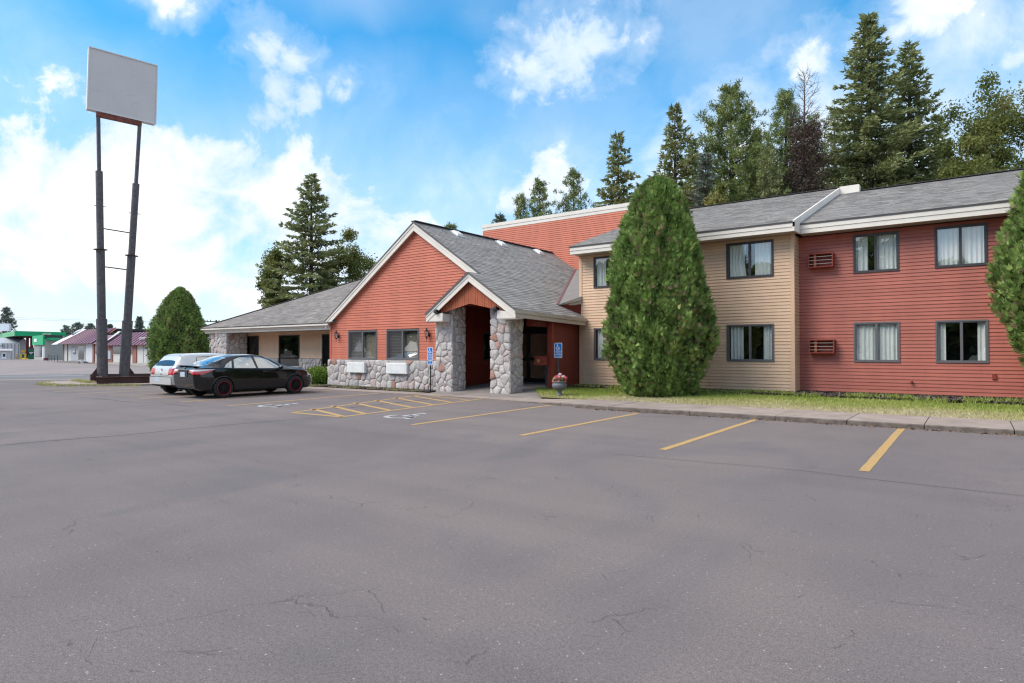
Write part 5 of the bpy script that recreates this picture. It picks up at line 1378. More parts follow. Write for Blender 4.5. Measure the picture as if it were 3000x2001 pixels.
for p_, q_, t in ((p1b, p1t, .655), (p2b, p2t, .645)):
    b = MB(); c = p_ + (q_ - p_) * t; b.tube([c - ex_ * .22, c + ex_ * .28], .018, 6); b.build('climbing_step', M['rust'], pyl)
# steel base frame on the island
f0 = Vector((-32.2, 11.86, 0)); fa = Vector((.36, .933, 0)); fb = Vector((-.933, .36, 0))
b = MB(); b.bar(f0 + V(0, 0, .22), f0 + fa * 6.0 + V(0, 0, .22), .16, .34); b.bar(f0 - fb * .06 + V(0, 0, .385), f0 + fa * 6.0 + V(0, 0, .385), .26, .025); b.build('base_beam', M['rust'], pyl)
b = MB(); b.bar(f0 + fb * .06 + V(0, 0, .22), f0 + fb * 1.9 + V(0, 0, .22), .16, .33); b.bar(f0 + fb * .12 + V(0, 0, .385), f0 + fb * 1.9 + V(0, 0, .385), .24, .02); b.build('base_beam', M['rust'], pyl)
b = MB(); m0 = (p1b + p2b) / 2; m0.z = .28; b.bar(m0 - ex_ * .95, m0 + ex_ * 2.4, .3, .36); b.build('base_beam', M['rust'], pyl)
for p_, s_ in ((p1b, -1), (p2b, 1)):
    b = MB(); c = Vector((p_.x, p_.y, .45)); d = ex_ * s_; d.z = 0
    b.extrude([c + d * .2, c + d * .46, c + d * .22 + V(0, 0, .36)], nrm * .03); b.build('gusset', M['rust'], pyl)
# island under the sign
isl = [(-33.4, 10.75), (-30.6, 13.0), (-28.7, 17.4), (-31.2, 19.0), (-36.6, 16.2), (-37.2, 11.6), (-35.4, 10.6)]
b = MB(); b.extrude([(x, y, -.02) for x, y in isl], (0, 0, .10)); b.build('sign_island', M['concrete'], kind='structure')
n = 2600; k = rng.integers(0, 4, n); t = rng.uniform(0, 1, n)
ed = np.array([[(-35.4, 10.55), (-33.4, 10.7)], [(-33.4, 10.7), (-30.6, 12.95)], [(-37.1, 11.6), (-35.4, 10.6)], [(-36.6, 12.4), (-33.5, 12.0)]])
x = ed[k, 0, 0] + (ed[k, 1, 0] - ed[k, 0, 0]) * t + rng.normal(0, .10, n); y = ed[k, 0, 1] + (ed[k, 1, 1] - ed[k, 0, 1]) * t + rng.normal(0, .09, n)
blades('island_grass', n, x, y, 0.0 * x + np.where(k == 3, .08, .0), .05, .16, rng.normal(.72, .18, n), w=.014)

# ------------------------------------------------------------------ parking signs
def text_mesh(txt, w, h):
    """a word as flat triangles fitted to w x h, origin at its middle"""
    cu = bpy.data.curves.new('text', 'FONT'); cu.body = txt; cu.resolution_u = 2
    o = bpy.data.objects.new('text', cu); COL.objects.link(o)
    dg = bpy.context.evaluated_depsgraph_get(); me = bpy.data.meshes.new_from_object(o.evaluated_get(dg))
    v = np.array([q.co[:2] for q in me.vertices]); f = [tuple(p.vertices) for p in me.polygons]
    bpy.data.objects.remove(o); bpy.data.meshes.remove(me); bpy.data.curves.remove(cu)
    lo, hi = v.min(0), v.max(0); v = (v - (lo + hi) / 2) / (hi - lo) * np.array([w, h]); return v, f
def rrect(w, h, r, n=5):
    return [(sx * (w / 2 - r) + r * math.cos(a + k * math.pi / 2 / n), sz * (h / 2 - r) + r * math.sin(a + k * math.pi / 2 / n))
            for sx, sz, a in ((1, 1, 0), (-1, 1, math.pi / 2), (-1, -1, math.pi), (1, -1, 1.5 * math.pi)) for k in range(n + 1)]
def parking_sign(loc, label, ztop, post_m, pw, van, rot=0.0, size=(.33, .60)):
    t = thing('parking_sign', label, 'parking sign', loc, 'accessible parking signs'); cr, sr = math.cos(rot), math.sin(rot)
    def TW(b): b.v = [(loc[0] + x * cr - y * sr, loc[1] + x * sr + y * cr, z) for x, y, z in b.v]; return b
    b = MB(); b.box(-pw, pw, 0, .012, loc[2] - .05, ztop - .05); b.box(-pw, -pw + .01, .012, .04, loc[2] - .05, ztop - .05); b.box(pw - .01, pw, .012, .04, loc[2] - .05, ztop - .05); TW(b).build('post', post_m, t)
    def plate(zc, w, h, rows, sym):
        b = MB(); b.extrude([(x, -.012, zc + z) for x, z in rrect(w, h, .035)], (0, .006, 0)); p = TW(b).build('sign_plate', M['signwhite'], t)
        b = MB(); b.face([(x, -.0135, zc + z) for x, z in rrect(w - .034, h - .034, .024)]); TW(b).build('blue_field', M['signblue'], p)
        g = MB()
        for (txt, cz, tw, thh) in rows:
            if txt is None: g.box(-w / 2 + .02, w / 2 - .02, -.0155, -.0145, zc + cz - .005, zc + cz + .005); continue
            v, f = text_mesh(txt, tw, thh); g.add([(a, -.0155, zc + cz + c) for a, c in v], f)
        if sym:
            isa(g, lambda a, c: (sym[1] * (a - .55), -.0155, zc + sym[0] + sym[1] * (c - .55)), .12)
        TW(g).build('lettering', M['signwhite'], p)
    w, h = size; k = h / .60
    plate(ztop - h / 2, w, h, [('PARKING', -.015 * k, .57 * w, .036 * k), (None, -.050 * k, 0, 0), ('VEHICLE ID', -.085 * k, .67 * w, .036 * k), ('REQUIRED', -.132 * k, .61 * w, .036 * k), (None, -.168 * k, 0, 0),
                               ('UP TO $200 FINE', -.200 * k, .80 * w, .032 * k), ('FOR VIOLATION', -.245 * k, .76 * w, .032 * k)], (.145 * k, .21 * k))
    if van: plate(ztop - h - .098, w, .17, [('VAN', .03, .08, .04), ('ACCESSIBLE', -.035, .20, .042)], None)
parking_sign((-16.70, 17.40, .06), 'blue parking sign with a second small plate below it beside the left stone pillar', 1.71, M['black'], .016, True, R(8), (.25, .49))
parking_sign((-12.05, 19.15, .20), 'blue parking sign on a grey channel post behind the flower urn', 1.86, M['post'], .026, False, R(14), (.295, .54))

# ------------------------------------------------------------------ urn with flowers, bin
ux, uy, uz = -10.92, 17.42, .115
b = MB(); b.lathe((ux, uy, uz), [(a_ * .86, b_ * .84) for a_, b_ in [(0, 0), (.15, 0), (.155, .03), (.10, .06), (.075, .14), (.085, .19), (.20, .25), (.275, .33), (.29, .41), (.265, .47), (.235, .50), (.275, .53), (.275, .56), (.24, .56), (.22, .50), (0, .50)]], 28)
tag(b.build('urn', M['urn'], smooth=True), 'grey footed urn planter on the lawn edge holding pink flowers', 'planter')
fl = thing('flowering_plant', 'bunch of pink and white geranium blooms in the grey urn', 'flowers', (ux, uy, uz + .42))
n = 260; a = rng.uniform(0, 6.28, n); r_ = .22 * np.sqrt(rng.uniform(0, 1, n)); z = uz + .42 + rng.uniform(0, .16, n)
p = np.stack([ux + r_ * np.cos(a), uy + r_ * np.sin(a), z], 1); d1 = rng.normal(0, 1, (n, 3)); d1 /= np.linalg.norm(d1, axis=1)[:, None]; d2 = np.cross(d1, rng.normal(0, 1, (n, 3))); d2 /= np.linalg.norm(d2, axis=1)[:, None]
v = np.stack([p - .03 * d1 - .03 * d2, p + .03 * d1 - .03 * d2, p + .03 * d1 + .03 * d2, p - .03 * d1 + .03 * d2], 1).reshape(-1, 3)
np_mesh('foliage', v, np.arange(n * 4).reshape(-1, 4), M['shrub'], fl, rnd=rng.uniform(0, .8, n), kind='stuff')
heads = [(-.22, .0, .60, 0), (-.15, -.1, .66, 0), (-.05, -.16, .62, 0), (.06, -.12, .65, 0), (.14, -.05, .60, 0), (-.10, .05, .72, 0), (.02, .02, .70, 0), (.24, .0, .60, 0), (.25, .06, .68, 0), (-.02, .08, .80, 1), (.15, .05, .73, 1), (-.19, .06, .70, 0), (.09, -.18, .57, 0), (-.14, -.17, .56, 0)]
for hx, hy, hz, wv in heads:
    n = 46; d = rng.normal(0, 1, (n, 3)); d /= np.linalg.norm(d, axis=1)[:, None]; c = np.array([ux + hx * .85, uy + hy * .85, uz + hz * .92 - .06]); p = c + d * .052
    s1 = np.cross(d, rng.normal(0, 1, (n, 3))); s1 /= np.linalg.norm(s1, axis=1)[:, None]; s2 = np.cross(d, s1); d_ = d * .012; e = .026
    v = np.stack([p - e * s1, p + e * s2 + d_, p + e * s1, p - e * s2 + d_], 1).reshape(-1, 3)
    np_mesh('bloom', v, np.arange(n * 4).reshape(-1, 4), M['petal_white'] if wv else M['petal_pink'], fl, rnd=rng.uniform(0, 1, n))
tb = thing('trash_can', 'dark grey tapered bin half hidden behind the red porch post', 'trash can', (-13.05, 20.1, .22))
b = MB(); b.lathe((-13.05, 20.1, .22), [(0, 0), (.15, 0), (.205, .66)], 20); b.build('bin_body', M['darktrim'], tb)
b = MB(); b.lathe((-13.05, 20.1, .88), [(.215, 0), (.225, .03), (.20, .10), (.10, .24), (0, .26)], 20); b.build('bin_lid', M['post'], tb)

# ------------------------------------------------------------------ vegetation
def unit(a): return a / np.maximum(np.linalg.norm(a, axis=1), 1e-9)[:, None]
def tris(P, D, L, Wd, rnd_, r):
    """slim triangles at P along D"""
    s = unit(np.cross(D, r.normal(0, 1, P.shape))) * Wd[:, None]
    return np.stack([P - s, P + s, P + D * L[:, None]], 1).reshape(-1, 3)
def trunk_obj(pts, rads, root, m='bark', n=8):
    b = MB(); b.tube(pts, rads, n); return b.build('trunk', M[m], root, smooth=True)
def conifer(name, label, x, y, H, Rr, seed, z0=.12, z_base=0.0, m='spruce', shape='spruce', dens=1.0, lean=(0, 0), tip=.10, group='trees behind the motel', needle=.34, gap=0.0, par=None):
    r = np.random.default_rng(seed); root = thing(name, label, 'tree', (x, y, z_base), group)
    tp = lambda t: np.array([x + lean[0] * t * H, y + lean[1] * t * H, z_base + t * H])
    trunk_obj([tp(0), tp(.35), tp(.7), tp(.99)], [H * .014 + .06, H * .011 + .04, H * .006 + .03, .012], root)
    nb = int(H * (9 if shape == 'spruce' else 5) * dens); LB = MB()
    Pl, Dl, Ll, Wl, Rl = [], [], [], [], []
    for i in range(nb):
        t = z0 + (1 - z0) * ((i + r.uniform(0, 1)) / nb) ** (1.0 if shape == 'spruce' else .8)
        if t > .995: continue
        az_ = i * 2.39996 + r.uniform(-.5, .5); q = (t - z0) / (1 - z0)
        if shape == 'spruce': prof = (1 - q) ** .86 * min(1, .70 + q * 2.2) + .035
        elif shape == 'pine': prof = min(1, (1 - q) * 1.9 + .05) ** .8 * (.45 + .55 * min(1, q * 2.5))
        else: prof = (1 - q) ** .7 * min(1, .4 + q * 3)
        ln_ = Rr * prof * r.uniform(.55, 1.08) + tip
        if r.uniform() < gap: continue
        up = .62 * q - .16 + r.normal(0, .12) if shape == 'spruce' else .30 + .3 * q + r.normal(0, .16)
        d = np.array([math.cos(az_), math.sin(az_), up]); d /= np.linalg.norm(d)
        side = np.array([-math.sin(az_), math.cos(az_), 0.]); p0 = tp(t)
        ns = max(3, int(ln_ / .20)) if shape == 'spruce' else max(2, int(ln_ / .42))
        s0 = .12 if shape == 'spruce' else .42
        ss = s0 + (1 - s0) * (np.arange(ns) + r.uniform(0, 1, ns)) / ns
        droop = -.16 * ln_ * ss ** 2 + .10 * ln_ * ss ** 4 if shape == 'spruce' else .06 * ln_ * ss ** 2
        c = p0 + d * (ss * ln_)[:, None]; c[:, 2] += droop
        k = 10 if shape == 'spruce' else 34
        C = np.repeat(c, k, 0); S = np.repeat(ss, k); n = len(C)
        sg = r.choice([-1, 1], n); wdt = (1.05 - S) * .34 * ln_ * .8 + .10
        if shape == 'spruce':
            off = sg * r.uniform(0, 1, n) * wdt
            C = C + side * off[:, None] + d * (-np.abs(off) * .25)[:, None]; C[:, 2] += r.normal(0, .05, n) - np.abs(off) * .12
            D = d * .75 + side * (sg * r.uniform(.2, .9, n))[:, None] + np.stack([r.normal(0, .25, n), r.normal(0, .25, n), r.normal(-.12, .35, n)], 1)
            L = r.uniform(.6, 1.2, n) * needle; Wd = L * r.uniform(.16, .28, n)
        else:
            tf = r.normal(0, 1, (len(c), 3)) * np.array([.16, .16, .10]) * ln_ ** .5; C = C + np.repeat(tf, k, 0) + r.normal(0, .07 + .012 * H ** .5, (n, 3))
            D = d * .30 + r.normal(0, .62, (n, 3)) + np.array([0, 0, .40]); L = r.uniform(.6, 1.2, n) * needle * .75; Wd = L * r.uniform(.10, .17, n)
        Pl.append(C); Dl.append(unit(D)); Ll.append(L); Wl.append(Wd)
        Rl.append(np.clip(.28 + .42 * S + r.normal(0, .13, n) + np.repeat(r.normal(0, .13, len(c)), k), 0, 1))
        if i % (2 if shape == 'pine' else 3) == 0 and ln_ > .8:
            e = p0 + d * ln_ * .8; LB.tube([p0, (p0 + e) / 2 + np.array([0, 0, -.03 * ln_]), e], [.012 * ln_ + .015, .008 * ln_ + .012, .008], 5)
    P, D, L, Wd = map(np.concatenate, (Pl, Dl, Ll, Wl)); rn = np.concatenate(Rl)
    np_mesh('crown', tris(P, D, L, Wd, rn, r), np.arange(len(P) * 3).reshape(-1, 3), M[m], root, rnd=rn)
    if LB.f: LB.build('branches', M['bark'], root, kind='stuff')
    return root
def deciduous(name, label, x, y, H, Rr, seed, z_base=0.0, m='leaf', nclump=70, leaf=.13, trunk_h=.25, rz_=None, group='trees behind the motel', per=230):
    r = np.random.default_rng(seed); root = thing(name, label, 'tree', (x, y, z_base), group)
    top = np.array([x, y, z_base + H]); b0 = np.array([x, y, z_base])
    trunk_obj([b0, b0 + [0, 0, H * .3], b0 + [.1, 0, H * .6], b0 + [.1, .1, H * .9]], [.02 * H, .016 * H, .01 * H, .02], root)
    u = unit(r.normal(0, 1, (nclump, 3))) * (r.uniform(.25, 1, nclump) ** .45)[:, None]
    c0 = np.array([x, y, z_base + H * (trunk_h + (1 - trunk_h) / 2)]); rad = np.array([Rr, Rr, H * (1 - trunk_h) / 2])
    C = c0 + u * rad; C += r.normal(0, .04, C.shape) * rad
    LB = MB()
    for c in C[::2]:
        a = b0 + np.array([.05, 0, H * r.uniform(.22, .6)]); mid_ = (a + c) / 2 + r.normal(0, .15, 3); LB.tube([a, mid_, c], [.03 + .004 * H, .022, .008], 5)
    LB.build('branches', M['bark'], root, kind='stuff')
    n = nclump * per; k = np.repeat(np.arange(nclump), per); sz = (Rr * .16 + .18) * r.uniform(.7, 1.3, nclump)
    P = C[k] + r.normal(0, .55, (n, 3)) * sz[k][:, None]
    d1 = unit(r.normal(0, 1, (n, 3)) + np.array([0, 0, .0])); d2 = unit(np.cross(d1, r.normal(0, 1, (n, 3)))); s = leaf * r.uniform(.6, 1.2, n)[:, None]
    v = np.stack([P - d1 * s, P + d2 * s * .5, P + d1 * s, P - d2 * s * .5], 1).reshape(-1, 3)
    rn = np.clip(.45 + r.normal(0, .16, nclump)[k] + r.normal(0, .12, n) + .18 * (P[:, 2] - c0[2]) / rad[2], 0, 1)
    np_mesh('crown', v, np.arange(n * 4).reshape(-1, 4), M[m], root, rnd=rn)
    return root
def arborvitae(label, x, y, z, H, Rr, seed, n=30000, prof=None, group='clipped cedars along the motel'):
    r = np.random.default_rng(seed); root = thing('cedar_tree', label, 'tree', (x, y, z), group)
    prof = prof or [(0, .60), (.08, .78), (.2, .95), (.33, 1.0), (.5, .90), (.65, .74), (.8, .52), (.9, .35), (.96, .20), (1, .03)]
    px, py = zip(*prof); ph = r.uniform(0, 6.28, 9)
    lump = lambda th, t: 1 + .055 * np.sin(3 * th + ph[0] + 4 * t) + .05 * np.sin(5 * th + ph[1] - 9 * t) + .045 * np.sin(2 * th + ph[2] + 14 * t) + .035 * np.sin(9 * th + ph[3] + 23 * t) + .03 * np.sin(13 * th + ph[4] - 31 * t)
    t = r.uniform(0, 1, n * 2); keep = r.uniform(0, 1, n * 2) < np.interp(t, px, py) * .9 + .12; t = t[keep][:n]; n = len(t); th = r.uniform(0, 2 * math.pi, n)
    inset = 1 - .24 * r.uniform(0, 1, n) ** 1.5 - .075 * (1 + np.sin(11 * th + 19 * t + ph[8]) * np.sin(33 * t - 5 * th + ph[5])) - .05 * np.clip(np.sin(23 * th - 41 * t + ph[1]), 0, 1) + .05 * r.normal(0, 1, n) * (r.uniform(0, 1, n) < .25)
    rr = Rr * np.interp(t, px, py) * lump(th, t) * inset
    P = np.stack([x + rr * np.cos(th), y + rr * np.sin(th), z + t * H], 1)
    rad = np.stack([np.cos(th), np.sin(th), 0 * th], 1)
    D = unit(rad * r.uniform(.3, .9, n)[:, None] + np.array([0, 0, .75]) + r.normal(0, .33, (n, 3)))
    T = unit(np.cross(D, rad + r.normal(0, .5, (n, 3))))
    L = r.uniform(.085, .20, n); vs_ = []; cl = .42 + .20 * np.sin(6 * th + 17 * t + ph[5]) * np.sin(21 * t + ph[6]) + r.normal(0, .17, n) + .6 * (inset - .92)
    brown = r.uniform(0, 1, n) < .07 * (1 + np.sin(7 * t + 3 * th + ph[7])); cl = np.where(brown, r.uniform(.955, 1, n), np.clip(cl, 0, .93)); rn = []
    for a, k in ((-.75, .62), (-.38, .85), (0, 1.0), (.38, .85), (.75, .62)):
        d = D * math.cos(a) + T * math.sin(a); w = np.cross(d, np.cross(D, T)); w = unit(w)
        p0 = P + D * (L * .12 * (1 - abs(a)))[:, None]; l = (L * k)[:, None]; s = w * (L * .085)[:, None]
        vs_.append(np.stack([p0, p0 + d * l * .55 + s, p0 + d * l, p0 + d * l * .55 - s], 1)); rn.append(cl)
    v = np.stack(vs_, 1).reshape(-1, 3); rn = np.stack(rn, 1).reshape(-1)
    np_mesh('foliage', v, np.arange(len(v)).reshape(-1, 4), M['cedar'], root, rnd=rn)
    b = MB(); m_ = 28; rows = []
    for q in np.linspace(0, .97, 18):
        a = np.linspace(0, 2 * math.pi, m_, endpoint=False); rad_ = Rr * np.interp(q, px, py) * lump(a, q) * .80
        rows += [(x + rad_[i] * math.cos(a[i]), y + rad_[i] * math.sin(a[i]), z + q * H) for i in range(m_)]
    b.add(rows, [(i * m_ + k, i * m_ + (k + 1) % m_, (i + 1) * m_ + (k + 1) % m_, (i + 1) * m_ + k) for i in range(17) for k in range(m_)]); b.build('inner_twigs', M['cedarcore'], root, smooth=True)
    b = MB(); b.tube([(x, y, z - .1), (x, y, z + H * .5)], [.12, .06], 8); b.build('trunk', M['bark'], root)
    return root
arborvitae('egg shaped green cedar standing in front of the tan two storey wall', -8.20, 19.10, .16, 6.95, 1.66, 11, 70000, prof=[(0, .70), (.05, .78), (.12, .88), (.27, 1.02), (.40, 1.0), (.53, .93), (.66, .79), (.78, .67), (.87, .56), (.93, .45), (.975, .28), (1, .05)])
cx_, cy_ = 1.98, 20.05
arborvitae('tall green cedar cut by the right edge of the frame before the red wall', cx_, cy_, .30, 7.0, 1.58, 12, 44000, prof=[(0, .25), (.08, .45), (.2, .80), (.33, .98), (.45, 1.0), (.6, .88), (.75, .68), (.88, .42), (.96, .20), (1, .03)])
ax_, ay_ = spot(527, 44)
arborvitae('round topped cedar at the far left end of the motel beside the cars', ax_, ay_, 0, 6.0, 2.0, 13, 30000, prof=[(0, .80), (.1, .92), (.25, 1.0), (.4, .98), (.6, .84), (.75, .66), (.87, .44), (.95, .24), (1, .04)])

# shrub by the stone base
r = np.random.default_rng(3); bx, by = -24.55, 18.25
sh = thing('shrub', 'low bright green shrub at the corner of the stone base', 'shrub', (bx, by, .03))
n = 5200; u = unit(r.normal(0, 1, (n, 3))) * (r.uniform(.3, 1, n) ** .5)[:, None]
P = np.array([bx, by, .38]) + u * np.array([.95, .6, .46]); P += .06 * r.normal(0, 1, P.shape); P[:, 2] = np.maximum(P[:, 2], .05)
d1 = unit(r.normal(0, 1, (n, 3)) + u * .6); d2 = unit(np.cross(d1, r.normal(0, 1, (n, 3)))); s = .055 * r.uniform(.6, 1.2, n)[:, None]
np_mesh('foliage', np.stack([P - d1 * s, P + d2 * s * .5, P + d1 * s, P - d2 * s * .5], 1).reshape(-1, 3), np.arange(n * 4).reshape(-1, 4), M['shrub'], sh, rnd=np.clip(.35 + .3 * u[:, 2] + r.normal(0, .18, n), 0, 1))
b = MB()
for k in range(14):
    e = np.array([bx, by, .4]) + u[k * 17] * np.array([.8, .5, .4]); b.tube([(bx + .1 * u[k][0], by, .02), e], [.012, .005], 5)
b.build('stems', M['bark'], sh, kind='stuff')

def tree_at(u, v, depth): x, y = spot(u, depth); return x, y, hgt(v, depth)
px = 3000 / 2351.0
def con(u, v, depth, halfw, label, seed, name='spruce_tree', **kw):       # apex given by bearing and elevation, half width in the same units
    x, y, H = tree_at(u * px, v * px, depth); return conifer(name, label, x, y, H, halfw * px / FPX * depth, seed, **kw)
con(2000, 26, 46, 205, 'tallest dark spruce towering over the middle of the right wing roof', 101, z0=.16, dens=1.25, needle=.36)
con(2094, 96, 48, 195, 'second tall spruce close against the right side of the tallest one', 102, z0=.14, dens=1.15, needle=.36)
con(1682, 200, 47, 135, 'broad dark pine left of the bare brown tree', 104, name='pine_tree', shape='pine', m='pine', z0=.22, dens=2.3, needle=.36)
con(1808, 212, 50, 90, 'narrow green pine just left of the bare brown tree', 105, name='pine_tree', shape='pine', m='pine', z0=.22, dens=2.0, needle=.36)
con(1552, 240, 46, 150, 'open slim spruce right above the egg shaped cedar', 106, z0=.15, dens=.95, gap=.12, needle=.34)
con(1421, 303, 50, 140, 'slim pointed spruce over the tall red block with the roof fan', 107, z0=.15, dens=.95, gap=.1, needle=.34)
con(1318, 393, 54, 66, 'bushy pine over the middle of the tall red block', 108, name='pine_tree', shape='pine', m='pine', z0=.35, dens=1.1, needle=.34)
con(1240, 416, 54, 56, 'small open pine near the left end of the tall red block', 109, name='pine_tree', shape='pine', m='pine', z0=.4, dens=1.0, needle=.38)
con(1196, 450, 56, 30, 'short dark pine next to the small open pine', 110, name='pine_tree', shape='pine', m='spruce', z0=.4, dens=1.0, needle=.36)
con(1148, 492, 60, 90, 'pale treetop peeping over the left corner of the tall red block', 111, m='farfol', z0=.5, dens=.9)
con(1035, 515, 60, 30, 'dark treetop peeping over the lobby roof ridge', 112, name='pine_tree', shape='pine', m='pine', z0=.5, dens=.9)
con(1470, 425, 52, 70, 'little dark spruce tucked beside the top of the egg shaped cedar', 113, z0=.2, dens=.8)
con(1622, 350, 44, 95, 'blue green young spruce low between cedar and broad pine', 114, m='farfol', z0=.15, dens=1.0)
con(1740, 300, 53, 66, 'dark pine filling in behind the broad pine', 115, name='pine_tree', shape='pine', m='spruce', z0=.2, dens=1.2)
con(1592, 318, 55, 105, 'dark spruce half hidden between the slim spruce and the broad pine', 131, z0=.1, dens=1.0)
con(1868, 268, 55, 80, 'green pine directly behind the bare brown tree', 132, name='pine_tree', shape='pine', m='pine', z0=.15, dens=1.3)
con(1765, 345, 44, 60, 'low bushy pine under the gap left of the bare brown tree', 133, name='pine_tree', shape='pine', m='spruce', z0=.12, dens=1.3)
con(1920, 250, 54, 82, 'dark pine in the shade behind the tallest spruce', 116, name='pine_tree', shape='pine', m='spruce', z0=.15, dens=1.2)
con(2160, 262, 54, 130, 'dark spruce behind the pair of tall spruces on the right', 117, z0=.1, dens=1.0)
con(714, 398, 52, 170, 'pointed dark spruce behind the dining wing roof', 120, z0=.06, dens=1.15, needle=.34, group='trees behind the dining wing')
for (u, v, dp, w, hh, lab, sd) in ((800, 535, 56, 66, 0, 'loose yellowing broadleaf tree right of the dining wing spruce', 121), (2290, 172, 42, 118, 0, 'tall loose broadleaf tree at the upper right edge', 122), (2225, 330, 40, 66, 0, 'lower broadleaf tree over the right end of the roof', 123),
                                   (1660, 430, 42, 44, 0, 'small broadleaf tree low behind the cedar and the roof', 124), (640, 560, 54, 40, 0, 'broadleaf sapling left of the dining wing spruce', 125)):
    x, y, H = tree_at(u * px, v * px, dp)
    deciduous('broadleaf_tree', lab, x, y, H, w * px / FPX * dp, sd, group='trees behind the dining wing' if u < 900 else 'trees behind the motel', nclump=110 if u > 2250 else 60, leaf=.115, per=380, trunk_h=.12)
# bare, dying pine: brown twigs on grey limbs
x, y, H = tree_at(1853 * px, 165 * px, 45); rr_ = np.random.default_rng(130)
dt = thing('dead_pine', 'dying brown pine with bare twiggy top', 'tree', (x, y, 0), 'trees behind the motel')
trunk_obj([(x, y, 0), (x + .1, y, H * .5), (x - .1, y, H * .8), (x, y, H)], [.24, .17, .09, .015], dt, 'deadbark')
LB = MB(); Pl = []; Dl = []
for i in range(150):
    t = .30 + .69 * (i + rr_.uniform()) / 150; q = (t - .3) / .7; a = i * 2.4 + rr_.uniform(-.4, .4); ln_ = (1.9 * (1 - q) ** .6 + .5) * rr_.uniform(.6, 1.1)
    d = np.array([math.cos(a), math.sin(a), .35 + .5 * q]); d /= np.linalg.norm(d); p0 = np.array([x, y, t * H]); e = p0 + d * ln_
    LB.tube([p0, e], [.035 * (1 - q) + .012, .008], 4)
    for k in range(6):
        s0 = p0 + d * ln_ * rr_.uniform(.3, 1); dd = d + rr_.normal(0, .5, 3); LB.tube([s0, s0 + dd * .5 * rr_.uniform(.5, 1)], [.012, .006], 3, caps=False)
    if q < .72:
        m_ = 110; s_ = rr_.uniform(.35, 1.05, m_); Pl.append(p0 + d * (s_ * ln_)[:, None] + rr_.normal(0, .20, (m_, 3))); Dl.append(unit(d * .4 + rr_.normal(0, .6, (m_, 3))))
LB.build('branches', M['deadbark'], dt, kind='stuff')
P, D = np.concatenate(Pl), np.concatenate(Dl); n = len(P); L = rr_.uniform(.15, .34, n)
np_mesh('crown', tris(P, D, L, L * .16, None, rr_), np.arange(n * 3).reshape(-1, 3), M['deadneedle'], dt, rnd=rr_.uniform(0, 1, n))
# wood behind and the far side of the street (seen in gaps and in the window panes): one mass
def mass(name, pts, H0, H1, seed, m, n, leaf=.5, slim=.33, hs=None):
    r = np.random.default_rng(seed); k = r.integers(0, len(pts), n); c = np.array(pts)[k]
    hh = (r.uniform(H0, H1, len(pts)) if hs is None else np.array(hs))[k]; rad = hh * slim; u = unit(r.normal(0, 1, (n, 3))) * (r.uniform(.3, 1, n) ** .4)[:, None]
    P = np.stack([c[:, 0] + u[:, 0] * rad, c[:, 1] + u[:, 1] * rad, hh * .5 + u[:, 2] * hh * .5], 1)
    d1 = unit(r.normal(0, 1, (n, 3))); d2 = unit(np.cross(d1, r.normal(0, 1, (n, 3)))); s = leaf * r.uniform(.6, 1.3, n)[:, None]
    return np_mesh(name, np.stack([P - d1 * s, P + d2 * s * .6, P + d1 * s, P - d2 * s * .6], 1).reshape(-1, 3), np.arange(n * 4).reshape(-1, 4), M[m], None, rnd=np.clip(.4 + .3 * u[:, 2] + r.normal(0, .15, n), 0, 1), kind='stuff')
wr = random.Random(5); wp = []; wh = []
for row, dp in enumerate((56, 62)):
    for u in range(1545, 2420, 34):
        wp.append(spot((u + wr.uniform(-12, 12)) * px, dp)); wh.append(hgt((wr.uniform(345, 425) if u > 1640 else wr.uniform(415, 450)) * px, dp))
mass('woods', wp, 0, 0, 140, 'pine', 60000, .24, .11, wh)
mass('treeline', [(x, -42 - 6 * (k % 2)) for k, x in enumerate(np.arange(-170, 60, 7))] + [(-150 - 3 * k, -40 + 0 * k) for k in range(6)], 11, 17, 141, 'pine', 60000, .8)

# ------------------------------------------------------------------ across the street
A2 = Vector((-69.487, 30.389, 0)); e2 = Vector((-35.417, 3.414, 0)).normalized(); n2 = Vector((-e2.y, e2.x, 0)); n2 = n2 if n2.y < 0 else -n2   # n2 faces the street
def Cf(t, d, z): q = A2 + e2 * t + n2 * d; return (q.x, q.y, z)
M['offwhite'] = mat('offwhite_siding', (.60, .585, .54), .7, nscale=3, namt=.08)
M['mauve'] = mat('mauve_metal_roof', (.235, .115, .155), .5, nscale=2, namt=.12)
M['brick'] = mat('far_brick', (.26, .10, .075), .9, nscale=9, namt=1, tint=(.36, .17, .13))
M['block'] = mat('painted_block', (.44, .42, .38), .9, nscale=4, namt=.1)
M['greenp'] = mat('green_canopy', (.004, .40, .155), .5)
M['maroon'] = mat('maroon_column', (.16, .018, .035), .5)
M['greymetal'] = mat('grey_metal_siding', (.42, .43, .46), .6, nscale=2, namt=.08)
M['palemetal'] = mat('pale_metal_siding', (.62, .63, .65), .6, nscale=2, namt=.06)
M['yel'] = mat('yellow_bollard', (.72, .46, .02), .5)
M['pumpgreen'] = mat('pump_green', (.01, .13, .075), .4)
M['shinroof'] = mat('far_dark_roof', (.07, .062, .065), .9)
cafe = thing('cafe', 'low white diner with a mauve seamed metal roof and brick piers', 'building', Cf(17, -5, 0))
def cf_box(name, t0, t1, d0, d1, z0, z1, m, parent=cafe):
    b = MB(); c = [Cf(t0, d0, z0), Cf(t1, d0, z0), Cf(t1, d1, z0), Cf(t0, d1, z0)]; b.extrude(c, (0, 0, z1 - z0)); return b.build(name, M[m], parent)
wall_c = cf_box('wall', -2, 19.5, 0, -9, 0, 2.55, 'offwhite'); cf_box('wall', 19.5, 35.4, -.3, -9, 0, 2.65, 'offwhite')
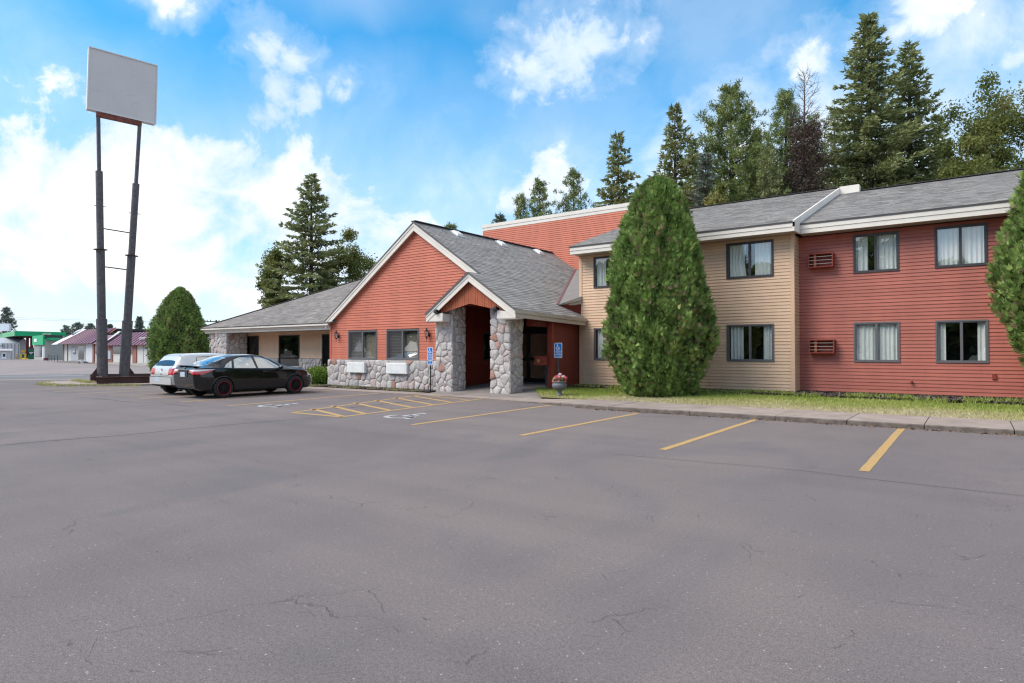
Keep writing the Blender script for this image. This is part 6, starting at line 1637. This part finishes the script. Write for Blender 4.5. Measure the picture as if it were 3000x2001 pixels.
cf_box('plinth', -2, 19.5, .05, 0, 0, .28, 'block'); cf_box('step', 22.5, 32.6, 1.0, -.3, 0, .22, 'grey')
for t0, t1 in ((4.0, 5.25), (12.2, 14.0)): cf_box('brick_pier', t0, t1, .09, -.1, .28, 2.25, 'brick')
for t0, t1 in ((19.3, 19.9), (16.9, 17.3)): cf_box('brick_pier', t0, t1, .15, -.1, 0, 2.5, 'brick')
cf_box('brick_pier', 35.1, 35.45, -.22, -.4, 0, 2.62, 'brick'); cf_box('brick_pier', 33.05, 33.35, -.22, -.4, 0, 2.62, 'brick')
def cf_window(t0, t1, z0, z1, d=.02, m='inside', fr='offwhite', name='window'):
    f = cf_box(name, t0 - .08, t1 + .08, d + .03, d - .1, z0 - .08, z1 + .08, fr); cf_box('pane', t0, t1, d + .05, d + .02, z0, z1, 'dkglassflat', f); return f
M['dkglassflat'] = mat('far_glass', (.055, .048, .045), .12, spec=.6)
cf_window(5.4, 12.1, 1.23, 2.08); cf_window(14.3, 16.6, 1.2, 2.1); cf_window(17.5, 18.9, 1.2, 2.1)
cf_window(-1.0, 3.2, 2.9, 2.95)
cf_box('panel_seam', 2.0, 2.03, .03, 0, .3, 2.2, 'grey'); cf_box('panel_seam', .9, .93, .03, 0, .3, 2.2, 'grey')
cf_box('wall_light', .85, 1.25, .16, 0, 1.82, 2.0, 'post')
cf_box('tin_sheet', 12.6, 14.9, .16, .1, .62, 1.62, 'greymetal')
dr1 = cf_box('door', 28.2, 31.4, -.22, -.35, .24, 2.2, 'greymetal'); cf_box('door_pane', 28.75, 30.1, -.19, -.22, 1.15, 1.95, 'dkglassflat', dr1); cf_box('notice', 29.2, 29.8, -.16, -.19, 1.4, 1.65, 'white', dr1)
dr2 = cf_box('door', 24.6, 28.0, -.22, -.35, .24, 2.25, 'white'); cf_box('door_pane', 24.8, 27.6, -.19, -.22, .32, 2.18, 'dkglassflat', dr2)
cf_box('side_panel', 19.9, 23.2, 0, -.3, .1, 2.5, 'palemetal')
# mansard roofs with standing seams
def mansard(t0, t1, dlo, dhi, zlo, zhi, dt, seam=1.1, cap=True):
    b = MB(); q = [Cf(t0, dlo, zlo), Cf(t1, dlo, zlo), Cf(t1 + dt[1], dhi, zhi), Cf(t0 + dt[0], dhi, zhi)]
    b.extrude(q, tuple(Vector(-n2) * .08 + Vector((0, 0, -.02)))); o = b.build('roof', M['mauve'], cafe)
    k = t0
    while k <= t1 + .01:
        f = (k - t0) / (t1 - t0); b = MB(); kk = t0 + dt[0] + (t1 + dt[1] - t0 - dt[0]) * f
        b.bar(Vector(Cf(k, dlo + .03, zlo + .02)), Vector(Cf(kk, dhi + .03, zhi + .02)), .09, .09, up=tuple(n2)); b.build('seam', M['mauve'], o); k += seam
    return o
mansard(-2.5, 13.6, .55, -1.4, 2.25, 3.72, (0, .6)); mansard(13.8, 18.9, .55, -1.0, 2.45, 3.55, (0, .4), 5.2); mansard(18.4, 34.8, .6, -2.2, 2.55, 4.55, (.6, -2.6), 1.45)
cf_box('eave_trim', -2.4, 13.5, .5, .3, 2.17, 2.27, 'maroon'); cf_box('flat_roof', -2, 19, -1.3, -9, 3.3, 3.5, 'shinroof'); cf_box('flat_roof', 19.4, 33, -2.2, -9, 4.2, 4.45, 'shinroof')
b = MB(); b.extrude([Cf(34.75, .65, 2.52), Cf(37.9, .65, 2.52), Cf(35.3, -2.1, 4.66), Cf(31.9, -2.15, 4.66)], tuple(-n2 * .15)); gp = b.build('gable_panel', M['signwhite'], cafe)
b = MB(); c0, c1, c2, c3 = (Vector(Cf(*q)) for q in ((35.2, .66, 2.75), (37.2, .66, 2.75), (35.0, -2.1, 4.5), (32.8, -2.1, 4.5)))
cc = (c0 + c1 + c2 + c3) / 4 + n2 * .12; ua, ub = (c3 - c0) * .5, (c1 - c0) * .42
b.tube([cc + ua * math.cos(a) + ub * math.sin(a) for a in [2 * math.pi * k / 24 for k in range(-5, 9)]], .07, 5); b.build('oval_emblem', M['post'], gp)
b = MB(); b.extrude([Cf(13.7, .55, 2.5), Cf(14.2, .5, 2.5), Cf(14.6, -1.2, 3.98), Cf(14.0, -1.3, 3.95)], tuple(-n2 * .1)); b.build('roof_end_panel', M['offwhite'], cafe)
b = MB(); b.extrude([Cf(18.2, -1.2, 3.7), Cf(19.3, -1.8, 4.2), Cf(19.4, -2.0, 4.5), Cf(18.0, -2.0, 4.4)], tuple(-n2 * .1)); b.build('roof_end_panel', M['rustred'], cafe)
b = MB(); b.lathe(Cf(1.2, -4, 3.5), [(.3, 0), (.3, .5), (.38, .52), (.38, .7)], 10); b.build('roof_fan', M['post'], cafe)
bk = thing('bucket', 'white plastic bucket beside the diner doorstep', 'bucket', Cf(22.6, .6, 0)); b = MB(); b.lathe(Cf(22.6, .6, 0), [(0, 0), (.19, 0), (.25, .46), (.27, .48), (.22, .44)], 16); b.build('pail', M['white'], bk)
b = MB(); b.tube([Vector(Cf(22.6, .6, .46)) + e2 * .24 * math.cos(a) + Vector((0, 0, .2)) * math.sin(a) for a in np.linspace(0, math.pi, 9)], .02, 5); b.build('handle', M['post'], bk)
rl = thing('step_railing', 'thin dark metal railing along the diner steps', 'railing', Cf(38, .3, 0))
for t in (36.0, 37.6, 39.2, 40.8):
    b = MB(); b.tube([Cf(t, .3, 0), Cf(t, .3, 1.0)], .03, 6); b.build('post', M['post'], rl)
for z in (.55, 1.0):
    b = MB(); b.tube([Cf(36.0, .3, z), Cf(40.8, .3, z), Cf(41.8, .3, z - .5)], .025, 6); b.build('rail', M['post'], rl)

# --- petrol station: canopy, shop, pumps
def far(u, v, depth): x, y = spot(u, depth); return Vector((x, y, hgt(v, depth)))
zs_u = lambda a: a * .1914
DC = 122.0
ca = far(zs_u(230), 967, DC); cb = far(zs_u(1000), 971, DC * 1.075); cl = far(zs_u(12), 977, DC * 1.16)
ca.z = cb.z = cl.z = 0
zt_, zb_ = hgt(967.3, DC), hgt(981.6, DC)
gas = thing('station_canopy', 'green flat fuel canopy on two maroon columns across the street', 'canopy', (ca + cb) / 2)
up_ = lambda p, z: Vector((p.x, p.y, z))
ce = cb + (cl - ca)
b = MB(); b.extrude([up_(p, zb_ + .05) for p in (ca, cb, ce, cl)], (0, 0, zt_ - zb_ - .1)); b.build('canopy_deck', M['shinroof'], gas)
def face_band(a, c, z0, z1, m, name, parent, th=.12):
    d = (c - a).normalized(); nn_ = Vector((-d.y, d.x, 0)); nn_ = nn_ if nn_.dot(-Vector((a.x, a.y, 0))) > 0 else -nn_
    b = MB(); b.extrude([up_(a, z0), up_(c, z0), up_(c, z1), up_(a, z1)], nn_ * th); return b.build(name, m, parent)
M['greenfade'] = mat('faded_green', (.10, .42, .20), .7, nscale=.6, namt=1, tint=(.20, .44, .24))
face_band(ca, cb, zb_, zt_, M['greenp'], 'front_fascia', gas); face_band(cl, ca, zb_, zt_, M['greenfade'], 'side_fascia', gas)
b = MB()
dcan = (cb - ca).normalized(); ncan = Vector((-dcan.y, dcan.x, 0)); ncan = ncan if ncan.dot(-ca) > 0 else -ncan
for i, (k, w) in enumerate(((.50, .6), (.535, .6), (.57, .5), (.61, .6))):      # remains of removed letters
    c = ca + (cb - ca) * k + ncan * .14; b.extrude([up_(c, zb_ + .25), up_(c + dcan * w, zb_ + .25), up_(c + dcan * (w + .15 * (i % 2)), zt_ - .22), up_(c + dcan * .25, zt_ - .3)], ncan * .02)
M['ghost'] = mat('letter_ghost_paint', (.52, .66, .42), .7)
b.build('letter_ghosts', M['ghost'], gas, kind='stuff')
for u in (418, 485):
    p = far(zs_u(u), 1050, DC * 1.05); b = MB(); b.box(p.x - .22, p.x + .22, p.y - .22, p.y + .22, 0, zb_ + .1); b.build('column', M['maroon'], gas)
pump_i = far(zs_u(490), 1055, DC * 1.02); isl_ = MB()
isl_.box(pump_i.x - 3, pump_i.x + .8, pump_i.y - 1.1, pump_i.y + 1.1, 0, .18); tag(isl_.build('pump_island', M['yel']), 'yellow kerbed island under the fuel pumps', 'pump island')
def pump(u, depth, label, h=2.1, w=1.0, hood='pumpgreen'):
    p = far(zs_u(u), 1055, depth); p.z = .0; q = thing('fuel_pump', label, 'fuel pump', p, 'fuel pumps')
    def bx_(name, w0, w1, d, z0, z1, m):
        b = MB(); s_ = Vector((math.cos(YAW - .3), -math.sin(YAW - .3), 0)); f_ = Vector((-s_.y, s_.x, 0))
        b.obox(p + s_ * (w0 + w1) / 2 + Vector((0, 0, (z0 + z1) / 2)), s_ * (w1 - w0) / 2, f_ * d, (0, 0, (z1 - z0) / 2)); return b.build(name, M[m], q)
    bx_('lower_cabinet', -w, w, .3, 0, h * .45, 'pumpgreen'); bx_('display', -w, w, .32, h * .45, h * .72, 'black'); bx_('keypad', -w * .4, w * .3, .34, h * .50, h * .56, 'white'); bx_('head', -w * 1.05, w * 1.05, .34, h * .72, h, hood); bx_('screen', -w * .7, w * .7, .36, h * .60, h * .68, 'palemetal'); bx_('hose_post', w * 1.02, w * 1.2, .12, .2, h * .9, 'black')
pump(492, DC * 1.0, 'green fuel pump in the middle of the yellow island', 2.0, .52); pump(372, DC * 1.05, 'fuel pump with a yellow top left of the canopy columns', 1.75, .36, 'yel')
for k, (u, dp) in enumerate(((265, 120), (325, 119), (390, 117))):
    p = far(zs_u(u), 1055, dp); b = MB(); b.lathe((p.x, p.y, 0), [(.13, 0), (.13, 1.0), (.10, 1.08), (0, 1.1)], 12)
    tag(b.build('bollard', M['yel']), ['leftmost yellow steel bollard by the grey shed', 'yellow bollard left of the yellow topped pump', 'yellow bollard right of the yellow topped pump'][k], 'bollard', 'yellow bollards at the pumps')
# shop
shop = thing('station_shop', 'beige block shop with green fascia under the fuel canopy', 'shop', far(zs_u(720), 1058, 112) * 1.0)
s0, s1, s2 = far(zs_u(525), 1, 114), far(zs_u(690), 1, 107), far(zs_u(960), 1, 112)
for p in (s0, s1, s2): p.z = 0
s3 = s0 + (s2 - s1)
b = MB(); b.extrude([up_(p, 0) for p in (s0, s1, s2, s3)], (0, 0, 3.6)); b.build('wall', M['block'], shop)
for r_ in range(12):            # block courses on the long wall
    z = .3 + r_ * .28; face_band(s1 + (s2 - s1) * .02, s2 - (s2 - s1) * .02, z, z + .26, M['block'], 'block_course', shop, .03)
face_band(s0, s1, 2.65, 4.3, M['greenp'], 'green_fascia', shop, .3); face_band(s1 + (s2 - s1) * .05, s2, 3.42, 3.86, M['greenp'], 'green_awning', shop, .8)
b = MB(); b.extrude([up_(p, 3.62) for p in (s1 - (s2 - s1) * .02, s2, s3, s0)], (0, 0, .75)); b.build('roof', M['shinroof'], shop)
f = face_band(s0 + (s1 - s0) * .12, s1 - (s1 - s0) * .28, .6, 2.55, M['dkglassflat'], 'shop_window', shop, .06)
for k in range(5):
    c = s0 + (s1 - s0) * (.14 + .11 * k); face_band(c, c + (s1 - s0) * .035, .6, 2.55, M['palemetal'], 'window_bar', shop, .09)
face_band(s1 - (s1 - s0) * .22, s1 - (s1 - s0) * .08, .1, 2.3, M['palemetal'], 'door', shop, .06)
c = s0 + (s1 - s0) * .2; face_band(c, c + (s1 - s0) * .25, 3.2, 3.75, M['signwhite'], 'letter_patch', shop, .36)
# grey shed, white kiosk and the white sign at the far left
shed = thing('grey_shed', 'long grey metal shed at the far left behind the canopy', 'building', far(10, 1055, 132))
a0, a1, a2 = far(-90, 1, 128), far(zs_u(302), 1, 128), far(zs_u(412), 1, 140)
for p in (a0, a1, a2): p.z = 0
a3 = a0 + (a2 - a1)
zz_ = lambda v: hgt(v, 128)
b = MB(); b.extrude([up_(p, 0) for p in (a0, a1, a2, a3)], (0, 0, zz_(1003))); b.build('wall', M['greymetal'], shed)
face_band(a1, a2, .0, zz_(996), M['palemetal'], 'end_wall', shed, .05)
b = MB(); rg0, rg1 = (a0 + a3) / 2 + V(0, 0, zz_(985)), (a1 + a2) / 2 + V(0, 0, zz_(985))
b.add([up_(a0, zz_(1003)), up_(a1, zz_(1003)), rg1, rg0, up_(a2, zz_(997)), up_(a3, zz_(997))], [(0, 1, 2, 3), (3, 2, 4, 5), (1, 4, 2)]); b.build('roof', M['greymetal'], shed)
face_band(a0, a1 - (a1 - a0) * .35, zz_(1028), zz_(1003), M['palemetal'], 'pale_panel', shed, .1)
for k in range(14):
    c = a0 + (a1 - a0) * (k + .5) / 14; face_band(c, c + (a1 - a0) * .004, 0, zz_(1004), M['palemetal'], 'panel_rib', shed, .12)
kio = thing('white_kiosk', 'small white kiosk with a glazed door at the left frame edge', 'kiosk', far(12, 1055, 118))
k0, k1 = far(-60, 1, 118), far(zs_u(152), 1, 118)
for p in (k0, k1): p.z = 0
bkv = Vector((k0.x, k0.y, 0)).normalized() * 5
b = MB(); b.extrude([up_(p, 0) for p in (k0, k1, k1 + bkv, k0 + bkv)], (0, 0, hgt(1025, 118))); b.build('wall', M['palemetal'], kio)
k2 = far(zs_u(192), 1, 117); k2.z = 0; b = MB(); b.extrude([up_(p, hgt(1025, 118)) for p in (k0 - bkv * .15, k2, k2 + bkv, k0 + bkv)], (0, 0, .35)); b.build('roof', M['signwhite'], kio)
d0, d1 = k0 + (k1 - k0) * .74, k0 + (k1 - k0) * .90
dd = face_band(d0, d1, .1, hgt(1030, 118), M['signwhite'], 'door', kio, .08); face_band(d0 + (d1 - d0) * .3, d1 - (d1 - d0) * .25, hgt(1043, 118), hgt(1030, 118) - .3, M['dkglassflat'], 'door_pane', dd, .12)
# partly visible shop lettering on the pale panel
v, f = text_mesh('ed', .75, .55); g = MB(); w0 = far(zs_u(18), 1010, 127.5); sx = (a1 - a0).normalized()
g.add([w0 + sx * q[0] + V(0, 0, q[1] + .25 * q[0] * 0) for q in v], f); g.build('lettering', M['post'], shed)
bs = thing('white_signboard', 'blank white signboard raised over the canopy at the left edge', 'sign', far(0, 1050, 140))
h0, h1 = far(-80, 1, 140), far(zs_u(165), 1, 140)
for p in (h0, h1): p.z = 0
face_band(h0, h1, hgt(968, 140), hgt(946, 140), M['signwhite'], 'sign_panel', bs, .5)
for k in (.3, .8):
    p = h0 + (h1 - h0) * k; b = MB(); b.tube([(p.x, p.y, 0), (p.x, p.y, hgt(968, 140))], .2, 8); b.build('post', M['post'], bs)
rk = thing('red_crate', 'small dark crate left by the shop wall', 'crate', far(zs_u(700), 1057, 105)); p = far(zs_u(700), 1057, 105); b = MB(); b.box(p.x - .3, p.x + .3, p.y - .25, p.y + .25, 0, .08); 
for dx in (-.28, .28): b.box(p.x + dx - .02, p.x + dx + .02, p.y - .25, p.y + .25, .08, .42)
b.box(p.x - .26, p.x + .26, p.y - .25, p.y - .21, .08, .42); b.box(p.x - .26, p.x + .26, p.y + .21, p.y + .25, .08, .42); b.build('crate_body', M['maroon'], rk)
# far trees
fg = 'far trees across the street'
for (u, v, dp, w, lab, sd, nm, shp) in ((14, 706, 170, 22, 'hazy wide pine at the extreme left edge', 201, 'pine_tree', 'pine'), (320, 727, 130, 20, 'pointed spruce behind the diner right of the sign poles', 202, 'spruce_tree', 'spruce'),
        (178, 742, 135, 22, 'ragged pine over the left part of the diner roof', 203, 'pine_tree', 'pine'), (207, 744, 140, 20, 'ragged pine next to the sign pole over the diner', 204, 'pine_tree', 'pine'),
        (152, 748, 150, 16, 'low pine over the gable panel of the diner', 205, 'pine_tree', 'pine'), (252, 744, 135, 13, 'thin spruce between the two sign poles', 206, 'spruce_tree', 'spruce'), (270, 757, 150, 14, 'low rounded pine between the sign poles', 207, 'pine_tree', 'pine'), (352, 755, 150, 16, 'low pine just left of the far cedar', 208, 'pine_tree', 'pine')):
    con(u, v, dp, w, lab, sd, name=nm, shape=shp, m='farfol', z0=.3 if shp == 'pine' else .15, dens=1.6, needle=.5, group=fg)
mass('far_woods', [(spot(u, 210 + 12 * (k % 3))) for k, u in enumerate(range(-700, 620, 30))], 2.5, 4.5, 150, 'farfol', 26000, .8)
# wires and the pole behind the dining wing
M['wire'] = mat('wire', (.10, .10, .105), .7)
up = far(633, 938, 90); ut = thing('utility_pole', 'dark utility pole with a cross arm behind the dining roof', 'utility pole', (up.x, up.y, 0))
b = MB(); b.tube([(up.x, up.y, 0), (up.x, up.y, hgt(936, 90))], [.16, .11], 8); b.build('pole', M['bark'], ut)
s_ = Vector((math.cos(YAW), -math.sin(YAW), 0)); zc = hgt(941, 90); b = MB(); b.bar(up_(up, zc) - s_ * 1.5, up_(up, zc) + s_ * 1.1, .12, .14); b.build('cross_arm', M['bark'], ut)
for k in (-1.3, -.8, .4, .95):
    b = MB(); q = up + s_ * k; b.lathe((q.x, q.y, zc + .07), [(.03, 0), (.07, .06), (.05, .2), (0, .24)], 8); b.build('insulator', M['post'], ut)
for k, (v0, v1) in enumerate(((915, 940.5), (922, 941.5))):
    p0, p1 = far(-250, v0 - 6, 112), up_(up, hgt(v1, 90)); b = MB(); pts = []
    for i in range(25): t = i / 24; q = p0.lerp(p1, t); q.z -= .5 * 4 * t * (1 - t); pts.append(q)
    b.tube(pts, .014, 4, caps=False); tag(b.build('overhead_wire', M['wire']), 'upper thin overhead wire crossing behind the sign poles' if k == 0 else 'lower thin overhead wire crossing behind the sign poles', 'wire')
